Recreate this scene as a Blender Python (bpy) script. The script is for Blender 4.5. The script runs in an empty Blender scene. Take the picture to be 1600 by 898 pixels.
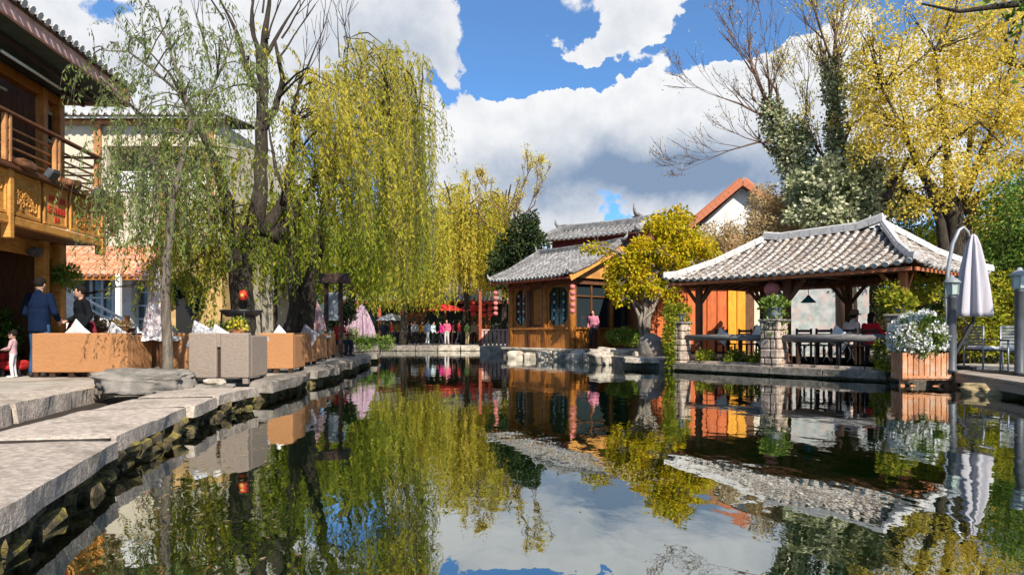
import bpy, bmesh, math, random
import numpy as np
from mathutils import Vector, Matrix, geometry, noise as mnoise

random.seed(11)
RNG = np.random.default_rng(11)
SC = bpy.context.scene
COL = SC.collection
PI = math.pi
R = math.radians

# ------------------------------------------------------------------ camera
F = 1067.0                       # focal length in photograph pixels (1600 wide)
CAM_Z = 0.8
cam = bpy.data.cameras.new("camera")
cam.lens = 24.0
cam.sensor_width = 36.0
cam.shift_y = 71.0 / 1600.0
cam.clip_end = 6000
cam_o = bpy.data.objects.new("camera", cam)
COL.objects.link(cam_o)
cam_o.location = (0, 0, CAM_Z)
cam_o.rotation_euler = (PI / 2, 0, 0)
SC.camera = cam_o

# ------------------------------------------------------------------ light
SUN_DIR = Vector((0.40, -0.92, 0.80)).normalized()      # towards the sun
SUN_EL = math.asin(SUN_DIR.z)
SUN_AZ = math.atan2(SUN_DIR.x, SUN_DIR.y)
sun = bpy.data.lights.new("sun", 'SUN')
sun.energy = 5.0
sun.angle = R(0.5)
sun.color = (1.0, 0.93, 0.82)
sun_o = bpy.data.objects.new("sun", sun)
COL.objects.link(sun_o)
sun_o.location = (0, 0, 40)
sun_o.rotation_euler = (-SUN_DIR).to_track_quat('-Z', 'Y').to_euler()

SC.view_settings.view_transform = 'Standard'
SC.view_settings.look = 'None'
SC.view_settings.exposure = 0.6
SC.view_settings.gamma = 1.0
SC.cycles.use_denoising = True
SC.cycles.max_bounces = 6
SC.cycles.diffuse_bounces = 2
SC.cycles.glossy_bounces = 2
SC.cycles.transmission_bounces = 3
SC.cycles.transparent_max_bounces = 4
SC.cycles.caustics_reflective = False
SC.cycles.caustics_refractive = False
SC.cycles.sample_clamp_indirect = 4.0


class NT:
    """small helper around a node tree"""
    def __init__(self, tree):
        self.t = tree
        self.n = tree.nodes
        self.l = tree.links

    def node(self, kind, **kw):
        n = self.n.new(kind)
        for k, v in kw.items():
            if k == 'ins':
                for i, val in v.items():
                    self.put(n.inputs[i], val)
            else:
                setattr(n, k, v)
        return n

    def put(self, sock, val):
        if hasattr(val, 'is_output') or isinstance(val, bpy.types.NodeSocket):
            self.l.new(val, sock)
        else:
            sock.default_value = val

    def math(self, op, a, b=None, c=None, clamp=False):
        n = self.n.new('ShaderNodeMath')
        n.operation = op
        n.use_clamp = clamp
        self.put(n.inputs[0], a)
        if b is not None:
            self.put(n.inputs[1], b)
        if c is not None:
            self.put(n.inputs[2], c)
        return n.outputs[0]

    def mix(self, fac, a, b, mode='MIX'):
        n = self.n.new('ShaderNodeMix')
        n.data_type = 'RGBA'
        n.blend_type = mode
        self.put(n.inputs[0], fac)
        self.put(n.inputs[6], a)
        self.put(n.inputs[7], b)
        return n.outputs[2]

    def ss(self, x, lo, hi):
        n = self.n.new('ShaderNodeMapRange')
        n.interpolation_type = 'SMOOTHSTEP'
        self.put(n.inputs[0], x)
        n.inputs[1].default_value = lo
        n.inputs[2].default_value = hi
        return n.outputs[0]


def c4(c):
    return (c[0], c[1], c[2], 1.0)


# ------------------------------------------------------------------ sky with cumulus clouds
def build_world():
    w = bpy.data.worlds.new("World")
    SC.world = w
    w.use_nodes = True
    w.cycles.sampling_method = 'MANUAL'
    w.cycles.sample_map_resolution = 512
    N = NT(w.node_tree)
    N.n.clear()
    out = N.node('ShaderNodeOutputWorld')
    bg = N.node('ShaderNodeBackground')
    sky = N.node('ShaderNodeTexSky', sky_type='NISHITA', sun_disc=False)
    sky.sun_elevation = SUN_EL
    sky.sun_rotation = SUN_AZ
    sky.altitude = 2400
    sky.air_density = 1.0
    sky.dust_density = 0.1
    sky.ozone_density = 3.0
    blue = N.mix(1.0, sky.outputs[0], (0.054, 0.107, 0.138, 1), 'MULTIPLY')
    blue = N.mix(0.13, blue, (0.34, 0.38, 0.43, 1))
    tc = N.node('ShaderNodeTexCoord')
    gen = tc.outputs['Generated']
    sep = N.node('ShaderNodeSeparateXYZ', ins={0: gen})
    x, y, z = sep.outputs
    az = N.math('ARCTAN2', x, y)
    el = N.math('ARCSINE', z)
    az0, el0 = az, el
    wn = N.node('ShaderNodeTexNoise', ins={0: gen, 'Scale': 7.0, 'Detail': 9.0, 'Roughness': 0.58})
    ws = N.node('ShaderNodeSeparateColor', ins={0: wn.outputs['Color']})
    az = N.math('ADD', az, N.math('MULTIPLY', N.math('SUBTRACT', ws.outputs[0], 0.5), 0.30))
    el = N.math('ADD', el, N.math('MULTIPLY', N.math('SUBTRACT', ws.outputs[1], 0.5), 0.26))
    # billowing distortion of the lookup direction
    n1 = N.node('ShaderNodeTexNoise', ins={0: gen, 'Scale': 9.0, 'Detail': 8.0, 'Roughness': 0.62})
    n2 = N.node('ShaderNodeTexNoise', ins={0: gen, 'Scale': 3.1, 'Detail': 5.0, 'Roughness': 0.5})
    n3 = N.node('ShaderNodeTexNoise', ins={0: gen, 'Scale': 26.0, 'Detail': 6.0, 'Roughness': 0.65})
    fb = N.math('ADD', N.math('MULTIPLY', N.math('SUBTRACT', n1.outputs[0], 0.5), 1.5),
                N.math('MULTIPLY', N.math('SUBTRACT', n2.outputs[0], 0.48), 1.7))
    fb = N.math('ADD', fb, N.math('MULTIPLY', N.math('SUBTRACT', n3.outputs[0], 0.5), 0.6))
    fb = N.math('ADD', fb, 0.14)  # cover added sky-wide to soften blue ambient; clear blobs below offset it in view

    def blob(px, py, rx, ry, amp, soft=False):
        u = (px - 800) / F
        v = (520 - py) / F
        a0 = math.atan(u)
        e0 = math.atan(v / math.sqrt(1 + u * u))
        da = N.math('DIVIDE', N.math('SUBTRACT', az, a0), rx / F)
        de = N.math('DIVIDE', N.math('SUBTRACT', el, e0), ry / F)
        if soft:
            da = N.math('DIVIDE', N.math('SUBTRACT', N.math('ADD', N.math('MULTIPLY', az0, .6), N.math('MULTIPLY', az, .4)), a0), rx / F)
            de = N.math('DIVIDE', N.math('SUBTRACT', N.math('ADD', N.math('MULTIPLY', el0, .6), N.math('MULTIPLY', el, .4)), e0), ry / F)
        r2 = N.math('ADD', N.math('MULTIPLY', da, da), N.math('MULTIPLY', de, de))
        # quartic-flat gaussian
        g = N.math('EXPONENT', N.math('MULTIPLY', r2 if soft else N.math('MULTIPLY', r2, r2), -0.7))
        return N.math('MULTIPLY', g, amp)

    def total(lst, start=None, soft=False):
        acc = start
        for b in lst:
            v = blob(*b, soft=soft)
            acc = v if acc is None else N.math('ADD', acc, v)
        return acc

    shape = total([
        (820, 235, 175, 100, 1.25), (1010, 205, 170, 120, 1.3), (1180, 170, 170, 135, 1.3), (1340, 200, 130, 120, 0.8),
        (600, 45, 110, 70, 1.3), (740, 75, 24, 34, 0.75), (985, 25, 82, 66, 1.35), (1045, -5, 60, 40, 0.6), (840, 42, 20, 26, 0.42),
        (330, 60, 190, 110, 0.9), (60, 90, 130, 120, 0.8),
        (1100, 315, 120, 34, 0.9), (860, 335, 40, 30, 0.5), (930, 345, 100, 16, 0.35),
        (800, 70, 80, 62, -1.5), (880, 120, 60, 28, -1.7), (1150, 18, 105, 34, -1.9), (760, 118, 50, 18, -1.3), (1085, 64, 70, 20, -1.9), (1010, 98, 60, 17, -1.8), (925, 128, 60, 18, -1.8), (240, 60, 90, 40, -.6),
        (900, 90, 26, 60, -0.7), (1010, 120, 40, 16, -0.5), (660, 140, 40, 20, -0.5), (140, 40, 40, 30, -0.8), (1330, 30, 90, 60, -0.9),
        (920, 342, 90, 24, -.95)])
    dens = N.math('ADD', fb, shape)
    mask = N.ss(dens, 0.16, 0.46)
    # shading of the clouds: flat blue-grey bases, bright billowing tops
    base = total([(990, 290, 210, 40, 0.95), (800, 290, 100, 60, 0.15), (1120, 258, 130, 40, 0.35), (640, 70, 90, 50, 0.3),
                  (960, 30, 70, 50, 0.14), (560, 90, 130, 50, 0.25), (200, 110, 200, 60, 0.16)], soft=True)
    off = N.node('ShaderNodeVectorMath', operation='ADD', ins={0: gen, 1: (0.006, -0.01, 0.022)})
    nu = N.node('ShaderNodeTexNoise', ins={0: off.outputs[0], 'Scale': 9.0, 'Detail': 8.0, 'Roughness': 0.62})
    lump = N.math('MULTIPLY', N.math('SUBTRACT', nu.outputs[0], n1.outputs[0]), 1.0)
    lump = N.math('ADD', lump, N.math('MULTIPLY', N.math('SUBTRACT', n2.outputs[0], 0.52), 0.35))
    thick = N.math('MULTIPLY', N.ss(dens, 0.5, 2.2), 0.10)
    shade = N.math('ADD', N.math('ADD', base, lump), thick, clamp=True)
    cloud = N.mix(shade, (0.625, 0.63, 0.64, 1), (0.165, 0.23, 0.335, 1))
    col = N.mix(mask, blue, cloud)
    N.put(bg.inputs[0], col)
    bg.inputs[1].default_value = 1.0
    N.l.new(bg.outputs[0], out.inputs[0])


build_world()

# ------------------------------------------------------------------ materials
MATS = {}


def new_mat(name):
    m = bpy.data.materials.new(name)
    m.use_nodes = True
    m.node_tree.nodes.clear()
    MATS[name] = m
    return m, NT(m.node_tree)


def M(name, col, col2=None, scale=6.0, rough=0.8, bump=0.3, bscale=30.0, stretch=(1, 1, 1), spec=0.3,
      metal=0.0, var=0.12, dirt=None, dscale=1.5, detail=6.0, bdist=0.02):
    """procedural surface: two-tone grain + large wear patches + fine relief + per-object tone"""
    if name in MATS:
        return MATS[name]
    m, N = new_mat(name)
    out = N.node('ShaderNodeOutputMaterial')
    p = N.node('ShaderNodeBsdfPrincipled')
    tc = N.node('ShaderNodeTexCoord')
    mp = N.node('ShaderNodeMapping', ins={0: tc.outputs['Object']})
    mp.inputs['Scale'].default_value = stretch
    oi = N.node('ShaderNodeObjectInfo')
    off = N.node('ShaderNodeVectorMath', operation='ADD')
    N.l.new(mp.outputs[0], off.inputs[0])
    rv = N.node('ShaderNodeCombineXYZ', ins={0: N.math('MULTIPLY', oi.outputs['Random'], 37.0), 1: N.math('MULTIPLY', oi.outputs['Random'], 91.0), 2: 0.0})
    N.l.new(rv.outputs[0], off.inputs[1])
    v = off.outputs[0]
    n1 = N.node('ShaderNodeTexNoise', ins={0: v, 'Scale': scale, 'Detail': detail, 'Roughness': 0.6})
    if col2 is None:
        col2 = tuple(c * 0.68 for c in col)
    f1 = N.ss(n1.outputs[0], 0.32, 0.68)
    c = N.mix(f1, c4(col), c4(col2))
    n2 = N.node('ShaderNodeTexNoise', ins={0: tc.outputs['Object'], 'Scale': dscale, 'Detail': 5.0, 'Roughness': 0.65})
    if dirt is not None:
        c = N.mix(N.math('MULTIPLY', N.ss(n2.outputs[0], 0.48, 0.66), 0.75), c, c4(dirt))
    hsv = N.node('ShaderNodeHueSaturation', ins={'Color': c})
    val = N.math('ADD', 1.0 - var, N.math('MULTIPLY', oi.outputs['Random'], 2 * var))
    N.l.new(val, hsv.inputs['Value'])
    N.l.new(hsv.outputs[0], p.inputs['Base Color'])
    p.inputs['Roughness'].default_value = rough
    p.inputs['Specular IOR Level'].default_value = spec
    p.inputs['Metallic'].default_value = metal
    if bump > 0:
        n3 = N.node('ShaderNodeTexNoise', ins={0: v, 'Scale': bscale, 'Detail': 5.0, 'Roughness': 0.6})
        b = N.node('ShaderNodeBump', ins={'Strength': bump, 'Distance': bdist, 'Height': n3.outputs[0]})
        N.l.new(b.outputs[0], p.inputs['Normal'])
    N.l.new(p.outputs[0], out.inputs[0])
    return m


def leaf_mat(name, cols, trans=0.42, sat=1.0):
    """foliage: colour by a per-leaf value, light passes through"""
    m, N = new_mat(name)
    out = N.node('ShaderNodeOutputMaterial')
    at = N.node('ShaderNodeAttribute', attribute_name='var')
    ramp = N.node('ShaderNodeValToRGB')
    N.l.new(at.outputs['Fac'], ramp.inputs[0])
    cr = ramp.color_ramp
    while len(cr.elements) < len(cols):
        cr.elements.new(0.5)
    for i, c in enumerate(cols):
        cr.elements[i].position = i / (len(cols) - 1)
        cr.elements[i].color = c4(c)
    d = N.node('ShaderNodeBsdfDiffuse', ins={0: ramp.outputs[0]})
    t = N.node('ShaderNodeBsdfTranslucent', ins={0: ramp.outputs[0]})
    mx = N.node('ShaderNodeMixShader', ins={0: trans, 1: d.outputs[0], 2: t.outputs[0]})
    N.l.new(mx.outputs[0], out.inputs[0])
    return m


def glass_mat(name, col=(0.02, 0.03, 0.035), rough=0.08):
    if name in MATS:
        return MATS[name]
    m, N = new_mat(name)
    out = N.node('ShaderNodeOutputMaterial')
    p = N.node('ShaderNodeBsdfPrincipled')
    p.inputs['Base Color'].default_value = c4(col)
    p.inputs['Roughness'].default_value = rough
    p.inputs['Specular IOR Level'].default_value = 0.6
    tc = N.node('ShaderNodeTexCoord')
    n = N.node('ShaderNodeTexNoise', ins={0: tc.outputs['Object'], 'Scale': 2.5})
    b = N.node('ShaderNodeBump', ins={'Strength': 0.15, 'Distance': 0.02, 'Height': n.outputs[0]})
    N.l.new(b.outputs[0], p.inputs['Normal'])
    N.l.new(p.outputs[0], out.inputs[0])
    return m


def water_mat():
    m, N = new_mat('pond_water')
    out = N.node('ShaderNodeOutputMaterial')
    tc = N.node('ShaderNodeTexCoord')
    mp = N.node('ShaderNodeMapping', ins={0: tc.outputs['Object']})
    mp.inputs['Scale'].default_value = (1.0, 0.55, 1.0)
    a = N.node('ShaderNodeTexNoise', ins={0: mp.outputs[0], 'Scale': 2.2, 'Detail': 2.0, 'Roughness': 0.5, 'Distortion': 0.4})
    b = N.node('ShaderNodeTexNoise', ins={0: mp.outputs[0], 'Scale': 9.0, 'Detail': 2.0, 'Roughness': 0.5})
    big = N.node('ShaderNodeTexNoise', ins={0: mp.outputs[0], 'Scale': 0.25, 'Detail': 1.0})
    h = N.math('ADD', a.outputs[0], N.math('MULTIPLY', b.outputs[0], 0.16))
    h = N.math('MULTIPLY', h, N.math('ADD', 0.35, big.outputs[0]))
    bp = N.node('ShaderNodeBump', ins={'Strength': 0.20, 'Distance': 0.03, 'Height': h})
    fr = N.node('ShaderNodeFresnel', ins={0: 1.5})
    fac = N.math('ADD', N.math('MULTIPLY', N.math('POWER', fr.outputs[0], 0.5), 0.86), 0.12, clamp=True)
    gl = N.node('ShaderNodeBsdfGlossy', ins={0: (0.93, 0.96, 0.95, 1), 'Roughness': 0.012})
    N.l.new(bp.outputs[0], gl.inputs['Normal'])
    tr = N.node('ShaderNodeBsdfTransparent', ins={0: (0.50, 0.72, 0.42, 1)})
    mx = N.node('ShaderNodeMixShader', ins={0: fac, 1: tr.outputs[0], 2: gl.outputs[0]})
    N.l.new(mx.outputs[0], out.inputs[0])
    return m


# ------------------------------------------------------------------ object helpers
def tag(o, label=None, cat=None, group=None, kind=None):
    if label:
        o['label'] = label
    if cat:
        o['category'] = cat
    if group:
        o['group'] = group
    if kind:
        o['kind'] = kind
    return o


def thing(name, label, cat, loc=(0, 0, 0), rz=0.0, group=None, kind=None):
    o = bpy.data.objects.new(name, None)
    o.empty_display_size = 0.2
    COL.objects.link(o)
    o.location = loc
    o.rotation_euler = (0, 0, rz)
    tag(o, label, cat, group, kind)
    return o


def copy_tree(o, parent=None):
    c = o.copy()
    COL.objects.link(c)
    c.parent = parent
    for ch in [k for k in o.children]:
        copy_tree(ch, c)
    return c


def P(px, py, Y):
    """point of the place seen at photograph pixel (px,py) at depth Y"""
    return Vector(((px - 800) / F * Y, Y, CAM_Z + (520 - py) / F * Y))


class MB:
    def __init__(self):
        self.v = []
        self.f = []

    def add(self, vs, fs):
        n = len(self.v)
        self.v += [tuple(p) for p in vs]
        self.f += [tuple(i + n for i in f) for f in fs]
        return self

    BOXF = [(0, 3, 2, 1), (4, 5, 6, 7), (0, 1, 5, 4), (1, 2, 6, 5), (2, 3, 7, 6), (3, 0, 4, 7)]

    def box(self, x0, x1, y0, y1, z0, z1, mat=None):
        vs = [Vector(p) for p in ((x0, y0, z0), (x1, y0, z0), (x1, y1, z0), (x0, y1, z0), (x0, y0, z1), (x1, y0, z1), (x1, y1, z1), (x0, y1, z1))]
        if mat is not None:
            vs = [mat @ p for p in vs]
        return self.add(vs, MB.BOXF)

    def cbox(self, c, s, rz=0.0, rx=0.0, ry=0.0):
        m = Matrix.Translation(c) @ Matrix.Rotation(rz, 4, 'Z') @ Matrix.Rotation(ry, 4, 'Y') @ Matrix.Rotation(rx, 4, 'X')
        return self.box(-s[0] / 2, s[0] / 2, -s[1] / 2, s[1] / 2, -s[2] / 2, s[2] / 2, m)

    def bar(self, a, b, w, h=None, up=(0, 0, 1)):
        """box beam from a to b"""
        a = Vector(a)
        b = Vector(b)
        h = h or w
        d = (b - a).normalized()
        up = Vector(up)
        if abs(d.dot(up)) > 0.97:
            up = Vector((0, 1, 0))
        s = d.cross(up).normalized() * (w / 2)
        u = s.cross(d).normalized() * (h / 2)
        vs = [a - s - u, a + s - u, a + s + u, a - s + u, b - s - u, b + s - u, b + s + u, b - s + u]
        return self.add(vs, [(0, 1, 2, 3), (7, 6, 5, 4), (4, 5, 1, 0), (5, 6, 2, 1), (6, 7, 3, 2), (7, 4, 0, 3)])

    def tube(self, pts, rad, n=8, cap=True):
        pts = [Vector(p) for p in pts]
        if not hasattr(rad, '__len__'):
            rad = [rad] * len(pts)
        rings = []
        prev = None
        for i, p in enumerate(pts):
            a = pts[max(i - 1, 0)]
            b = pts[min(i + 1, len(pts) - 1)]
            d = (b - a)
            if d.length < 1e-9:
                d = Vector((0, 0, 1))
            d.normalize()
            if prev is None:
                s = d.cross(Vector((0.31, 0.95, 0.05)))
                if s.length < 0.05:
                    s = d.cross(Vector((1, 0, 0)))
            else:
                s = prev - d * prev.dot(d)
                if s.length < 1e-6:
                    s = d.cross(Vector((1, 0, 0)))
            s.normalize()
            prev = s
            t = d.cross(s)
            rings.append([p + (s * math.cos(2 * PI * k / n) + t * math.sin(2 * PI * k / n)) * rad[i] for k in range(n)])
        vs = [q for r in rings for q in r]
        fs = []
        for i in range(len(rings) - 1):
            for k in range(n):
                k2 = (k + 1) % n
                fs.append((i * n + k, i * n + k2, (i + 1) * n + k2, (i + 1) * n + k))
        if cap:
            fs.append(tuple(range(n - 1, -1, -1)))
            m = (len(rings) - 1) * n
            fs.append(tuple(m + k for k in range(n)))
        return self.add(vs, fs)

    def lathe(self, prof, n=16, c=(0, 0, 0), fold=0.0, folds=8, sx=1.0, sy=1.0):
        """profile of (r,z); fold pleats the radius"""
        vs = []
        for r, z in prof:
            for k in range(n):
                a = 2 * PI * k / n
                rr = r * (1 + fold * math.cos(folds * a))
                vs.append((c[0] + rr * math.cos(a) * sx, c[1] + rr * math.sin(a) * sy, c[2] + z))
        fs = []
        for i in range(len(prof) - 1):
            for k in range(n):
                k2 = (k + 1) % n
                fs.append((i * n + k, i * n + k2, (i + 1) * n + k2, (i + 1) * n + k))
        fs.append(tuple(range(n - 1, -1, -1)))
        m = (len(prof) - 1) * n
        fs.append(tuple(m + k for k in range(n)))
        return self.add(vs, fs)

    def prism(self, poly, z0, z1):
        n = len(poly)
        vs = [(p[0], p[1], z0) for p in poly] + [(p[0], p[1], z1) for p in poly]
        fs = [tuple(range(n - 1, -1, -1)), tuple(range(n, 2 * n))]
        for k in range(n):
            k2 = (k + 1) % n
            fs.append((k, k2, n + k2, n + k))
        return self.add(vs, fs)

    def ball(self, c, r, sub=2, s=(1, 1, 1)):
        bm = bmesh.new()
        bmesh.ops.create_icosphere(bm, subdivisions=sub, radius=1.0)
        bm.verts.ensure_lookup_table()
        vs = [(c[0] + v.co.x * r * s[0], c[1] + v.co.y * r * s[1], c[2] + v.co.z * r * s[2]) for v in bm.verts]
        fs = [tuple(v.index for v in f.verts) for f in bm.faces]
        bm.free()
        return self.add(vs, fs)

    def mesh(self, name):
        me = bpy.data.meshes.new(name)
        me.from_pydata(self.v, [], self.f)
        me.update()
        return me

    def build(self, name, mat, parent=None, smooth=False, bevel=0.0, loc=None, rz=0.0, seg=1, flat_angle=None):
        me = self.mesh(name)
        return link(name, me, mat, parent, smooth, bevel, loc, rz, seg)


def link(name, me, mat, parent=None, smooth=False, bevel=0.0, loc=None, rz=0.0, seg=1):
    if mat is not None and len(me.materials) == 0:
        me.materials.append(mat if not isinstance(mat, str) else MATS[mat])
    if smooth:
        me.polygons.foreach_set('use_smooth', [True] * len(me.polygons))
    o = bpy.data.objects.new(name, me)
    COL.objects.link(o)
    if parent is not None:
        o.parent = parent
    if loc is not None:
        o.location = loc
    if rz:
        o.rotation_euler = (0, 0, rz)
    if bevel > 0:
        b = o.modifiers.new('bevel', 'BEVEL')
        b.width = bevel
        b.segments = seg
        b.limit_method = 'ANGLE'
        b.angle_limit = R(40)
    return o


def np_mesh(name, V, Q, var=None):
    """quads from numpy arrays"""
    me = bpy.data.meshes.new(name)
    V = np.ascontiguousarray(V, dtype=np.float32)
    Q = np.ascontiguousarray(Q, dtype=np.int32)
    me.vertices.add(len(V))
    me.vertices.foreach_set('co', V.ravel())
    k = Q.shape[1]
    me.loops.add(Q.size)
    me.loops.foreach_set('vertex_index', Q.ravel())
    me.polygons.add(len(Q))
    me.polygons.foreach_set('loop_start', np.arange(0, Q.size, k, dtype=np.int32))
    if var is not None:
        a = me.attributes.new('var', 'FLOAT', 'FACE')
        a.data.foreach_set('value', np.ascontiguousarray(var, dtype=np.float32))
    me.update(calc_edges=True)
    return me


def leaf_cloud(name, Pt, Ax, L, W, mat, parent, var=None, droop=0.0):
    """one diamond blade per point: Pt base, Ax axis, L length, W width"""
    n = len(Pt)
    Pt = np.asarray(Pt, dtype=np.float64)
    Ax = np.asarray(Ax, dtype=np.float64)
    Ax = Ax / (np.linalg.norm(Ax, axis=1, keepdims=True) + 1e-9)
    Rn = RNG.normal(size=(n, 3))
    S = np.cross(Ax, Rn)
    S /= (np.linalg.norm(S, axis=1, keepdims=True) + 1e-9)
    L = np.broadcast_to(np.asarray(L, dtype=np.float64), (n,))[:, None]
    W = np.broadcast_to(np.asarray(W, dtype=np.float64), (n,))[:, None]
    V = np.empty((n, 4, 3))
    V[:, 0] = Pt
    V[:, 1] = Pt + Ax * L * 0.5 + S * W * 0.5
    V[:, 2] = Pt + Ax * L
    V[:, 2, 2] -= droop * L[:, 0]
    V[:, 3] = Pt + Ax * L * 0.5 - S * W * 0.5
    Q = np.arange(n * 4).reshape(n, 4)
    if var is None:
        var = RNG.random(n)
    me = np_mesh(name, V.reshape(-1, 3), Q, np.clip(var, 0, 1))
    return link(name, me, mat, parent)


def rock_mesh(name, sx, sy, sz, seed, sub=4, rough=0.28, flat=0.55):
    bm = bmesh.new()
    bmesh.ops.create_icosphere(bm, subdivisions=sub, radius=1.0)
    o = Vector((seed * 7.13, seed * 3.7, seed * 1.9))
    for v in bm.verts:
        p = v.co.copy()
        # flatten into facets
        q = Vector((math.copysign(abs(p.x) ** flat, p.x), math.copysign(abs(p.y) ** flat, p.y), math.copysign(abs(p.z) ** flat, p.z)))
        n = mnoise.noise(p * 1.3 + o) * rough * 1.2 + mnoise.noise(p * 3.1 + o) * rough * 0.5 + mnoise.noise(p * 7 + o) * rough * 0.26 + mnoise.noise(p * 15 + o) * rough * 0.10
        q = q.normalized() * (q.length * 0.75 + 0.25) * (1 + n)
        v.co = Vector((q.x * sx, q.y * sy, q.z * sz))
    me = bpy.data.meshes.new(name)
    bm.to_mesh(me)
    bm.free()
    return me


def rough_slab(name, poly, z0, z1, seed, mat, parent=None, amp=0.03, cell=0.12):
    """stone slab over a polygon (4 corners) with chipped uneven edges"""
    a, b, c, d = [Vector((p[0], p[1], 0)) for p in poly]
    nu = max(3, int(((b - a).length + (c - d).length) / 2 / cell))
    nv = max(3, int(((d - a).length + (c - b).length) / 2 / cell))
    nu, nv = min(nu, 26), min(nv, 26)
    vs, fs = [], []
    o = Vector((seed * 3.3, seed * 9.1, 0.5))
    for lay in (1, 0):
        for j in range(nv + 1):
            for i in range(nu + 1):
                u, v = i / nu, j / nv
                p = (a * (1 - u) + b * u) * (1 - v) + (d * (1 - u) + c * u) * v
                edge = min(u, 1 - u, v, 1 - v)
                k = mnoise.noise_vector(p * 2.2 + o + Vector((0, 0, lay * 0.8)))
                k2 = mnoise.noise(p * 7 + o)
                q = p.copy()
                if edge < 1e-6:
                    cen = (a + b + c + d) / 4
                    q += Vector((k.x, k.y, 0)) * amp * 1.4 + (cen - p).normalized() * (abs(k2) * amp * 1.1)
                z = z1 if lay else z0
                z += k.z * amp * 0.35 - (amp * 0.5 if (lay and edge < 1e-6) else 0)
                vs.append((q.x, q.y, z))
    m = (nu + 1) * (nv + 1)
    for j in range(nv):
        for i in range(nu):
            q = j * (nu + 1) + i
            fs.append((q, q + 1, q + nu + 2, q + nu + 1))
            fs.append((m + q + nu + 1, m + q + nu + 2, m + q + 1, m + q))
    rim = [i for i in range(nu + 1)] + [(j + 1) * (nu + 1) - 1 for j in range(1, nv + 1)] + \
          [nv * (nu + 1) + i for i in range(nu - 1, -1, -1)] + [j * (nu + 1) for j in range(nv - 1, 0, -1)]
    for k in range(len(rim)):
        r0, r1 = rim[k], rim[(k + 1) % len(rim)]
        fs.append((r1, r0, m + r0, m + r1))
    mb = MB()
    mb.v, mb.f = vs, fs
    ob = mb.build(name, mat, parent)
    return ob

# ------------------------------------------------------------------ palette
M('paving', (0.46, 0.41, 0.35), (0.30, 0.27, 0.23), scale=3, rough=0.9, bump=0.5, bscale=18, dirt=(0.17, 0.15, 0.12), dscale=0.8)
M('slab_stone', (0.60, 0.50, 0.41), (0.33, 0.275, 0.225), scale=16, rough=0.92, bump=1.0, bscale=42, var=0.12, dirt=(0.24, 0.20, 0.155), dscale=1.9, detail=9)
M('edge_stone', (0.33, 0.29, 0.24), (0.15, 0.13, 0.11), scale=6, rough=0.92, bump=1.0, bscale=22, var=0.18, dirt=(0.10, 0.09, 0.06), dscale=2.2, detail=9)
M('grey_rock', (0.27, 0.24, 0.205), (0.15, 0.135, 0.118), scale=4, rough=0.9, bump=1.0, bscale=16, var=0.12, dirt=(0.12, 0.11, 0.09), dscale=2.0, detail=9)
M('pale_rock', (0.60, 0.52, 0.42), (0.36, 0.31, 0.25), scale=4, rough=0.9, bump=1.0, bscale=16, var=0.15, dirt=(0.2, 0.17, 0.12), dscale=2.5, detail=9)
M('tan_rock', (0.42, 0.31, 0.16), (0.22, 0.16, 0.08), scale=4, rough=0.9, bump=1.0, bscale=16, dirt=(0.15, 0.12, 0.05), dscale=3)
M('moss_stone', (0.14, 0.105, 0.05), (0.035, 0.03, 0.02), scale=11, rough=0.95, bump=1.0, bscale=25, var=0.3, dirt=(0.26, 0.21, 0.03), dscale=7)
M('pillar_stone', (0.56, 0.44, 0.35), (0.28, 0.21, 0.165), scale=10, rough=0.9, bump=0.8, bscale=30, var=0.22)
M('pond_bed', (0.12, 0.22, 0.075), (0.06, 0.15, 0.05), scale=1.2, rough=1.0, bump=0.4, bscale=6, dirt=(0.22, 0.19, 0.06), dscale=0.4)
M('plaster_cream', (0.62, 0.55, 0.42), (0.52, 0.46, 0.345), scale=2, rough=0.9, bump=0.15, dirt=(0.46, 0.42, 0.34), dscale=0.7)
M('plaster_white', (0.78, 0.77, 0.73), (0.66, 0.65, 0.62), scale=2, rough=0.9, bump=0.15, dirt=(0.5, 0.48, 0.44), dscale=0.9)
M('plaster_ochre', (0.55, 0.36, 0.15), (0.42, 0.27, 0.11), scale=3, rough=0.9, bump=0.2, dirt=(0.3, 0.2, 0.1), dscale=0.9)
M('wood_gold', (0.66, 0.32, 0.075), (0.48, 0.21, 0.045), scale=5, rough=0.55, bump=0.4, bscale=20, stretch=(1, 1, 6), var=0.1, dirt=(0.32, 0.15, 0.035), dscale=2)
M('wood_gold_h', (0.68, 0.335, 0.08), (0.48, 0.21, 0.045), scale=5, rough=0.55, bump=0.4, bscale=20, stretch=(1, 6, 6), var=0.1, dirt=(0.34, 0.16, 0.04), dscale=2)
M('wood_orange', (0.52, 0.20, 0.035), (0.33, 0.11, 0.02), scale=5, rough=0.5, bump=0.35, bscale=20, stretch=(4, 4, 0.8), var=0.12, dirt=(0.22, 0.075, 0.02), dscale=2)
M('wood_rail', (0.52, 0.255, 0.10), (0.36, 0.16, 0.06), scale=5, rough=0.5, bump=0.3, bscale=20, stretch=(1, 1, 1), var=0.12)
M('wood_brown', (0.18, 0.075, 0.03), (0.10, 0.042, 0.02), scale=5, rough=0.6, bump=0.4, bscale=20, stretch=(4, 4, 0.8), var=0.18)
M('wood_dark', (0.055, 0.028, 0.016), (0.03, 0.016, 0.01), scale=5, rough=0.7, bump=0.4, bscale=20, stretch=(4, 4, 0.8), var=0.2)
M('wood_red', (0.36, 0.085, 0.035), (0.22, 0.05, 0.025), scale=5, rough=0.55, bump=0.3, bscale=20, stretch=(4, 4, 0.8), var=0.15)
M('wood_post', (0.21, 0.085, 0.04), (0.12, 0.05, 0.028), scale=5, rough=0.7, bump=0.6, bscale=20, stretch=(4, 4, 0.8), var=0.2)
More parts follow.
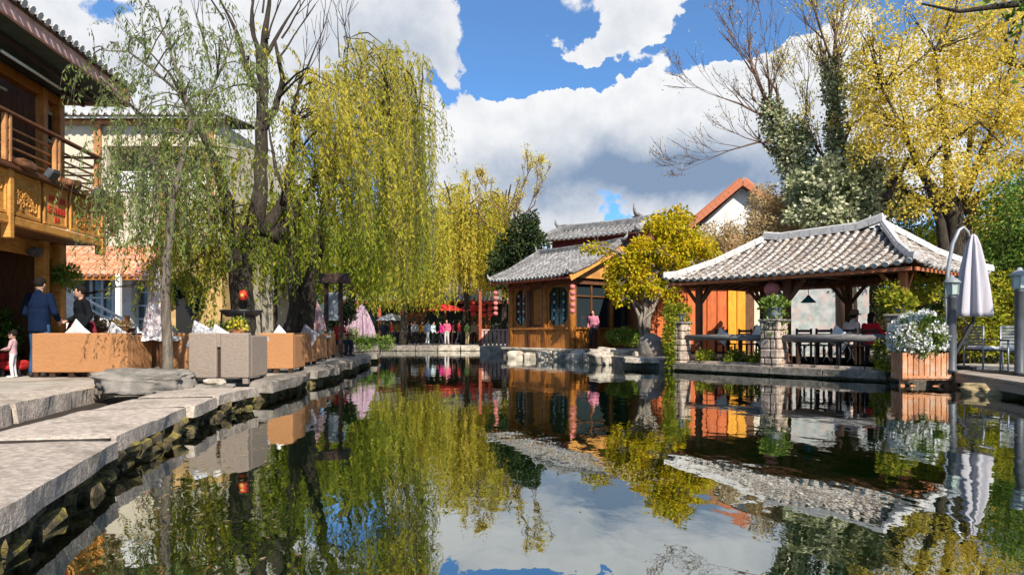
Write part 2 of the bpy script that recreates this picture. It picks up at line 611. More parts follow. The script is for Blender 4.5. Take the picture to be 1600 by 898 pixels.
M('wood_post_red', (0.50, 0.17, 0.07), (0.36, 0.11, 0.05), scale=5, rough=0.6, bump=0.4, bscale=20, stretch=(4, 4, 0.8), var=0.1)
M('panel_red', (0.60, 0.15, 0.04), (0.45, 0.10, 0.03), scale=4, rough=0.5, bump=0.2, bscale=20, stretch=(3, 3, 0.6), var=0.08)
M('panel_amber', (0.78, 0.36, 0.03), (0.62, 0.25, 0.02), scale=4, rough=0.5, bump=0.2, bscale=20, stretch=(3, 3, 0.6), var=0.08)
M('fascia_pink', (0.70, 0.42, 0.36), (0.54, 0.30, 0.25), scale=4, rough=0.8, bump=0.3, stretch=(1, 4, 4), dirt=(0.3, 0.2, 0.17), dscale=2)
M('wall_maroon', (0.24, 0.045, 0.05), (0.17, 0.035, 0.04), scale=3, rough=0.8, bump=0.2, dirt=(0.13, 0.04, 0.04))
M('wall_salmon', (0.60, 0.27, 0.17), (0.50, 0.21, 0.13), scale=3, rough=0.8, bump=0.2, dirt=(0.4, 0.16, 0.1))
M('verge_brick', (0.56, 0.20, 0.10), (0.42, 0.14, 0.07), scale=14, rough=0.85, bump=0.5, bscale=30, var=0.15)
M('tile_grey', (0.30, 0.29, 0.285), (0.115, 0.11, 0.11), scale=9, rough=0.8, bump=0.5, bscale=30, var=0.25, dirt=(0.40, 0.38, 0.35), dscale=3)
M('tile_pale', (0.56, 0.51, 0.46), (0.15, 0.125, 0.105), scale=10, rough=0.85, bump=0.6, bscale=30, var=0.25, dirt=(0.30, 0.235, 0.18), dscale=2.2, detail=9)
M('tile_bed', (0.13, 0.10, 0.085), (0.055, 0.045, 0.04), scale=10, rough=0.95, bump=0.6, bscale=30, dirt=(0.24, 0.17, 0.12), dscale=3)
M('tile_cap', (0.62, 0.60, 0.57), (0.45, 0.43, 0.41), scale=14, rough=0.85, bump=0.4, var=0.12)
M('tile_orange', (0.64, 0.30, 0.17), (0.48, 0.19, 0.10), scale=8, rough=0.8, bump=0.4, var=0.16, dirt=(0.62, 0.42, 0.33), dscale=3)
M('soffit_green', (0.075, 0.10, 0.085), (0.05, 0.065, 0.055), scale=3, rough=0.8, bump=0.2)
M('wicker_orange', (0.47, 0.225, 0.095), (0.40, 0.185, 0.075), scale=60, rough=0.75, bump=0.8, bscale=110, var=0.07, stretch=(0.3, 0.3, 1.2))
M('wicker_grey', (0.34, 0.265, 0.21), (0.27, 0.21, 0.165), scale=60, rough=0.75, bump=0.8, bscale=110, var=0.06, stretch=(0.3, 0.3, 1.2))
M('black_metal', (0.022, 0.023, 0.026), (0.015, 0.015, 0.017), rough=0.5, bump=0.1, var=0.1, spec=0.5)
M('post_metal', (0.075, 0.08, 0.09), (0.05, 0.055, 0.06), rough=0.5, bump=0.15, var=0.05, spec=0.5)
M('grey_metal', (0.34, 0.35, 0.37), (0.28, 0.29, 0.31), rough=0.4, bump=0.05, metal=0.3, spec=0.5)
M('lamp_metal', (0.30, 0.32, 0.33), (0.2, 0.22, 0.22), rough=0.5, bump=0.1, spec=0.5)
M('lamp_glass', (0.42, 0.52, 0.46), (0.34, 0.44, 0.40), rough=0.2, bump=0.05, spec=0.6)
M('white_paint', (0.80, 0.80, 0.78), (0.72, 0.72, 0.70), rough=0.5, bump=0.05, var=0.03)
M('frame_blue', (0.62, 0.70, 0.78), (0.55, 0.63, 0.70), rough=0.5, bump=0.05, var=0.03)
M('cloth_white', (0.74, 0.73, 0.72), (0.60, 0.59, 0.59), scale=5, rough=0.95, bump=0.3, bscale=12, var=0.08)
M('cloth_floral', (0.78, 0.76, 0.75), (0.55, 0.40, 0.42), scale=14, rough=0.95, bump=0.3, bscale=12, var=0.05)
M('cloth_pattern', (0.70, 0.70, 0.70), (0.20, 0.20, 0.24), scale=22, rough=0.95, bump=0.3, bscale=12, var=0.05)
M('cloth_lilac', (0.44, 0.32, 0.38), (0.24, 0.15, 0.20), scale=5, rough=0.95, bump=0.4, bscale=12, var=0.05, stretch=(4, 4, .5))
M('cloth_pinkstripe', (0.72, 0.52, 0.50), (0.58, 0.30, 0.30), scale=9, rough=0.95, bump=0.3, bscale=12, stretch=(3, 3, 0.4))
M('cloth_umbrella', (0.50, 0.47, 0.50), (0.42, 0.40, 0.43), scale=3, rough=0.9, bump=0.4, bscale=9, stretch=(4, 4, 0.5), var=0.03)
M('cloth_red', (0.62, 0.03, 0.03), (0.45, 0.02, 0.02), scale=5, rough=0.9, bump=0.3, bscale=12)
M('terracotta', (0.42, 0.17, 0.08), (0.3, 0.11, 0.05), scale=8, rough=0.85, bump=0.2)
M('pot_grey', (0.25, 0.28, 0.31), (0.17, 0.19, 0.21), scale=8, rough=0.6, bump=0.2)
M('planter_wood', (0.66, 0.31, 0.15), (0.46, 0.19, 0.085), scale=6, rough=0.8, bump=0.6, bscale=20, stretch=(4, 4, 0.6), var=0.16, dirt=(0.6, 0.42, 0.3), dscale=4)
M('deck_wood', (0.42, 0.35, 0.28), (0.28, 0.22, 0.17), scale=6, rough=0.85, bump=0.6, bscale=20, stretch=(1, 5, 5), var=0.15)
M('log_grey', (0.20, 0.19, 0.18), (0.11, 0.10, 0.095), scale=6, rough=0.8, bump=0.7, bscale=20, stretch=(0.6, 4, 4), var=0.1)
M('bark', (0.075, 0.058, 0.042), (0.03, 0.024, 0.018), scale=9, rough=0.95, bump=1.0, bscale=24, stretch=(2.5, 2.5, 0.5), var=0.1, bdist=0.05)
M('bark_pale', (0.20, 0.165, 0.125), (0.10, 0.08, 0.06), scale=9, rough=0.95, bump=0.9, bscale=24, stretch=(2.5, 2.5, 0.5), var=0.1, bdist=0.03)
M('bark_twig', (0.17, 0.105, 0.075), (0.10, 0.065, 0.05), scale=9, rough=0.95, bump=0.5, bscale=24, stretch=(2.5, 2.5, 0.5), var=0.1)
M('bark_grey', (0.30, 0.255, 0.21), (0.16, 0.13, 0.10), scale=9, rough=0.95, bump=0.8, bscale=24, stretch=(2.5, 2.5, 0.5), var=0.1)
M('red_paint', (0.55, 0.045, 0.02), (0.46, 0.035, 0.02), rough=0.6, bump=0.05)
M('lantern_pink', (0.58, 0.20, 0.18), (0.45, 0.12, 0.11), rough=0.7, bump=0.2, var=0.15)
M('hill_green', (0.045, 0.075, 0.06), (0.03, 0.05, 0.045), scale=0.08, rough=1.0, bump=0.6, bscale=0.3)
M('skin', (0.52, 0.30, 0.21), (0.47, 0.26, 0.18), rough=0.6, bump=0.03, var=0.05)
M('hair_black', (0.012, 0.010, 0.009), (0.018, 0.015, 0.013), scale=40, rough=0.8, bump=0.4, bscale=70, var=0.05, spec=0.08)
M('shoe_dark', (0.03, 0.028, 0.026), rough=0.6, bump=0.05)
M('mural', (0.44, 0.45, 0.44), (0.24, 0.28, 0.27), scale=3.0, rough=0.9, bump=0.15, dirt=(0.52, 0.33, 0.30), dscale=2.6, detail=9)
M('paper_white', (0.78, 0.77, 0.74), rough=0.8, bump=0.1)
M('plastic_blue', (0.12, 0.36, 0.62), (0.6, 0.66, 0.7), scale=14, rough=0.4, bump=0.4, bscale=9)
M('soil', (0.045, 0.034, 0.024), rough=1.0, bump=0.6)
glass_mat('dark_glass')
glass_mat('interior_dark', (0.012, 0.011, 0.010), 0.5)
glass_mat('window_glass', (0.10, 0.14, 0.17), 0.12)
water_mat()
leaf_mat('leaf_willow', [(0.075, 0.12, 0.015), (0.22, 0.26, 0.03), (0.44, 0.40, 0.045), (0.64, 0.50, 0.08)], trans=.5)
leaf_mat('leaf_willow_green', [(0.03, 0.055, 0.012), (0.085, 0.13, 0.02), (0.17, 0.21, 0.03), (0.30, 0.29, 0.05)])
leaf_mat('leaf_sage', [(0.07, 0.11, 0.035), (0.17, 0.23, 0.07), (0.29, 0.35, 0.11), (0.44, 0.45, 0.16)], trans=.5)
leaf_mat('leaf_gold', [(0.20, 0.22, 0.03), (0.44, 0.40, 0.05), (0.66, 0.53, 0.08), (0.76, 0.56, 0.12)], trans=.5)
leaf_mat('leaf_autumn', [(0.28, 0.25, 0.04), (0.62, 0.50, 0.06), (0.80, 0.62, 0.09), (0.84, 0.66, 0.24)], trans=.5)
leaf_mat('leaf_vine', [(0.12, 0.14, 0.012), (0.38, 0.36, 0.015), (0.62, 0.48, 0.02), (0.70, 0.42, 0.03)])
leaf_mat('leaf_ivy', [(0.035, 0.055, 0.02), (0.14, 0.18, 0.07), (0.36, 0.38, 0.20), (0.58, 0.56, 0.38)], trans=0.25)
leaf_mat('leaf_green', [(0.03, 0.06, 0.012), (0.08, 0.15, 0.025), (0.17, 0.26, 0.045), (0.32, 0.38, 0.08)], trans=0.35)
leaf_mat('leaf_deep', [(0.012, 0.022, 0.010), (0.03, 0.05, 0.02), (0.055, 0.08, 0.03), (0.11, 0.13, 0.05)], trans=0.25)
leaf_mat('leaf_brown', [(0.22, 0.15, 0.07), (0.40, 0.28, 0.13), (0.54, 0.40, 0.19), (0.62, 0.48, 0.28)])
leaf_mat('leaf_lime', [(0.10, 0.14, 0.015), (0.24, 0.28, 0.03), (0.42, 0.40, 0.04), (0.58, 0.47, 0.06)])
leaf_mat('petal_white', [(0.70, 0.70, 0.66), (0.80, 0.80, 0.76), (0.84, 0.83, 0.80)], trans=0.3)
leaf_mat('petal_yellow', [(0.60, 0.46, 0.03), (0.72, 0.58, 0.05), (0.78, 0.68, 0.2)], trans=0.3)
leaf_mat('petal_pink', [(0.45, 0.20, 0.26), (0.58, 0.34, 0.40), (0.68, 0.5, 0.55)], trans=0.3)
leaf_mat('petal_red', [(0.35, 0.03, 0.03), (0.5, 0.06, 0.05), (0.6, 0.2, 0.15)], trans=0.3)

# ------------------------------------------------------------------ the setting: ground, pond, banks
HOLE = [(-3.9, -6), (-4.5, 3.0), (-4.95, 5.2), (-5.77, 7.69), (-6.4, 10.7), (-5.1, 11.3), (-4.42, 12.4), (-4.42, 14.2), (-4.62, 17), (-4.97, 21.3), (-5.6, 26.7),
        (-7.6, 33), (-9.2, 42.6), (-1.0, 42.2), (-0.55, 36), (-0.15, 30.5), (2.45, 27.1), (3.1, 24.3), (4.5, 20.9), (5.35, 20.0), (8.7, 15.9), (9.75, 15.2),
        (9.5, 13.4), (9.0, 10.5), (8.6, 6), (8.4, -6)]


def build_ground():
    S = 1500.0
    outer = [Vector((-S, -S, 0)), Vector((S, -S, 0)), Vector((S, S, 0)), Vector((-S, S, 0))]
    hole = [Vector((x, y, 0)) for x, y in HOLE]
    tris = geometry.tessellate_polygon([outer, hole])
    pts = outer + hole
    mb = MB()
    mb.v = [tuple(p) for p in pts]
    mb.f = [tuple(t) for t in tris]
    tag(mb.build('ground', 'paving'), kind='structure')
    # stone lining of the pond below the bank
    w = MB()
    n = len(HOLE)
    for i in range(n):
        a, b = HOLE[i], HOLE[(i + 1) % n]
        w.add([(a[0], a[1], 0), (b[0], b[1], 0), (b[0], b[1], -1.6), (a[0], a[1], -1.6)], [(0, 1, 2, 3)])
    tag(w.build('pond_bank', 'edge_stone'), kind='structure')
    bed = MB()
    NX, NY = 44, 90
    for j in range(NY + 1):
        for i in range(NX + 1):
            x = -10.5 + 21.5 * i / NX
            y = -6.5 + 50 * j / NY
            # shallower towards the left walkway
            d = min(1.0, max(0.0, (x + 2.0 + 0.12 * y) / 3.5))
            z = -0.55 - 0.75 * d + 0.10 * mnoise.noise(Vector((x * 0.8, y * 0.8, 3)))
            bed.v.append((x, y, z))
    for j in range(NY):
        for i in range(NX):
            q = j * (NX + 1) + i
            bed.f.append((q, q + 1, q + NX + 2, q + NX + 1))
    tag(bed.build('pond_bed', 'pond_bed', smooth=True), kind='structure')
    wt = MB()
    wt.add([(-11, -7, -0.3), (11, -7, -0.3), (11, 44, -0.3), (-11, 44, -0.3)], [(0, 1, 2, 3)])
    tag(wt.build('pond_water', 'pond_water'), kind='structure')
    # muddy channel between terrace and walkway
    ch = MB()
    ch.add([(-3.6, -6, -0.24), (-4.2, 5.3, -0.24), (-4.75, 9.5, -0.22), (-4.6, 11.3, -0.2), (-5.3, 11.6, -0.2), (-6.6, 10.9, -0.2), (-5.9, 7.6, -0.22), (-4.7, 3.0, -0.24), (-4.1, -6, -0.24)],
           [(0, 1, 2, 3, 4, 5, 6, 7, 8)])
    tag(ch.build('ditch', 'soil'), kind='structure')
    # distant wooded hill
    h = MB()
    NR, NA = 14, 40
    for j in range(NR + 1):
        for i in range(NA + 1):
            x = -160 + 320 * i / NA
            y = 380 + 140 * j / NR
            e = math.exp(-((x + 52) / 60) ** 2) * 84 + math.exp(-((x - 70) / 60) ** 2) * 36
            z = e * math.sin(PI * j / NR) + 6 * mnoise.noise(Vector((x * 0.05, y * 0.05, 0))) - 2
            h.v.append((x, y, z))
    for j in range(NR):
        for i in range(NA):
            q = j * (NA + 1) + i
            h.f.append((q, q + 1, q + NA + 2, q + NA + 1))
    tag(h.build('hill', 'hill_green', smooth=True), kind='structure')


build_ground()


def build_walkway():
    t = thing('stone_walkway', 'walkway of big pale stone slabs on mossy stones along the pond', 'walkway', (-3.4, 6.0, 0))
    O = Vector((-3.4, 6.0))
    E = [(-1.2, -1.6), (-1.80, 1.25), (-3.05, 5.24), (-3.56, 7.55), (-3.79, 8.75), (-3.80, 10.35)]      # along the water
    L = [(-3.2, -1.9), (-3.55, 1.0), (-4.10, 5.05), (-4.47, 7.15), (-4.70, 8.5), (-4.92, 10.1)]
    hz = [0.0, 0.0, 0.004, -0.004, 0.0]
    for k in range(5):
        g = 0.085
        def lerp(a, b, s):
            return (a[0] + (b[0] - a[0]) * s - O.x, a[1] + (b[1] - a[1]) * s - O.y)
        ln = math.dist(E[k], E[k + 1])
        s = g / ln
        off = (0.0, 0.05, -0.02, 0.04, 0.0)[k]
        a = lerp(E[k], E[k + 1], s)
        b = lerp(E[k], E[k + 1], 1 - s)
        d = lerp(L[k], L[k + 1], s)
        c = lerp(L[k], L[k + 1], 1 - s)
        rough_slab('slab', [(a[0] + off, a[1]), (b[0] + off, b[1]), c, d], -0.14 + hz[k], hz[k], 3 + k, 'slab_stone', t, amp=0.022, cell=0.1)
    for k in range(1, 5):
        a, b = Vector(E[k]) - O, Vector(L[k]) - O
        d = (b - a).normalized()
        MB().bar((a.x + d.x * .06, a.y + d.y * .06, -.068), (b.x - d.x * .04, b.y - d.y * .04, -.068), .19, .10).build('joint_filler', 'soil', t)  # dark filler strip added so the gap between slabs shows dark
    # mossy supporting stones under the water edge
    rs = random.Random(4)
    pts = []
    for k in range(5):
        n = max(2, int(math.dist(E[k], E[k + 1]) / 0.27))
        for i in range(n):
            s = (i + 0.5) / n
            pts.append((E[k][0] + (E[k + 1][0] - E[k][0]) * s, E[k][1] + (E[k + 1][1] - E[k][1]) * s, math.atan2(E[k + 1][1] - E[k][1], E[k + 1][0] - E[k][0])))
    protos = [rock_mesh('stone', 0.18, 0.16, 0.068, 20 + q, sub=3, rough=0.42, flat=0.32) for q in range(4)]
    for x, y, a in pts:
        for lay in range(3):
            me = protos[rs.randrange(4)]
            o = link('stone', me, 'moss_stone', t)
            o.location = (x - O.x - 0.20 + rs.uniform(-.05, .05), y - O.y + rs.uniform(-.08, .08), -0.19 - 0.115 * lay)
            o.rotation_euler = (rs.uniform(-.15, .15), rs.uniform(-.15, .15), a + rs.uniform(-.2, .2))


build_walkway()


def build_edging():
    # long rough stones along the left bank beyond the walkway
    t = thing('bank_edging', 'rough grey edging stones along the bank in front of the wicker chairs', 'stone edging', (-4.4, 14, 0))
    path = [(-4.15, 10.9), (-4.28, 12.6), (-4.30, 14.2), (-4.42, 16.1), (-4.6, 18.0), (-4.8, 20.2), (-5.05, 22.6), (-5.35, 25.0), (-5.7, 27.4)]
    for k in range(len(path) - 1):
        a, b = Vector(path[k] + (0,)), Vector(path[k + 1] + (0,))
        d = (b - a).normalized()
        nrm = Vector((d.y, -d.x, 0))
        o = Vector((-4.4, 14, 0))
        a2 = a + d * 0.05
        b2 = b - d * 0.05
        w0, w1 = 0.30 + 0.10 * math.sin(k * 2.1), 0.28 + 0.12 * math.sin(k * 3.7 + 1)
        q = [a2 + nrm * w0 - o, b2 + nrm * w1 - o, b2 - nrm * 0.35 - o, a2 - nrm * 0.35 - o]
        rough_slab('stone', q, -0.16, 0.035 + 0.02 * math.sin(k * 5), 40 + k, 'edge_stone', t, amp=0.05, cell=0.16)
        for i in range(3):
            me = rock_mesh('stone', 0.32, 0.2, 0.13, 60 + k * 3 + i, sub=3)
            ob = link('stone', me, 'moss_stone', t)  # lower stones coloured darker to give the dark recess under the slabs
            pp = a.lerp(b, (i + 0.5) / 3) - nrm * 0.06 - o
            ob.location = (pp.x, pp.y, -0.28)
            ob.rotation_euler = (0, 0, math.atan2(d.y, d.x) + 0.2 * math.sin(i * 7 + k))
    # terrace edge beyond the ditch
    t2 = thing('terrace_edge', 'low worn concrete terrace edge above the muddy ditch', 'kerb', (-5.8, 8, 0))
    pp = [(-4.35, 1.0), (-4.9, 4.6), (-5.72, 7.6), (-6.38, 10.7)]
    o = Vector((-5.8, 8, 0))
    for k in range(3):
        a, b = Vector(pp[k] + (0,)), Vector(pp[k + 1] + (0,))
        d = (b - a).normalized()
        nrm = Vector((d.y, -d.x, 0))
        q = [a + nrm * 0.16 + d * .02 - o, b + nrm * 0.16 - d * .02 - o, b - nrm * 0.6 - d * .02 - o, a - nrm * 0.6 + d * .02 - o]
        rough_slab('kerb_slab', q, -0.22, 0.03, 80 + k, 'slab_stone', t2, amp=0.035, cell=0.13)
    # far bank and bank before the wooden house
    t3 = thing('far_bank_edging', 'pale stone edging along the far bank below the crowd', 'stone edging', (-5, 42.4, 0))
    x = -9.0
    k = 0
    while x < -1.2:
        ln = 0.9 + 0.5 * math.sin(k * 2.7) ** 2
        rough_slab('stone', [(x + 5, -0.35), (x + ln + 4.96, -0.35 + .05 * math.sin(k)), (x + ln + 4.96, 0.4), (x + 5, 0.4)], -0.28, 0.05, 120 + k, 'pale_rock' if x > -5.2 else 'edge_stone', t3, amp=0.04, cell=0.3)
        x += ln
        k += 1


build_edging()


def rock(name, label, px, py, Y, s, seed, mat='grey_rock', rz=0.0, z=None, tilt=0.0, sub=4, group=None, flat=0.55, rough=0.28):
    p = P(px, py, Y)
    if z is not None:
        p.z = z
    o = link(name, rock_mesh(name, s[0], s[1], s[2], seed, sub=sub, flat=flat, rough=rough), mat, None, smooth=True)
    o.location = p
    o.rotation_euler = (tilt, tilt * 0.5, rz)
    return tag(o, label, 'rock', group)


rock('flat_boulder', 'big flat grey boulder lying before the wicker sofas', 228, 585, 9.9, (0.60, 0.42, 0.17), 5, rz=0.1, z=0.10, tilt=0.09, rough=0.3, sub=5)
rock('flat_stone', 'small flat grey stone under a pale pebble by the grey sofa', 338, 602, 10.05, (0.30, 0.15, 0.035), 6, z=0.02, flat=0.4)
rock('pale_pebble', 'rounded cream stone on a flat stone by the grey sofa', 336, 597, 10.0, (0.14, 0.09, 0.045), 8, mat='pale_rock', z=0.085)
rock('shore_boulder', 'large tan boulder at the waterline below the clipped hedge', 962, 560, 24.2, (0.85, 0.6, 0.42), 12, mat='pale_rock', rz=0.5, z=-0.18, sub=5, rough=.36)
rock('shore_stone', 'small pale stone standing in the water beside the tan boulder', 998, 566, 22.7, (0.25, 0.22, 0.34), 14, mat='pale_rock', z=-0.2)
rock('grey_boulder', 'rounded grey boulder beside the yellow vine trunk', 1017, 530, 22.6, (0.44, 0.40, 0.46), 17, mat='grey_rock', z=0.28, flat=0.7, rough=0.14)
rock('shore_stone', 'dark stone under the flat slab by the vine', 1040, 570, 21.6, (0.5, 0.3, 0.25), 19, mat='edge_stone', z=-0.25)
rock('deck_boulder', 'tan boulder half sunk in the water under the deck', 1562, 612, 12.3, (0.62, 0.36, 0.15), 23, mat='tan_rock', z=-0.27)
for i, (px, Y, z, s) in enumerate([(806, 29.8, -.24, .36), (828, 28.9, -.26, .32), (852, 28.1, -.24, .38), (876, 27.2, -.22, .36), (902, 26.4, -.22, .42), (928, 25.6, -.2, .38)]):
    rock('foundation_rock', 'rough pale foundation rock at the waterline below the wooden house', px, 560, Y, (s, s * .8, s * .8), 30 + i, mat='pale_rock', z=z, sub=3, group='rocks below the wooden house')
tfl = thing('shore_slab', 'long flat pale stone slab over dark water beside the tan boulder', 'stone slab', (4.6, 21.9, 0))
rough_slab('slab', [(-1.1, -0.75), (0.35, -1.15), (0.7, 0.5), (-0.9, 0.8)], -0.12, 0.04, 91, 'pale_rock', tfl, amp=0.05, cell=0.12)

# ------------------------------------------------------------------ tiled roofs
def tile_slope(parent, e0, e1, r0, r1, spacing=0.22, rad=0.062, sag=0.0, lift=0.0, tile='tile_grey', bed='tile_bed', cap='tile_cap',
               step=0.26, rows=True, joined=False, thick=0.05, seed=0):
    """one roof plane: eave e0-e1, top r0-r1 (local points). Rows of half-round cover tiles over a dark bed."""
    e0, e1, r0, r1 = [Vector(p) for p in (e0, e1, r0, r1)]
    U = (e1 - e0)
    L = U.length
    U.normalize()
    w = r0 - e0
    V = w - U * w.dot(U)
    H = V.length
    V.normalize()
    Nn = U.cross(V).normalized()
    if Nn.z < 0:
        Nn = -Nn
    ur0 = (r0 - e0).dot(U)
    ur1 = (r1 - e0).dot(U)

    def vmax(u):
        k = 1.0
        if ur0 > 1e-4:
            k = min(k, u / ur0)
        if L - ur1 > 1e-4:
            k = min(k, (L - u) / (L - ur1))
        return max(0.0, k) * H

    def pos(u, v):
        q = v / H
        p = e0 + U * u + V * v
        p = p + Nn * (-sag * math.sin(PI * min(1, q)))
        p.z += lift * (abs(u - L / 2) / (L / 2)) ** 5 * (1 - q) ** 2
        return p

    mb = MB()
    nu, nv = max(6, int(L / 0.5)), 7
    for lay in range(2):
        for i in range(nu + 1):
            u = L * i / nu
            uu = min(max(u, 0.002), L - 0.002)
            for j in range(nv + 1):
                mb.v.append(tuple(pos(uu, vmax(uu) * j / nv) - Nn * (thick * lay)))
    m = (nu + 1) * (nv + 1)
    for i in range(nu):
        for j in range(nv):
            q = i * (nv + 1) + j
            mb.f.append((q, q + nv + 1, q + nv + 2, q + 1))
            mb.f.append((m + q, m + q + 1, m + q + nv + 2, m + q + nv + 1))
        q = i * (nv + 1)
        mb.f.append((q, m + q, m + q + nv + 1, q + nv + 1))
    mb.build('tile_bed', bed, parent, smooth=True)
    n = int(L / spacing)
    allm = MB()
    rs = random.Random(seed + 5)
    for i in range(n):
        u = (i + 0.5) * L / n
        vm = vmax(u)
        if vm < 0.15:
            continue
        k = max(1, round(vm / step))
        t = allm if joined else MB()
        ju = rs.uniform(-.012, .012)
        for s in range(k):
            va, vb = -0.05 + (vm + .05) * s / k, -0.05 + (vm + .05) * (s + 1) / k + 0.03
            ra, rb = rad * 1.08 * rs.uniform(.94, 1.06), rad * 0.92
            vs = []
            du = ju + rs.uniform(-.010, .010)
            for (vv, rr, up) in ((va, ra, 0.012), (vb, rb, -0.004)):
                c = pos(u + du, vv) + Nn * up
                for a in range(6):
                    an = PI * a / 5
                    vs.append(c + U * (math.cos(an) * rr) + Nn * (math.sin(an) * rr * 0.95))
            fs = [(a, a + 1, a + 7, a + 6) for a in range(5)] + [(5, 4, 3, 2, 1, 0)]
            t.add(vs, fs)
        if not joined:
            t.build('tile_row', tile, parent)
    if joined:
        o = allm.build('tile_rows', tile, parent)
        o['kind'] = 'stuff'
    # eave end discs
    d = MB()
    for i in range(n):
        u = (i + 0.5) * L / n
        if vmax(u) < 0.15:
            continue
        c = pos(u, -0.058) + Nn * 0.03
        vs = [c + U * (math.cos(2 * PI * a / 8) * rad * 1.15) + Nn * (math.sin(2 * PI * a / 8) * rad * 1.1) for a in range(8)]
        vs += [p - V * 0.02 for p in vs]
        d.add(vs, [tuple(range(8)), tuple(range(15, 7, -1))] + [(a, (a + 1) % 8, 8 + (a + 1) % 8, 8 + a) for a in range(8)])
    o = d.build('tile_ends', cap, parent)
    o['kind'] = 'stuff'
    return pos


def ridge(parent, pts, w=0.16, h=0.2, mat='tile_cap', name='ridge', horn=0.0, horn2=0.0):
    """ridge of stacked tiles along pts; ends may curl up as horns"""
    pts = [Vector(p) for p in pts]
    mb = MB()
    dense = []
    for a, b in zip(pts[:-1], pts[1:]):
        k = max(2, int((b - a).length / 0.3))
        for i in range(k):
            dense.append(a.lerp(b, i / k))
    dense.append(pts[-1])
    for a, b in zip(dense[:-1], dense[1:]):
        d = (b - a).normalized()
        mb.bar(a - d * .012, b + d * .012, w, h)
        mb.tube([a + Vector((0, 0, h * .5)), b + Vector((0, 0, h * .5 + .006))], w * 0.42, 6)
    ob = mb.build(name, mat, parent)
    for hv, end, prev in ((horn, dense[0], dense[1]), (horn2, dense[-1], dense[-2])):
        if hv > 0:
            d = (end - prev).normalized()
            hp = [end + d * (hv * 0.0) + Vector((0, 0, h * .2)), end + d * (hv * 0.45) + Vector((0, 0, h * .2 + hv * .12)), end + d * (hv * 0.8) + Vector((0, 0, h * .3 + hv * .42)), end + d * (hv * 0.9) + Vector((0, 0, h * .3 + hv * .95))]
            MB().tube(hp, [w * .55, w * .45, w * .3, 0.015], 6).build('ridge_horn', 'tile_grey', ob if ob.parent and ob.parent.parent is None else parent, smooth=True)
    return ob


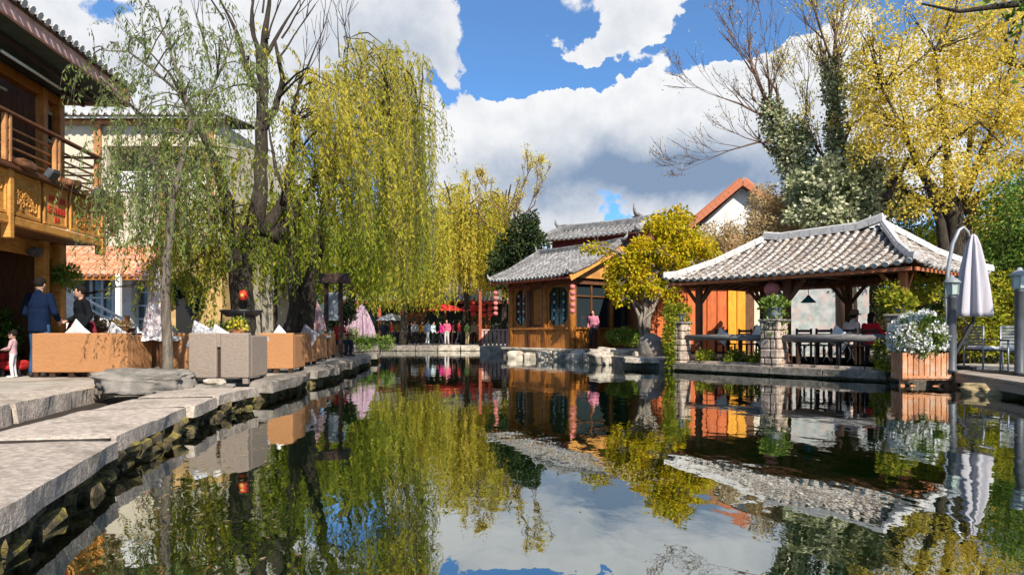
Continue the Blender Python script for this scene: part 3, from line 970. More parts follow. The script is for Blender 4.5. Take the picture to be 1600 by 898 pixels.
# ------------------------------------------------------------------ timber restaurant on the left
def build_restaurant():
    rz = math.atan2(-0.995, 0.0995)
    t = thing('restaurant_building', 'two storey golden timber restaurant with carved balcony panels', 'building', (-8.5, 14.2, 0), rz)
    # local: x towards the camera along the facade, y towards the pond, z up
    LEN = 9.0
    w = MB().box(0.55, LEN, -6.0, -2.3, 0, 5.9).box(0.0, 0.55, -6.0, -1.02, 0, 5.9)
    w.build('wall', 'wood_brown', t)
    MB().box(0.56, 3.2, -2.28, -2.22, 0.1, 2.5).build('doorway', 'interior_dark', t)
    MB().box(0.7, 4.2, -2.28, -2.22, 3.75, 5.3).build('window', 'interior_dark', t)
    # golden boards at the far end of both floors
    for k in range(4):
        MB().box(0.02 + k * 0.13, 0.135 + k * 0.13, -1.0, -0.965, 0.05, 2.6).build('board', 'wood_gold', t, bevel=0.006)
    for k in range(4):
        MB().box(0.02 + k * 0.13, 0.135 + k * 0.13, -1.0, -0.965, 3.72, 5.55).build('board', 'wood_gold', t, bevel=0.006)
    wi = MB().box(0.16, 0.40, -0.95, -0.93, 4.72, 5.22).build('window', 'interior_dark', t)
    fr = MB()
    fr.box(0.10, 0.16, -0.955, -0.90, 4.66, 5.28).box(0.40, 0.46, -0.955, -0.90, 4.66, 5.28).box(0.16, 0.40, -0.955, -0.90, 5.22, 5.28).box(0.16, 0.40, -0.955, -0.90, 4.66, 4.72)
    fr.build('window_frame', 'plaster_cream', wi)
    for x, m, wd in ((0.02, 'wood_gold', 0.2), (0.62, 'wood_gold', 0.16)):
        MB().box(x - 0.02, x + wd, -0.92, -0.72, 0, 2.62).build('column', m, t, bevel=0.015)
        MB().box(x - 0.02, x + wd * .8, -0.92, -0.75, 3.7, 5.62).build('column', 'wood_orange', t, bevel=0.015)
    MB().box(1.72, 2.2, -1.5, -1.0, 0, 2.62).build('stone_column', 'edge_stone', t, bevel=0.03)
    MB().box(0.0, LEN, -0.98, -0.86, 2.3, 2.6).build('beam', 'wood_gold_h', t, bevel=0.01)
    MB().box(0.0, LEN, -1.0, -0.8, 5.45, 5.65).build('beam', 'wood_orange', t, bevel=0.01)
    # balcony
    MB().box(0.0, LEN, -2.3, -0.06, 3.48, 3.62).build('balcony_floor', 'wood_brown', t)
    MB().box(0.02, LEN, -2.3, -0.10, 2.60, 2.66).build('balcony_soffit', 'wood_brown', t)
    edges = [0.06, 1.30, 2.15, 3.08, 4.2, 5.4, 6.6]
    for k in range(len(edges) - 1):
        a, b = edges[k], edges[k + 1]
        pn = MB().box(a + 0.06, b - 0.06, -0.07, -0.03, 2.78, 3.42).build('balcony_panel', 'wood_gold_h', t)
        f = MB()
        f.box(a + .055, a + 0.10, -0.05, 0.0, 2.74, 3.46).box(b - 0.10, b - .055, -0.05, 0.0, 2.74, 3.46)
        f.box(a + 0.10, b - 0.10, -0.05, 0.0, 3.40, 3.46).box(a + 0.10, b - 0.10, -0.05, 0.0, 2.74, 2.80)
        f.build('panel_frame', 'wood_gold', pn, bevel=0.006)
        if k != 1:                       # carved scrolls in relief
            rs = random.Random(k)
            c = MB()
            for q in range(30):
                cx, cz = rs.uniform(a + .2, b - .2), rs.uniform(2.90, 3.30)
                r0 = rs.uniform(.05, .10)
                th = rs.uniform(0, 6)
                c.tube([(cx + math.cos(th + s * .75) * r0 * (1 - s * .10), -0.028, cz + math.sin(th + s * .75) * r0 * (1 - s * .10)) for s in range(8)], [.016, .018, .018, .017, .016, .014, .012, .008], 5)
            c.build('carving', 'wood_gold_h', pn, smooth=True)
        else:
            # red writing, three lines (viewed from the pond; local x runs towards the viewer's left)
            rs = random.Random(9)
            for z0, h, ga, gb, n in ((3.235, 0.105, 0.20, 0.74, 7), (3.035, 0.115, 0.17, 0.74, 6), (2.87, 0.10, 0.36, 0.54, 2)):
                for g in range(n):
                    x0 = b - 0.03 - ga - (gb - ga) * (g + 1) / n + 0.01
                    wg = (gb - ga) / n * 0.86
                    s = MB()
                    for q in range(3):
                        zz = z0 - h / 2 + h * (0.12 + 0.38 * q)
                        s.box(x0 + wg * rs.uniform(0, .12), x0 + wg * rs.uniform(.86, 1), -0.026, -0.012, zz - 0.009, zz + 0.009)
                    for q in range(2):
                        xx = x0 + wg * (0.3 + 0.4 * q + rs.uniform(-.08, .08))
                        s.box(xx - 0.009, xx + 0.009, -0.0262, -0.0122, z0 - h / 2 + rs.uniform(0, .02), z0 + h / 2 - rs.uniform(0, .02))
                    s.build('lettering', 'red_paint', pn)
    MB().box(0.0, LEN, -0.10, 0.02, 2.58, 2.72).build('beam', 'wood_gold_h', t, bevel=0.012)
    MB().box(0.0, LEN, -0.12, 0.10, 3.47, 3.53).build('ledge', 'wood_brown', t, bevel=0.01)
    MB().box(-0.06, 0.10, -0.13, 0.03, 2.42, 3.6).build('corner_post', 'wood_gold', t, bevel=0.015)
    MB().box(3.02, 3.14, -0.11, 0.04, 2.35, 3.47).build('panel_post', 'wood_gold', t, bevel=0.012)
    # railing
    for x in (0.04, 1.55, 3.0, 4.4, 5.8):
        p = MB()
        for dx in (-0.06, 0.06):
            p.box(x + dx - 0.03, x + dx + 0.03, -0.13, -0.06, 3.62, 4.40)
        for z in (3.8, 4.0, 4.2):
            p.box(x - 0.031, x + 0.031, -0.12, -0.07, z - 0.03, z + 0.03)
        p.build('rail_post', 'wood_rail', t, bevel=0.006)
    for z in (3.74, 3.90, 4.06, 4.22):
        MB().tube([(-0.02, -0.16, z), (LEN, -0.16, z)], 0.022, 7).build('rail', 'wood_rail', t, smooth=True)
    MB().box(-0.1, LEN, -0.15, -0.04, 4.405, 4.46).build('handrail', 'wood_post', t, bevel=0.012)
    for z in (3.74, 3.90, 4.06, 4.22):
        MB().tube([(0.0, -0.17, z), (0.0, -1.1, z)], 0.02, 7).build('rail', 'wood_rail', t, smooth=True)
    MB().box(-0.04, 0.04, -1.1, -0.14, 4.41, 4.45).build('handrail', 'wood_post', t)
    # carved beam ends and stone pots on the ledge
    for k, (x, z) in enumerate(((2.78, 3.60), (1.35, 3.60), (-0.08, 3.56))):
        o = link('beam_end', rock_mesh('beam_end', 0.20, 0.11, 0.085, 70 + k, sub=3, rough=0.35), 'wood_brown', t, smooth=True)
        o.location = (x, 0.07, z)
    # floodlights
    for k, (x, z) in enumerate(((2.05, 3.62), (0.42, 3.62), (1.05, 2.35))):
        fl = MB().cbox((x, 0.10 if z > 3 else -0.75, z), (0.26, 0.12, 0.17), rx=-0.6).build('floodlight', 'post_metal', t, bevel=0.015)
        MB().cbox((x, (0.10 if z > 3 else -0.75) + 0.055, z + 0.03), (0.20, 0.02, 0.11), rx=-0.6).build('lens', 'window_glass', fl)
    # roof
    rf = MB().box(-0.35, LEN, 0.30, 0.36, 5.70, 5.93).build('roof', 'fascia_pink', t)
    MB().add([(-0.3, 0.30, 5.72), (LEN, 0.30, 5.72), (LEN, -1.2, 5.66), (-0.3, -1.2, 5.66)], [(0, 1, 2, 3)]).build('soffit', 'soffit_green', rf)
    for k in range(3):
        MB().box(-0.3, LEN, -0.15 - 0.42 * k, -0.09 - 0.42 * k, 5.57, 5.655).build('purlin', 'wood_dark', rf)
    for k, (ya, za) in enumerate(((-.30, 5.50), (-1.0, 5.28))):
        MB().tube([(1.0 + k * .5, ya, za), (2.8 + k * .5, ya, za)], .028, 8).build('tube_light', 'white_paint', rf, smooth=True)
    MB().box(-0.38, -0.31, -6.0, 0.36, 5.62, 5.92).build('bargeboard', 'fascia_pink', rf)
    tile_slope(rf, (-0.4, 0.42, 5.97), (LEN, 0.42, 5.97), (-0.4, -3.2, 7.7), (LEN, -3.2, 7.7), spacing=0.21, rad=0.06, tile='tile_grey', seed=2)
    e = link('eave_carving', rock_mesh('eave_carving', 0.16, 0.07, 0.13, 77, sub=3, rough=0.4), 'wood_gold', rf, smooth=True)
    e.location = (0.05, 0.42, 5.72)
    MB().tube([(1.1, 0.46, 5.72), (0.2, 0.5, 5.62), (-0.9, 0.56, 5.46)], [0.03, 0.028, 0.02], 7).build('gutter', 'bark_grey', rf, smooth=True)


build_restaurant()


# ------------------------------------------------------------------ cream house behind the terrace
def build_cream_house():
    Y = 22.0
    t = thing('cream_house', 'cream plastered house with orange tiled awning and blue framed windows', 'house', (-12.0, Y, 0))
    X = lambda px, d=0.0: (px - 800) / F * (Y + d) + 12.0
    Z = lambda py, d=0.0: CAM_Z + (520 - py) / F * (Y + d)
    x0, x1 = X(60), X(345)
    # body with a recessed loggia upstairs
    w = MB()
    w.box(x0, x1, 1.4, 8, 0, Z(188))
    w.box(x0, X(166), 0.0, 1.4, Z(270), Z(190))
    w.box(x0, x1, 0.0, 1.395, Z(385), Z(300))
    w.box(X(166), x1, 0.0, 1.39, Z(228), Z(190))
    w.box(x0, X(182), 0.02, 1.38, Z(270), Z(300))
    w.box(X(325), x1, 0.01, 1.38, Z(228), Z(300))
    w.build('wall', 'plaster_cream', t)
    MB().box(X(182), X(325), -0.05, 0.05, Z(300), Z(268)).build('balcony_parapet', 'plaster_white', t, bevel=0.02)
    for a, b in ((178, 212), (222, 262), (272, 312)):
        wn = MB().box(X(a, 1.4), X(b, 1.4), 1.36, 1.39, Z(296, 1.4), Z(240, 1.4)).build('window', 'window_glass', t)
        f = MB()
        xa, xb, za, zb = X(a, 1.4), X(b, 1.4), Z(296, 1.4), Z(240, 1.4)
        for xx in (xa, (xa + xb) / 2, xb):
            f.box(xx - .03, xx + .03, 1.32, 1.36, za, zb)
        f.box(xa, xb, 1.325, 1.355, zb - .05, zb).box(xa, xb, 1.325, 1.355, (za + zb) / 2 - .025, (za + zb) / 2 + .025)
        f.build('window_frame', 'white_paint', wn)
    for px, a, b in ((155, 245, 193), (256, 375, 226), (330, 375, 193)):
        MB().box(X(px) - .11, X(px) + .11, -0.14, -0.055, Z(a), Z(b)).build('timber_post', 'wood_rail', t, bevel=0.01)
    MB().box(x0, x1 + .2, -0.18, -0.145, Z(196), Z(190)).build('eave_beam', 'wood_rail', t)
    # upper roof
    rf = MB().box(x0 - .2, x1 + .3, -0.45, -0.38, Z(192) + .02, Z(187)).build('roof', 'plaster_white', t)
    tile_slope(rf, (x0 - .2, -0.5, Z(186)), (x1 + .3, -0.5, Z(186)), (x0 - .2, 2.2, Z(166)), (x1 + .3, 2.2, Z(166)), spacing=0.24, rad=0.07, tile='tile_grey', seed=7)
    ridge(rf, [(x0 - .2, 2.2, Z(165)), (x1 + .3, 2.2, Z(165))], mat='tile_grey')
    # ground floor: awning
    aw = MB().box(X(95), X(252), -1.22, -1.15, Z(437, -1.2), Z(430, -1.2)).build('awning', 'wood_orange', t)
    tile_slope(aw, (X(92), -1.25, Z(429, -1.2)), (X(254), -1.25, Z(429, -1.2)), (X(92), 0.0, Z(386)), (X(254), 0.0, Z(386)), spacing=0.2, rad=0.065, tile='tile_orange', bed='tile_orange', cap='tile_orange', seed=9)
    # ground floor wall in pieces with openings
    g = MB()
    g.box(x0, X(112), 0.1, 1.39, 0, Z(385) - .02)
    g.box(X(112), X(182), 0.1, 1.39, 0, Z(494))
    g.box(X(182), X(202), 0.1, 1.39, 0, Z(385) - .02)
    g.box(X(240), X(246), 0.1, 1.39, 0, Z(385) - .02)
    g.box(X(112), X(182), 0.1, 1.39, Z(434), Z(385) - .02)
    g.box(X(202), X(240), 0.1, 1.39, Z(434), Z(385) - .02)
    g.build('lower_wall', 'plaster_white', t)
    MB().box(X(262), X(345), 0.1, 1.0, 0, Z(385) - .03).build('side_wall', 'plaster_ochre', t)
    for a, b, za, zb, cols, rows in ((112, 182, 494, 434, 4, 2), (202, 240, 519, 434, 2, 4)):
        gl = MB().box(X(a), X(b), 0.5, 0.54, Z(za), Z(zb)).build('window' if za < 500 else 'glass_door', 'window_glass', t)
        f = MB()
        for i in range(cols + 1):
            xx = X(a) + (X(b) - X(a)) * i / cols
            f.box(xx - .04, xx + .04, 0.42, 0.498, Z(za), Z(zb))
        for j in range(rows + 1):
            zz = Z(za) + (Z(zb) - Z(za)) * j / rows
            f.box(X(a), X(b), 0.425, 0.495, zz - .03, zz + .03)
        f.build('window_frame', 'frame_blue', gl)
    MB().box(X(186, -1.3) - .07, X(186, -1.3) + .07, -1.4, -1.26, 0, Z(428, -1.3)).build('awning_post', 'white_paint', t, bevel=0.01)
    MB().box(X(274), X(304), 0.02, 0.12, 0, Z(440)).build('doorway', 'interior_dark', t)
    # stair with white railing
    st = MB()
    A, B = (X(128, -1.8), -1.8, Z(452, -1.8)), (X(236, -1.8), -1.8, 0.25)
    n = 8
    for i in range(n):
        xx = A[0] + (B[0] - A[0]) * i / n
        zz = (A[2] - 0.75) * (1 - i / n)
        st.box(xx, xx + (B[0] - A[0]) / n + .02, -2.6, -1.7, max(0, zz - .25), max(zz, .06))
    s = st.build('stair', 'plaster_white', t)
    for dz, r in ((0.0, 0.04), (-0.22, 0.028), (-0.5, 0.03)):
        MB().tube([(A[0] - 2, -2.62, A[2] + dz), (A[0], -2.62, A[2] + dz), (B[0], -2.62, max(.1, B[2] + .75 + dz)), ], r, 8).build('stair_rail', 'white_paint', s, smooth=True)
    for k in range(4):
        xx = A[0] + (B[0] - A[0]) * k / 3
        zt = A[2] + (B[2] + .75 - A[2]) * k / 3
        MB().tube([(xx, -2.62, max(0, zt - 1.0)), (xx, -2.62, zt)], 0.03, 8).build('stair_post', 'white_paint', s, smooth=True)


build_cream_house()


# ------------------------------------------------------------------ wooden house on the water
def lantern_string(label, loc, n=4, r=0.13, top=0.0, mat='lantern_pink', group=None):
    t = thing('lantern_string', label, 'lantern', loc, 0, group)
    MB().tube([(0, 0, 0.15), (0, 0, -n * r * 2.25)], 0.012, 5).build('cord', 'wood_dark', t)
    for k in range(n):
        z = -r - k * r * 2.2
        l = MB().lathe([(0.3 * r, -r * .92), (.75 * r, -r * .75), (r, -r * .25), (r, r * .25), (.75 * r, r * .75), (.3 * r, r * .92)], 14, (0, 0, z), fold=0.04, folds=7)
        l.build('lantern', mat, t, smooth=True)
    return t


def build_wooden_house():
    rz = math.atan2(-0.78, 0.627)
    t = thing('wooden_house', 'glossy brown timber house with tiled roof standing at the water', 'house', (-0.01, 30.97, 0), rz)
    W, D, FZ, TZ = 3.95, 4.6, 0.16, 3.06
    MB().box(-0.25, W + .3, -0.3, D, -0.6, 0.05).build('stone_base', 'pillar_stone', t, bevel=0.03)
    MB().box(-0.32, W + .38, -0.38, D, 0.054, FZ).build('floor_slab', 'pale_rock', t, bevel=0.02)
    # dark inner room so that windows look in
    MB().box(0.25, W - .25, 0.3, D - .2, FZ + .004, TZ - .1).build('inner_room', 'interior_dark', t)
    posts = [(0, 0), (1.22, 0), (2.3, 0), (W, 0), (W, 2.3), (W, D), (0, D)]
    for i, (x, y) in enumerate(posts):
        MB().tube([(x, y, FZ), (x, y, TZ)], 0.15 if i in (0, 3) else 0.12, 12).build('column', 'wood_orange' if i != 1 else 'wood_brown', t, smooth=True)
        MB().tube([(x, y, TZ - .42), (x, y, TZ - .02)], 0.165 if i in (0, 3) else .135, 12).build('column_head', 'wood_red', t, smooth=True)
    # wainscot boards: front and gable side
    n = 14
    for i in range(n):
        a = 0.16 + (W - .32) * i / n
        MB().box(a + .006, a + (W - .32) / n - .006, -0.05, 0.02 + (.012 if i % 2 else 0), FZ, 0.93).build('board', 'wood_orange', t, bevel=0.008)
    n = 16
    for i in range(n):
        a = 0.16 + (D - .32) * i / n
        MB().box(W - .02 - (.012 if i % 2 else 0), W + .05, a + .006, a + (D - .32) / n - .006, FZ, 0.93).build('board', 'wood_orange', t, bevel=0.008)
    MB().box(-0.12, W + .12, -0.12, 0.06, 0.932, 1.04).build('sill', 'wood_orange', t, bevel=0.015)
    MB().box(W - .06, W + .125, 0.062, D, 0.934, 1.036).build('sill', 'wood_orange', t, bevel=0.015)
    MB().box(-0.1, W + .1, -0.08, 0.08, TZ - .25, TZ).build('lintel', 'wood_red', t, bevel=0.01)
    MB().box(W - .08, W + .08, 0.082, D, TZ - .25, TZ - .003).build('lintel', 'wood_brown', t, bevel=0.01)
    # front windows with octagon openings and lattice
    for (a, b, mt) in ((0.18, 1.08, 'wood_orange'), (1.36, 2.16, 'wood_brown'), (2.44, 3.78, 'wood_orange')):
        z0, z1 = 1.045, TZ - .255
        oct_ = mt == 'wood_orange'
        win = MB().box(a, b, 0.06, 0.09, z0, z1).build('window', 'dark_glass' if oct_ else 'wood_brown', t)
        f = MB()
        cx = (a + b) / 2
        f.box(a, a + .09, -0.02, 0.055, z0, z1).box(b - .09, b, -0.02, 0.055, z0, z1)
        f.box(a + .09, b - .09, -0.02, 0.055, z1 - .09, z1).box(a + .09, b - .09, -0.02, 0.055, z0, z0 + .09)
        if oct_:
            c = .26
            for sx, xx in ((1, a + .09), (-1, b - .09)):
                for sz, zz in ((1, z0 + .09), (-1, z1 - .09)):
                    f.add([(xx, -.015, zz), (xx + sx * c, -.015, zz), (xx, -.015, zz + sz * c), (xx, .05, zz), (xx + sx * c, .05, zz), (xx, .05, zz + sz * c)], [(0, 1, 2), (3, 5, 4), (1, 4, 5, 2), (0, 3, 4, 1), (2, 5, 3, 0)])
        f.build('window_frame', mt, win, bevel=0.006)
        if oct_:
            for i in range(4):
                for j in range(2):
                    x = a + .09 + (b - a - .18) * (j + .5) / 2
                    z = z0 + .2 + (z1 - z0 - .4) * (i + .5) / 4
                    MB().lathe([(.055, -.012), (.07, 0), (.055, .012)], 8, (0, 0, 0)).build('lattice_rosette', 'lamp_glass', win, loc=(x, 0.03, z)).rotation_euler = (PI / 2, 0, 0)
            lt = MB()
            for k in range(1, 4):
                x = a + (b - a) * k / 4
                lt.box(x - .012, x + .012, 0.02, 0.05, z0 + .09, z1 - .09)
            lt.build('lattice', 'wood_dark', win)
        else:
            for k in range(3):
                MB().box(a + .1 + k * (b - a - .2) / 3 + .01, a + .1 + (k + 1) * (b - a - .2) / 3 - .01, 0.02, 0.058, z0 + .1, z1 - .1).build('panel', 'wood_orange', win, bevel=.01)
    # gable-side wide window
    win = MB().box(W - .09, W - .06, 0.18, D - .2, 1.04, TZ - .26).build('window', 'dark_glass', t)
    f = MB()
    for y in (.2, 1.1, 2.18, 2.46, 3.4, 4.3):
        f.box(W - .055, W + .02, y - .04, y + .04, 1.04, TZ - .26)
    f.box(W - .05, W + .015, .24, D - .24, 2.3, 2.36)
    f.build('window_frame', 'wood_brown', win)
    # roof: two slopes, gable towards +x
    ex0, ex1, ey0, ey1, yr, zr = -0.75, W + .62, -0.72, D + .75, 2.3, 4.55
    ze = 3.10
    rf = MB().add([(ex1 - .45, ey0 + .3, TZ), (ex1 - .45, ey1 - .3, TZ), (ex1 - .45, yr, zr - .16), (ex1 - .4, ey0 + .3, TZ), (ex1 - .4, ey1 - .3, TZ), (ex1 - .4, yr, zr - .16)],
                  [(0, 1, 2), (5, 4, 3), (0, 3, 4, 1), (1, 4, 5, 2), (2, 5, 3, 0)]).build('roof', 'wood_gold_h', t)
    tile_slope(rf, (ex0, ey0, ze), (ex1, ey0, ze), (ex0, yr, zr), (ex1, yr, zr), spacing=0.24, rad=0.07, sag=0.10, lift=0.10, tile='tile_grey', bed='tile_bed', seed=21)
    tile_slope(rf, (ex1, ey1, ze), (ex0, ey1, ze), (ex1, yr, zr), (ex0, yr, zr), spacing=0.24, rad=0.07, sag=0.10, tile='tile_grey', bed='tile_bed', joined=True, seed=22)
    ridge(rf, [(ex0, yr, zr + .10), (0.4, yr, zr + .06), (W - .4, yr, zr + .06), (ex1, yr, zr + .12)], mat='tile_grey', horn=0.3, horn2=0.35)
    for xx in (ex0 + .05, ex1 - .05):
        ridge(rf, [(xx, ey0 + .1, ze + .13), (xx, ey0 + 1.1, ze + .52), (xx, yr - .1, zr + .06)], w=.2, h=.14, mat='tile_grey', name='verge', horn=0.28)
        bb = MB()
        for (ya, yb) in ((ey0, yr), (ey1, yr)):
            bb.bar((xx, ya + (0.05 if ya < yb else -.05), ze - .12), (xx, yr, zr - .16), 0.05, 0.24)
        bb.build('bargeboard', 'wood_gold_h', rf)
    MB().box(ex0 + .05, ex1 - .05, ey0 + .02, ey0 + .07, ze - .14, ze - .06).build('eave_board', 'wood_red', rf)
    for k in range(12):
        x = ex0 + .2 + k * (ex1 - ex0 - .4) / 11
        MB().bar((x, ey0 + .08, ze - .10), (x, 0.1, ze + .24), 0.07, 0.09).build('rafter', 'wood_brown', rf)


build_wooden_house()
lantern_string('string of pink paper lanterns by the far corner of the wooden house', (-0.74, 30.75, 2.70), 5, 0.105)
lantern_string('string of pink paper lanterns by the gable corner of the wooden house', (2.42, 27.3, 2.75), 5, 0.11)


# ------------------------------------------------------------------ open pavilion on the right
PAV_O = Vector((4.7, 21.0, 0))
PAV_X = Vector((0.629, -0.777, 0)).normalized()
PAV_Y = Vector((0.777, 0.629, 0)).normalized()
PAV_RZ = math.atan2(PAV_X.y, PAV_X.x)


def pav(x, y, z=0.0):
    return PAV_O + PAV_X * x + PAV_Y * y + Vector((0, 0, z))


def build_pavilion():
    t = thing('open_pavilion', 'open sided timber pavilion with weathered tiled hip roof on the bank', 'pavilion', PAV_O, PAV_RZ)
    L, D = 7.1, 5.0
    ze, zr = 2.36, 3.62
    k0, k1 = 1.85, 1.75
    MB().box(0.45, 6.9, -0.3, 5.2, -0.5, 0.0).build('floor', 'pillar_stone', t)
    for x, y, m in ((.75, .7, 'wood_post'), (3.6, .7, 'wood_post'), (6.55, .7, 'wood_post_red'), (.75, 4.3, 'wood_post'), (3.6, 4.3, 'wood_post'), (6.55, 4.3, 'wood_post')):
        p = MB().box(x - .085, x + .085, y - .085, y + .085, 0, 2.3).build('post', m, t, bevel=0.012)
        br = MB()
        for sx in (-1, 1):
            if 0 < x + sx * .6 < L:
                br.bar((x + sx * .08, y, 1.72), (x + sx * .52, y, 2.26), 0.08, 0.09)
        br.bar((x, y + (.08 if y < 2 else -.08), 1.72), (x, y + (.52 if y < 2 else -.52), 2.26), .08, .09)
        br.build('brace', m, p)
    for y in (.7, 4.3):
        MB().box(.3, L - .3, y - .09, y + .09, 2.25, 2.41).build('beam', 'wood_post', t, bevel=0.01)
    for x in (.75, 3.6, 6.55):
        MB().box(x - .08, x + .08, .35, 4.65, 2.415, 2.56).build('beam', 'wood_post', t, bevel=0.01)
    rf = MB().add([(.6, .6, 2.42), (L - .6, .6, 2.42), (L - .6, D - .6, 2.42), (.6, D - .6, 2.42), (k0, D / 2, zr - .25), (L - k1, D / 2, zr - .25)],
                  [(0, 1, 5, 4), (2, 3, 4, 5), (1, 2, 5), (3, 0, 4)]).build('roof', 'wood_dark', t)
    A, B, C, Dd = (0, 0, ze), (L, 0, ze), (L, D, ze), (0, D, ze)
    R0, R1 = (k0, D / 2, zr), (L - k1, D / 2, zr + .05)
    kw = dict(spacing=0.245, rad=0.064, sag=0.10, lift=0.10, tile='tile_pale', bed='tile_bed', cap='tile_cap', step=0.24)
    tile_slope(rf, A, B, R0, R1, seed=31, **kw)
    tile_slope(rf, B, C, R1, R1, seed=32, **kw)
    tile_slope(rf, Dd, A, R0, R0, seed=33, **kw)
    tile_slope(rf, C, Dd, R1, R0, seed=34, joined=True, **kw)
    Z = Vector((0, 0, 1))
    V = Vector
    ridge(rf, [V(R0) + Z * .16, V(R0).lerp(V(R1), .15) + Z * .06, V(R0).lerp(V(R1), .8) + Z * .06, V(R1) + Z * .22], w=.17, h=.16, mat='tile_cap')
    for c, r in ((A, R0), (B, R1), (C, R1), (Dd, R0)):
        c, r = V(c), V(r)
        ridge(rf, [c + Z * .20 - (r - c).normalized() * .05, c.lerp(r, .12) + Z * .07, c.lerp(r, .5) + Z * -.02, r + Z * .08], w=.15, h=.12, mat='tile_cap', name='hip_ridge')
    # eave boards and rafters
    for a, b in ((A, B), (B, C), (C, Dd), (Dd, A)):
        a, b = V(a), V(b)
        cen = V((L / 2, D / 2, ze))
        d = (b - a).normalized()
        inw = Z.cross(d)
        if inw.dot(cen - a) < 0:
            inw = -inw
        MB().bar(a + inw * .06 + d * .12 - Z * .085, b + inw * .06 - d * .12 - Z * .085, 0.04, 0.085).build('eave_board', 'wood_post_red', rf)
        n = int((b - a).length / 0.42)
        for i in range(1, n):
            q = a + d * ((b - a).length * i / n)
            MB().bar(q + inw * .09 - Z * .09, q + inw * .78 + Z * .10, 0.06, 0.07).build('rafter', 'wood_post', rf)
    # ledge of long stone blocks over the water
    lx = 0.85
    k = 0
    while lx < 6.7:
        ln = min(1.5 + .4 * math.sin(k * 3), 6.75 - lx)
        rough_slab('ledge_stone', [(lx + .01, -.74), (lx + ln - .01, -.74), (lx + ln - .01, -.30), (lx + .01, -.30)], -0.24, -0.06, 140 + k, 'edge_stone', t, amp=0.025, cell=0.12)
        lx += ln
        k += 1
    # log rails between the pillars
    MB().tube([(0.95, -.3, .66), (2.3, -.3, .68), (3.62, -.3, .66)], .085, 10).build('log_rail', 'log_grey', t, smooth=True)
    MB().tube([(3.98, -.3, .66), (5.3, -.3, .67), (6.6, -.3, .69)], .095, 10).build('log_rail', 'log_grey', t, smooth=True)
    # iron scroll panel below the rail
    for x in (4.3, 4.9, 5.5, 6.1):
        ir = MB()
        ir.tube([(x + .28 * math.cos(a * PI / 8), -.32, .30 + .28 * math.sin(a * PI / 8)) for a in range(-2, 11)], .012, 5)
        ir.tube([(x, -.32, -.06), (x, -.32, .56)], .012, 5)
        ir.build('iron_scroll', 'black_metal', t, smooth=True)


build_pavilion()


def stone_pillar(label, x, y, h, w, seed):
    t = thing('stone_pillar', label, 'pillar', pav(x, y, -0.28), PAV_RZ)
    MB().box(-w / 2 + .03, w / 2 - .03, -w / 2 + .03, w / 2 - .03, 0, h - .02).build('core', 'tile_bed', t)
    rs = random.Random(seed)
    z = 0.0
    while z < h - .05:
        hh = rs.uniform(.13, .27)
        hh = min(hh, h - z)
        for side in range(4):
            a = -w / 2
            while a < w / 2 - .03:
                ln = rs.uniform(.10, .34)
                b = min(a + ln, w / 2)
                if w / 2 - b < .06:
                    b = w / 2
                m = Matrix.Rotation(side * PI / 2, 4, 'Z')
                MB().box(a + .006, b - .006, -w / 2 - rs.uniform(.0, .025), -w / 2 + .06, z + .006, z + hh - .006, m).build('stone', 'pillar_stone', t, bevel=.03, seg=2)
                a = b
        z += hh
    MB().box(-w / 2 - .05, w / 2 + .05, -w / 2 - .05, w / 2 + .05, h, h + .06).build('cap', 'edge_stone', t, bevel=.015)
    return t


stone_pillar('rough stone pillar at the vine end of the pavilion ledge', .8, -.3, 1.35, .44, 1)
stone_pillar('rough stone pillar in the middle of the pavilion ledge', 3.8, -.3, 1.38, .50, 2)
stone_pillar('sunlit stone pillar beside the white flower planter', 6.85, -.25, 1.45, .42, 3)


# ------------------------------------------------------------------ buildings behind
def build_back_walls():
    t = thing('red_shop', 'low shop with red and amber timber door panels behind the pavilion', 'shop', (5.6, 25.8, 0))
    MB().box(-.6, 3.6, .12, 4, 0, 2.9).build('wall', 'wood_brown', t)
    for k in range(8):
        MB().box(-.5 + k * .38, -.13 + k * .38 - .015, 0, .11, .1, 2.6).build('door_panel', 'panel_red', t, bevel=.015)
    for k in range(2):
        MB().box(2.56 + k * .34, 2.88 + k * .34, -.02, .11, .1, 2.6).build('door_panel', 'panel_amber', t, bevel=.015)
    rf = MB().box(-.9, 3.9, -.6, 4.2, 2.9, 3.0).build('roof', 'wood_dark', t)
    tile_slope(rf, (-.9, -.6, 3.02), (3.9, -.6, 3.02), (-.9, 2.2, 4.1), (3.9, 2.2, 4.1), spacing=.26, rad=.075, joined=True)
    t2 = thing('mural_wall', 'pale grey painted wall with faded mural behind the pavilion tables', 'wall', (11.4, 26.0, 0))
    MB().box(-1.9, 2.2, 0, .3, 0, 2.75).build('masonry', 'mural', t2)
    MB().box(-1.95, 2.25, -.05, .35, 2.754, 2.85).build('coping', 'tile_grey', t2)
    MB().box(-3.2, -1.95, .05, .3, 0, 2.6).build('panel', 'plaster_cream', t2)
    t3 = thing('garden_wall', 'ochre garden wall beyond the hedge behind the pavilion', 'wall', (19, 33, 0))
    MB().box(-4.5, 9, 0, .3, 0, 2.9).build('masonry', 'plaster_ochre', t3)
    MB().box(-4.6, 9.1, -.06, .36, 2.904, 3.02).build('coping', 'tile_grey', t3)


build_back_walls()


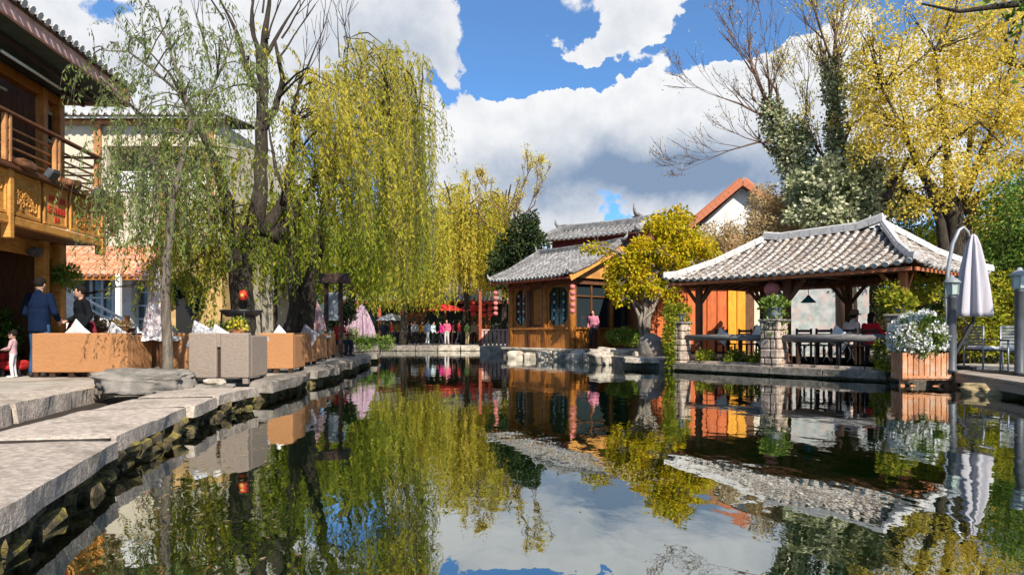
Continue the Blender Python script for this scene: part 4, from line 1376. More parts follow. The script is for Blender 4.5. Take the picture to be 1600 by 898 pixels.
def gable_hall(name, label, c, rz, L, D, ze, zr, wallm, gablem, tilem='tile_grey', verge='tile_grey', horn=0.6, windows=True, vw=.3):
    """hall with ridge along local x; gable ends at x=0 and x=L; local y=0 is the front"""
    t = thing(name, label, 'hall', c, rz)
    w = MB().box(0, L, 0, D, 0, ze)
    w.build('wall', wallm, t)
    for x in (0.002, L - .002):
        g = MB()
        s = .05 if x < 1 else -.05
        g.add([(x, 0, ze), (x, D, ze), (x, D / 2, zr - .1), (x + s, 0, ze), (x + s, D, ze), (x + s, D / 2, zr - .1)], [(0, 1, 2), (3, 5, 4), (0, 2, 5, 3), (2, 1, 4, 5)])
        g.build('gable', gablem, t)
    rf = MB().box(-.3, L + .3, -.5, -.42, ze - .22, ze - .06).build('roof', 'wall_salmon', t)
    tile_slope(rf, (-.5, -.7, ze - .15), (L + .5, -.7, ze - .15), (-.5, D / 2, zr), (L + .5, D / 2, zr), spacing=.34, rad=.10, sag=.15, lift=.2, tile=tilem, step=.5, joined=True)
    tile_slope(rf, (L + .5, D + .7, ze - .15), (-.5, D + .7, ze - .15), (L + .5, D / 2, zr), (-.5, D / 2, zr), spacing=.34, rad=.10, sag=.15, tile=tilem, step=.5, joined=True)
    ridge(rf, [(-.5, D / 2, zr + .2), (L * .2, D / 2, zr + .1), (L * .8, D / 2, zr + .1), (L + .5, D / 2, zr + .2)], w=.3, h=.3, mat='tile_grey', horn=horn, horn2=horn)
    for x in (-.4, L + .4):
        ridge(rf, [(x, -.6, ze - .02), (x, D / 2 - .05, zr + .08)], w=vw, h=.32, mat=verge, name='verge', horn=horn * .6)
        ridge(rf, [(x, D + .6, ze - .02), (x, D / 2 + .05, zr + .08)], w=vw, h=.32, mat=verge, name='verge', horn=horn * .6)
    if windows:
        for k in range(int(L / 2)):
            x = 1 + 2 * k
            wn = MB().box(x - .5, x + .5, -.03, .01, ze - 2.0, ze - .6).build('window', 'interior_dark', t)
            MB().box(x - .58, x - .5, -.05, .02, ze - 2.08, ze - .52).box(x + .5, x + .58, -.05, .02, ze - 2.08, ze - .52).build('window_frame', 'wood_red', wn)
    return t


gable_hall('red_hall', 'maroon walled hall with grey tiled roof behind the wooden house', (2.55, 43.5, 0), R(-38), 6.0, 3.6, 6.75, 7.5, 'wall_maroon', 'wall_maroon', horn=.55)
gable_hall('salmon_hall', 'salmon walled hall with one upturned ridge behind the yellow vine', (10.7, 43.0, 0), R(60), 7.0, 5.5, 6.6, 8.1, 'wall_salmon', 'wall_salmon', horn=.75)
gable_hall('white_gable_hall', 'tall hall with white gable wall edged in orange brick', (16.7, 40.0, 0), R(78), 9.0, 6.2, 6.6, 9.55, 'wall_salmon', 'plaster_white', tilem='tile_bed', verge='verge_brick', horn=0, windows=False, vw=.5)


def build_shop_row():
    t = thing('shop_row', 'dark red timber shop row behind the crowd under the willows', 'shop', (-8, 56, 0))
    MB().box(-7, 8.5, 1.5, 6, 0, 3.4).build('wall', 'wood_dark', t)
    for k in range(9):
        MB().box(-6.6 + k * 1.8, -6.35 + k * 1.8, 0, .25, 0, 3.2).build('column', 'wood_red', t)
    for k in range(8):
        MB().box(-6.3 + k * 1.8, -4.9 + k * 1.8, 1.4, 1.49, .1, 2.5).build('doorway', 'interior_dark' if k % 3 else 'panel_red', t)
    rf = MB().box(-7.2, 8.7, -.4, -.3, 3.2, 3.45).build('roof', 'wood_red', t)
    tile_slope(rf, (-7.3, -.5, 3.5), (8.8, -.5, 3.5), (-7.3, 3.0, 5.0), (8.8, 3.0, 5.0), spacing=.35, rad=.1, joined=True, step=.6)


build_shop_row()


def build_terrace_fence():
    t = thing('terrace_railing', 'pinkish timber railing on the stone terrace beside the wooden house', 'railing', (-1.3, 37.5, 0))
    MB().box(-0.4, 1.25, -1.6, 3.5, -.5, .12).build('terrace', 'pale_rock', t, bevel=.03)
    for k in range(8):
        MB().box(-.35 + k * .22, -.2 + k * .22, -1.5, -1.44, .12, .92).build('slat', 'fascia_pink', t)
    MB().box(-.4, 1.3, -1.53, -1.41, .924, 1.0).build('rail', 'fascia_pink', t)
    for k in range(2):
        MB().box(-.45 + k * 1.7, -.3 + k * 1.7, -1.55, -1.4, .1, 3.0).build('post', 'wood_red', t)


build_terrace_fence()

# ------------------------------------------------------------------ wicker furniture
def wicker_sofa(name, label, loc, rz, w, mat, slit=False, cat='sofa', group=None, d=0.85, h=0.8, cushion='cloth_white'):
    """seen from behind: local -y is the back of the sofa"""
    t = thing(name, label, cat, loc, rz, group)
    z0 = 0.09
    if slit:
        MB().box(0, w / 2 - .03, 0, .14, z0, h).build('backrest', mat, t, bevel=.02, seg=2)
        MB().box(w / 2 + .03, w, 0, .14, z0, h).build('backrest', mat, t, bevel=.02, seg=2)
        MB().box(w / 2 - .028, w / 2 + .028, .05, .12, z0, h - .22).build('gap', 'wood_dark', t)  # dark strip added in the gap, its shade put into the colour
        MB().box(w / 2 - .029, w / 2 + .029, .01, .13, h - .22, h - .004).build('bridge', mat, t)
    else:
        MB().box(0, w, 0, .14, z0, h).build('backrest', mat, t, bevel=.02, seg=2)
    for x in (0, w - .14):
        MB().box(x + .002, x + .138, .142, d, z0, h - .04).build('armrest', mat, t, bevel=.02, seg=2)
    MB().box(.142, w - .142, .142, d - .02, z0, .34).build('seat', mat, t, bevel=.01)
    MB().box(.15, w - .15, .15, d - .01, .342, .46).build('cushion', cushion, t, bevel=.04, seg=3)
    for x in (.06, w - .06):
        for y in (.06, d - .06):
            MB().box(x - .04, x + .04, y - .04, y + .04, 0, z0).build('leg', 'wood_dark' if mat != 'wicker_grey' else mat, t)
    n = int(w / .33)
    for k in range(1, n):
        MB().box(w * k / n - .05, w * k / n + .05, .03, .11, 0, z0 - .002).build('leg', 'wood_dark', t)
    return t


def pillow(label, loc, s, mat, rz=0.0, rx=0.0, group=None):
    mb = MB()
    n = 10
    for j in range(n + 1):
        for i in range(n + 1):
            u, v = i / n * 2 - 1, j / n * 2 - 1
            e = max(0.0, (1 - abs(u) ** 3) * (1 - abs(v) ** 3)) ** .5
            pinch = 1 - .10 * (1 - abs(u * v))
            mb.v.append((u * s * pinch, .16 * e * s + .01, v * s * pinch))
    for j in range(n + 1):
        for i in range(n + 1):
            p = mb.v[j * (n + 1) + i]
            mb.v.append((p[0], -p[1], p[2]))
    m = (n + 1) ** 2
    for j in range(n):
        for i in range(n):
            q = j * (n + 1) + i
            mb.f.append((q, q + 1, q + n + 2, q + n + 1))
            mb.f.append((m + q, m + q + n + 1, m + q + n + 2, m + q + 1))
    for i in range(n):
        for a, b in ((i, i + 1), (n * (n + 1) + i, n * (n + 1) + i + 1), (i * (n + 1), (i + 1) * (n + 1)), (i * (n + 1) + n, (i + 1) * (n + 1) + n)):
            mb.f.append((a, b, m + b, m + a))
    o = mb.build('pillow', mat, None, smooth=True)
    o.location = loc
    o.rotation_euler = (rx, 0, rz)
    return tag(o, label, 'pillow', group)


def cafe_table(label, loc, rz, w, d, cloth='cloth_white', group=None):
    t = thing('cafe_table', label, 'table', loc, rz, group)
    MB().box(0, w, 0, d, .68, .72).build('table_top', 'wicker_orange', t)
    for x in (.06, w - .06):
        for y in (.06, d - .06):
            MB().box(x - .035, x + .035, y - .035, y + .035, 0, .68).build('leg', 'wood_brown', t)
    # cloth with a hanging, slightly waved skirt
    mb = MB()
    seg = []
    o = .015
    for a, b, n in (((-o, -o), (w + o, -o), 14), ((w + o, -o), (w + o, d + o), 12), ((w + o, d + o), (-o, d + o), 14), ((-o, d + o), (-o, -o), 12)):
        for i in range(n):
            seg.append((a[0] + (b[0] - a[0]) * i / n, a[1] + (b[1] - a[1]) * i / n))
    k = len(seg)
    cx, cy = w / 2, d / 2
    for i, (x, y) in enumerate(seg):
        mb.v.append((x, y, .735))
    for i, (x, y) in enumerate(seg):
        q = .018 * math.sin(i * 1.7)
        dx, dy = x - cx, y - cy
        l = math.hypot(dx, dy)
        mb.v.append((x + dx / l * (q + .02), y + dy / l * (q + .02), .66 + .015 * math.sin(i * .9)))
    mb.f = [tuple(range(k))] + [(i, (i + 1) % k, k + (i + 1) % k, k + i) for i in range(k)]
    mb.build('tablecloth', cloth, t)
    return t


wicker_sofa('wicker_sofa', 'long orange wicker sofa seen from behind beside the big flat boulder', (-8.62, 12.25, 0), 0, 1.72, 'wicker_orange')
wicker_sofa('wicker_sofa', 'orange wicker sofa behind the thin grey tree stem', (-7.35, 13.35, 0), 0, 1.0, 'wicker_orange')
wicker_sofa('wicker_sofa', 'greyish brown wicker sofa with a dark slit in its back', (-5.10, 10.75, 0), 0, 0.95, 'wicker_grey', slit=True)
CH = 'orange wicker armchairs along the bank'
chairs = [(-5.02, 13.5, 'orange wicker armchair on the bank nearest the greyish sofa'), (-5.60, 16.4, 'second orange wicker armchair on the bank from the greyish sofa'),
          (-6.02, 18.9, 'third orange wicker armchair on the bank from the greyish sofa'), (-6.42, 21.4, 'fourth orange wicker armchair on the bank from the greyish sofa'),
          (-6.75, 24.2, 'last orange wicker armchair of the bank row beside the red-clad diner')]
first = None
for i, (x, y, lb) in enumerate(chairs):
    if first is None:
        first = wicker_sofa('wicker_armchair', lb, (x, y, 0), 0.03, 0.68, 'wicker_orange', cat='armchair', group=CH, d=.9)
    else:
        c = copy_tree(first)
        c.location = (x, y, 0)
        c['label'] = lb
cafe_table('small table with white cloth between the two orange sofas', (-7.05, 12.75, 0), 0, .55, .9)
cafe_table('white clothed table between the greyish sofa and the first armchair', (-5.42, 12.0, 0), 0, .72, 1.1)
cafe_table('white clothed table behind the big willow trunk side of the greyish sofa', (-6.9, 14.7, 0), 0, 1.2, .9)
cafe_table('white clothed table among the far armchairs on the bank', (-6.35, 19.9, 0), 0, .8, .9)
cafe_table('white clothed table behind the long orange sofa', (-8.9, 13.6, 0), 0, 1.4, .9)
PLW = [(-8.02, 12.62, .78, .20, 'cloth_white', .785, 'white pillow with a pointed corner on the long orange sofa beside the navy jacket'),
       (-7.35, 12.72, .68, .24, 'cloth_white', .6, 'white pillow tilted against the arm of the long orange sofa'),
       (-6.75, 13.6, .66, .22, 'cloth_pattern', .785, 'patterned pillow on the orange sofa behind the thin stem'),
       (-5.05, 11.2, .70, .24, 'cloth_pattern', .4, 'black and white patterned pillow showing above the greyish sofa'),
       (-4.75, 11.15, .68, .20, 'cloth_white', .5, 'white pillow on the greyish sofa'),
       (-5.0, 16.75, .72, .22, 'petal_cloth', .6, 'lilac grey pillow on the second armchair'),
       (-4.72, 13.9, .66, .22, 'cloth_white', .785, 'white pillow on the first armchair'),
       (-5.65, 19.3, .70, .22, 'cloth_white', .5, 'white pillow on the third armchair')]
M('petal_cloth', (0.5, 0.38, 0.42), (0.62, 0.58, 0.58), scale=20, rough=.95, bump=.3)
for x, y, z, s, m, ry, lb in PLW:
    o = pillow(lb, (x, y, z), s, m, rx=.25)
    o.rotation_euler = (.3, ry, .1)


def folded_umbrella(label, loc, h, zb, r, mat, base=True, fold=.28, folds=8):
    t = thing('folded_umbrella', label, 'umbrella', loc, 0)
    prof = [(r * 1.0, zb), (r * .98, zb + .05), (r * .8, zb + (h - zb) * .35), (r * .5, zb + (h - zb) * .68), (r * .2, zb + (h - zb) * .93), (.02, h)]
    MB().lathe(prof, 72, fold=fold, folds=folds).build('canopy', mat, t, smooth=True)
    MB().tube([(0, 0, 0), (0, 0, zb + .1)], .025, 8).build('pole', 'wood_brown', t, smooth=True)
    if base:
        MB().lathe([(.26, 0), (.26, .06), (.08, .10), (.05, .16)], 16).build('base', 'grey_rock', t)
    return t


folded_umbrella('folded white floral umbrella behind the thin grey tree stem', (-6.72, 12.95, 0), 1.98, .72, .22, 'cloth_floral')
folded_umbrella('folded pink striped umbrella beside the leaning twin trunk', (-5.55, 19.3, 0), 1.75, .85, .24, 'cloth_pinkstripe')
folded_umbrella('folded lilac umbrella with ragged hem at the end of the bank', (-6.05, 27.5, 0), 1.95, .60, .46, 'cloth_lilac', fold=.34, folds=11)
folded_umbrella('narrow folded mauve umbrella beside the ragged lilac one', (-6.9, 28.5, 0), 1.5, .5, .28, 'cloth_lilac')


def flower_pot(label, loc, r, h, petal, pot='terracotta', n=240, green='leaf_green', spread=1.5):
    t = thing('flower_pot', label, 'flower pot', loc, 0)
    MB().lathe([(r * .7, 0), (r * .85, h * .5), (r, h), (r * 1.1, h + .02), (r * .9, h + .02)], 14).build('pot', pot, t, smooth=True)
    th = RNG.random(n) * 2 * PI
    ph = RNG.random(n) * PI / 2
    rad = r * spread * (0.5 + .5 * RNG.random(n))
    pt = np.stack([np.cos(th) * np.cos(ph) * rad, np.sin(th) * np.cos(ph) * rad, h + np.sin(ph) * rad], 1)
    ax = pt - np.array([0, 0, h]) + RNG.normal(size=(n, 3)) * .05
    leaf_cloud('leaves', pt[:n // 2], ax[:n // 2], r * .5, r * .2, green, t)
    leaf_cloud('flowers', pt[n // 2:], RNG.normal(size=(n - n // 2, 3)), r * .42, r * .36, petal, t)
    return t


flower_pot('pot of yellow flowers on the table by the big willow trunk', (-5.02, 12.5, .735), .13, .12, 'petal_yellow', n=320, spread=1.7)
flower_pot('small pot of pale yellow flowers behind the greyish sofa', (-6.2, 14.9, .735), .12, .10, 'petal_yellow', n=260)
flower_pot('low dish of green leaves on the table of the orange sofa', (-6.85, 13.1, .735), .16, .05, 'petal_red', n=220)
flower_pot('small pot of orange yellow flowers by the far armchairs', (-6.1, 20.2, .735), .14, .10, 'petal_yellow', n=220)


def timber_trough(label, loc):
    t = thing('timber_trough', label, 'trough', loc, 0)
    for k in range(4):
        MB().add([(-.42 + .02 * k - .03, -.02, .2 + .12 * k), (.42 - .02 * k + .03, -.02, .2 + .12 * k), (.42 + .02 * k, -.02 - .02, .31 + .12 * k), (-.42 - .02 * k, -.04, .31 + .12 * k),
                  (-.42, .3, .2 + .12 * k), (.42, .3, .2 + .12 * k), (.44, .32, .31 + .12 * k), (-.44, .32, .31 + .12 * k)], [(0, 1, 2, 3), (4, 7, 6, 5), (0, 3, 7, 4), (1, 5, 6, 2), (3, 2, 6, 7)]).build('board', 'wood_brown', t)
    for x in (-.35, .35):
        MB().box(x - .04, x + .04, .05, .15, 0, .95).build('leg', 'wood_brown', t)
    n = 200
    pt = np.stack([RNG.uniform(-.4, .4, n), RNG.uniform(0, .3, n), RNG.uniform(.66, .8, n)], 1)
    leaf_cloud('leaves', pt, RNG.normal(size=(n, 3)) + [0, 0, 1], .12, .05, 'leaf_brown', t)


timber_trough('brown timber trough planter behind the man in black', (-9.2, 15.6, .25))


# ------------------------------------------------------------------ deck, lamps, umbrella, planter, garden chairs
def build_deck():
    t = thing('timber_deck', 'weathered timber deck over the water carrying two lamp posts', 'deck', (9.4, 14.7, 0))
    O = Vector((9.4, 14.7, 0))
    a = Vector((9.25, 14.75, 0)) - O
    b = Vector((8.05, 10.2, 0)) - O
    d = (b - a).normalized()
    side = Vector((-d.y, d.x, 0))
    if side.x < 0:
        side = -side
    n = 24
    L = (b - a).length
    for k in range(n):
        p = a + d * (L * (k + .5) / n)
        MB().bar(p - Vector((0, 0, .025)), p + side * 5.5 - Vector((0, 0, .025)), L / n - .012, .05).build('plank', 'deck_wood', t)
    MB().bar(a + side * .05 - Vector((0, 0, .13)), b + side * .05 - Vector((0, 0, .13)), .08, .15).build('edge_beam', 'deck_wood', t)
    MB().bar(a + side * 1.4 - Vector((0, 0, .13)), b + side * 1.4 - Vector((0, 0, .13)), .1, .15).build('joist', 'wood_brown', t)
    for s in (.1, .5, .9):
        p = a + d * (L * s) + side * .25
        MB().tube([p - Vector((0, 0, 1.4)), p - Vector((0, 0, .21))], .07, 8).build('pile', 'wood_brown', t, smooth=True)


build_deck()


def lamp_post(label, loc, h, group):
    t = thing('lamp_post', label, 'lamp post', loc, 0, group)
    MB().lathe([(.10, 0), (.10, .05), (.085, .07), (.085, h - .05), (.10, h - .03), (.10, h)], 16).build('post', 'post_metal', t, smooth=True)
    l = MB().lathe([(.07, h), (.12, h + .04), (.13, h + .27), (.125, h + .272)], 6).build('lamp_glass', 'lamp_glass', t)
    f = MB()
    for k in range(6):
        a = 2 * PI * k / 6
        f.bar((.122 * math.cos(a), .122 * math.sin(a), h + .03), (.134 * math.cos(a), .134 * math.sin(a), h + .28), .018)
    f.build('lamp_frame', 'lamp_metal', l)
    MB().lathe([(.165, h + .27), (.165, h + .29), (.09, h + .37), (.05, h + .385), (.035, h + .43), (.0, h + .44)], 12).build('lamp_cap', 'lamp_metal', t, smooth=True)
    return t


lamp_post('dark lamp post with lantern head between the flower planter and the folded umbrella', (9.02, 14.0, 0), 1.55, 'lamp posts on the deck')
lamp_post('dark lamp post with lantern head beside the slatted garden chair', (9.74, 13.1, 0), 1.62, 'lamp posts on the deck')


def build_cantilever_umbrella():
    t = thing('cantilever_umbrella', 'folded grey cantilever umbrella on a curved pole on the deck', 'umbrella', (9.72, 15.0, 0))
    pts = [(-.10, 0, .05), (-.14, 0, .8), (-.18, 0, 1.5), (-.14, 0, 2.2), (-.04, 0, 2.75), (.10, 0, 3.06), (.20, 0, 3.12), (.30, 0, 3.02), (.33, 0, 2.9)]
    MB().tube(pts, [.04] * 5 + [.036, .032, .03, .028], 10).build('pole', 'grey_metal', t, smooth=True)
    prof = [(.29, 1.16), (.295, 1.26), (.255, 1.7), (.19, 2.25), (.11, 2.72), (.055, 2.92), (.02, 2.97)]
    MB().lathe(prof, 64, (.42, 0, 0), fold=.32, folds=7, sx=1.05, sy=.9).build('canopy', 'cloth_umbrella', t, smooth=True)
    b = MB()
    for a in (0, PI / 2):
        b.cbox((.0, 0, .04), (.9, .1, .07), rz=a + .4)
    b.build('base', 'black_metal', t)
    MB().tube([(.42, 0, 1.0), (.42, 0, 1.4)], .03, 8).build('hub', 'black_metal', t)
    MB().bar((-.10, .02, .1), (.42, .02, 1.05), .05, .06).build('strut', 'black_metal', t)


build_cantilever_umbrella()


def garden_chair(label, loc, rz, frame='black_metal', cush='cloth_white', arm=True):
    t = thing('garden_chair', label, 'chair', loc, rz, 'garden chairs on the deck')
    for x, y, h in ((-.25, -.25, .64), (.25, -.25, .64), (-.25, .25, .95), (.25, .25, .95)):
        MB().tube([(x, y, 0), (x, y * .95, h)], .018, 7).build('leg', 'grey_metal', t, smooth=True)
    MB().box(-.25, .25, -.25, .25, .40, .43).build('seat', frame, t)
    MB().box(-.23, .23, -.24, .22, .434, .51).build('cushion', cush, t, bevel=.03, seg=2)
    for k in range(7):
        MB().box(-.24, .24, .235, .255, .52 + k * .065, .56 + k * .065).build('back_slat', 'lamp_metal', t)
    for x in (-.25, .25):
        MB().bar((x, -.27, .65), (x, .25, .66), .05, .025).build('armrest', frame, t)
    return t


garden_chair('dark garden chair with white cushion beside the folded umbrella', (10.42, 15.1, 0), R(100))
garden_chair('slatted garden chair with white cushion by the lamp post at the deck end', (10.5, 14.15, 0), R(-20), cush='cloth_white')


def build_planter():
    c = P(1441, 593, 14.3)
    rz = math.atan2(-.45, .89)
    t = thing('flower_planter', 'slatted orange timber planter box overflowing with small white flowers', 'planter', (c.x, 14.35, -.17), rz * .35)
    w, d, h = .95, .62, .56
    n = 9
    for k in range(n):
        a = -w / 2 + w * k / n
        for y in (-d / 2, d / 2 - .03):
            MB().box(a + .006, a + w / n - .006, y, y + .03, 0, h + .012 * math.sin(k * 4)).build('slat', 'planter_wood', t, bevel=.006)
    for k in range(6):
        a = -d / 2 + .035 + (d - .07) * k / 6
        for x in (-w / 2, w / 2 - .03):
            MB().box(x + .001, x + .029, a + .005, a + (d - .07) / 6 - .005, 0, h).build('slat', 'planter_wood', t, bevel=.006)
    MB().box(-w / 2 + .03, w / 2 - .03, -d / 2 + .03, d / 2 - .03, .02, h - .06).build('soil', 'soil', t)
    MB().bar((-w / 2, -d / 2 - .01, .06), (w / 2, -d / 2 - .01, .06), .02, .05).build('band', 'planter_wood', t)
    for x in (-w / 2 + .05, w / 2 - .05):
        MB().box(x - .04, x + .04, -.2, -.12, -.7, -.005).build('leg', 'planter_wood', t)
    MB().bar((-w / 2 + .09, -.16, -.03), (.1, -.16, -.3), .05, .05).build('brace', 'planter_wood', t)
    MB().bar((w / 2 - .09, -.16, -.03), (-.1, -.16, -.3), .05, .05).build('brace', 'planter_wood', t)
    # foliage dome and flowers
    n = 2600
    v = RNG.normal(size=(n, 3))
    v /= np.linalg.norm(v, axis=1, keepdims=True)
    rr = (.55 + .45 * RNG.random(n) ** .5)[:, None]
    pt = v * rr * np.array([.56, .44, .52]) + np.array([0, 0, h + .30])
    keep = (pt[:, 2] > h - .12)
    pt, v = pt[keep], v[keep]
    lump = np.array([mnoise.noise(Vector(p * 3.1)) for p in pt])
    pt += v * (lump * .12)[:, None]
    leaf_cloud('leaves', pt, v + RNG.normal(size=v.shape) * .6 + [0, 0, .3], .10, .032, 'leaf_green', t, var=.5 + .5 * RNG.random(len(pt)))
    m = 3400
    v = RNG.normal(size=(m, 3))
    v /= np.linalg.norm(v, axis=1, keepdims=True)
    v = v[(v[:, 2] > -.45)]
    bias = np.array([mnoise.noise(Vector(p) * 2.2 + Vector((4, 1, 0))) for p in v]) - .35 * v[:, 0]
    v = v[bias > -.10]
    pt = v * np.array([.60, .47, .56]) * (0.95 + .12 * RNG.random((len(v), 1))) + np.array([0, 0, h + .30])
    leaf_cloud('flowers', pt, RNG.normal(size=pt.shape), .062, .056, 'petal_white', t)
    return t


build_planter()


# pots on the pillars, hanging lamp, pavilion tables
def leafy_pot(label, loc, r, h, n, leaf, size, pot='pot_grey', spread=(1.9, 1.6), trail=0.0):
    t = thing('potted_plant', label, 'potted plant', loc, 0)
    MB().lathe([(r * .62, 0), (r * .95, h * .5), (r, h * .9), (r * 1.12, h), (r * .9, h)], 16).build('pot', pot, t, smooth=True)
    v = RNG.normal(size=(n, 3))
    v /= np.linalg.norm(v, axis=1, keepdims=True)
    v[:, 2] = np.abs(v[:, 2])
    pt = v * (RNG.random((n, 1)) ** .4) * np.array([r * spread[0], r * spread[0], r * spread[1]]) + [0, 0, h]
    if trail:
        k = RNG.random(n) < .45
        pt[k, 2] -= RNG.random(k.sum()) * trail
        s = 1.25 + .3 * RNG.random(k.sum())
        ang = RNG.random(k.sum()) * 2 * PI
        pt[k, 0] = np.cos(ang) * r * s
        pt[k, 1] = np.sin(ang) * r * s
    leaf_cloud('leaves', pt, v + RNG.normal(size=v.shape) * .7, size, size * .55, leaf, t)
    return t


leafy_pot('grey pot with trailing yellow green plant on the pillar at the vine end', pav(.8, -.3, 1.13), .17, .26, 520, 'leaf_lime', .12, trail=.7)
leafy_pot('bluish grey pot with trailing creeper on the middle pillar', pav(3.8, -.3, 1.16), .20, .30, 620, 'leaf_green', .11, trail=.9)
leafy_pot('bushy yellow green plant on the sunlit pillar beside the planter', pav(6.85, -.2, 1.23), .16, .18, 620, 'leaf_lime', .12, spread=(1.9, 2.1), trail=.6)


def pavilion_table(label, x, y, w, d):
    t = thing('dining_table', label, 'table', pav(x, y), PAV_RZ)
    MB().box(0, w, 0, d, .70, .76).build('table_top', 'wood_dark', t, bevel=.01)
    for a in (.1, w - .1):
        for b in (.1, d - .1):
            MB().box(a - .04, a + .04, b - .04, b + .04, 0, .7).build('leg', 'wood_dark', t)


def wood_chair(label, x, y, rz, mat='wood_dark', group=None):
    t = thing('dining_chair', label, 'chair', pav(x, y), PAV_RZ + rz, group)
    for a, b, h in ((-.2, -.2, .45), (.2, -.2, .45), (-.2, .2, .92), (.2, .2, .92)):
        MB().box(a - .022, a + .022, b - .022, b + .022, 0, h).build('leg', mat, t)
    MB().box(-.23, .23, -.23, .23, .452, .49).build('seat', mat, t)
    for k in range(3):
        MB().box(-.178, .178, .19, .21, .60 + k * .11, .67 + k * .11).build('back_slat', mat, t)


pavilion_table('dark dining table under the pavilion near the mural wall', 3.9, 1.5, 2.3, .9)
pavilion_table('dark dining table under the pavilion near the red shop panels', 1.0, 1.6, 1.7, .9)
for k, (x, y, rz) in enumerate([(4.0, 1.05, PI), (4.55, 1.05, PI), (5.15, 1.1, PI), (5.66, 1.1, PI), (4.3, 2.9, 0), (5.1, 2.9, 0), (1.4, 1.1, PI), (2.2, 1.1, PI), (1.6, 3.0, 0)]):
    wood_chair('dark timber dining chair under the pavilion roof', x, y, rz, group='dining chairs under the pavilion')
for x, y, z, s, m, lb in [(2.75, .75, .72, .24, 'cloth_white', 'white folded napkin cone standing by the middle pillar'), (5.0, .75, .66, .26, 'cloth_white', 'pale grey pillow behind the pavilion log rail'),
                          (1.5, .8, .70, .2, 'cloth_white', 'white pillow near the red shop end of the pavilion')]:
    p = pav(x, y, z)
    o = pillow(lb, p, s, m)
    o.rotation_euler = (.2, .6, PAV_RZ)
ft = thing('foliage_trough', 'dark trough of low plants behind the pavilion log rail', 'planter', pav(4.7, .25), PAV_RZ)
MB().box(-.6, .6, -.12, .12, .55, .72).build('trough', 'wood_dark', ft)
MB().box(-.55, -.5, -.1, .1, 0, .549).build('leg', 'wood_dark', ft)
MB().box(.5, .55, -.1, .1, 0, .549).build('leg', 'wood_dark', ft)


def hanging_lamp(label, loc, mat, r=.2):
    t = thing('hanging_lamp', label, 'lamp', loc, 0)
    MB().lathe([(r, 0), (r * .95, .02), (r * .35, .14), (.03, .2)], 18).build('lamp_shade', mat, t, smooth=True)
    MB().tube([(0, 0, .2), (0, 0, .75)], .01, 5).build('cord', 'black_metal', t)


M('shade_teal', (0.02, 0.10, 0.11), rough=.5, bump=.05)
hanging_lamp('dark teal lamp shade hanging from the pavilion beam', pav(4.05, 1.0, 1.62), 'shade_teal', .2)
lantern_string('pink fabric lantern hanging under the pavilion eave by the middle post', pav(3.3, .45, 2.2), 1, .2)

# things about the big trunk
def build_trunk_lantern():
    t = thing('red_lantern', 'small red lantern hanging on the big willow trunk', 'lantern', (-5.16, 13.12, 1.42), 0)
    t.scale = (.62, .62, .62)
    MB().lathe([(.05, 0), (.12, .05), (.14, .16), (.12, .28), (.05, .33)], 14, fold=.04, folds=7).build('lantern', 'red_paint', t, smooth=True)
    MB().tube([(0, 0, .33), (0, .1, .45)], .01, 5).build('cord', 'black_metal', t)
    MB().lathe([(.04, .11), (.05, .16), (.04, .21)], 8, (0, -.12, 0)).build('emblem', 'petal_gold', t)


M('petal_gold', (0.7, 0.45, 0.1), rough=.6, bump=.05)
build_trunk_lantern()
tb = thing('iron_basket', 'wide dark iron basket ring around the big willow trunk', 'basket', (-5.35, 13.5, 0), 0)
MB().lathe([(.28, 1.12), (.40, 1.22), (.41, 1.25), (.28, 1.20)], 20).build('bowl', 'black_metal', tb, smooth=True)
for k in range(4):
    a = k * PI / 2 + .5
    MB().tube([(.42 * math.cos(a), .42 * math.sin(a), 0), (.36 * math.cos(a), .36 * math.sin(a), 1.2)], .02, 6).build('stand', 'black_metal', tb)

sp = thing('sign_post', 'dark timber post with little roof beside the leaning trunks', 'sign post', (-5.75, 22.0, 0))
for x in (-.23, .23):
    MB().box(x - .06, x + .06, -.06, .06, 0, 2.5).build('post', 'wood_dark', sp)
MB().box(-.16, .16, -.03, .03, 1.2, 2.1).build('board', 'lamp_metal', sp)
MB().add([(-.5, -.25, 2.4), (.5, -.25, 2.4), (.5, .25, 2.4), (-.5, .25, 2.4), (-.5, 0, 2.72), (.5, 0, 2.72)], [(0, 1, 5, 4), (2, 3, 4, 5), (0, 4, 3), (1, 2, 5), (3, 2, 1, 0)]).build('roof', 'wood_dark', sp)

lt = link('crumpled_bag', rock_mesh('crumpled_bag', .09, .07, .06, 55, sub=3, rough=.5), 'plastic_blue')
lt.location = (-4.72, 6.7, -.18)
tag(lt, 'crumpled blue and white plastic bag in the ditch', 'litter')


def open_parasol(label, loc, r, h, mat):
    t = thing('open_parasol', label, 'parasol', loc, 0)
    prof = [(r, h - .45), (r * .99, h - .42), (r * .66, h - .20), (r * .33, h - .05), (.03, h + .03)]
    MB().lathe(prof, 32, fold=.035, folds=8).build('canopy', mat, t)
    MB().tube([(0, 0, 0), (0, 0, h)], .035, 8).build('pole', 'wood_brown', t)
    return t


open_parasol('wide open red parasol above the crowd on the far bank', (-4.6, 46.5, 0), 1.35, 2.75, 'cloth_red')
open_parasol('smaller open red parasol behind the wide red one', (-2.9, 49.5, 0), 1.1, 2.85, 'cloth_red')
open_parasol('open white parasol on the far bank near the lilac umbrella', (-8.2, 46.5, 0), 1.0, 2.1, 'cloth_white')
for x, y, z in ((-2.6, 45.5, 3.0), (-1.9, 45.0, 2.9), (-1.4, 44.2, 2.95)):
    lantern_string('red lantern string hanging over the far bank near the pink railing', (x, y, z), 3, .17, mat='red_paint', group='lantern strings over the far bank')

# ------------------------------------------------------------------ people
CL = {}


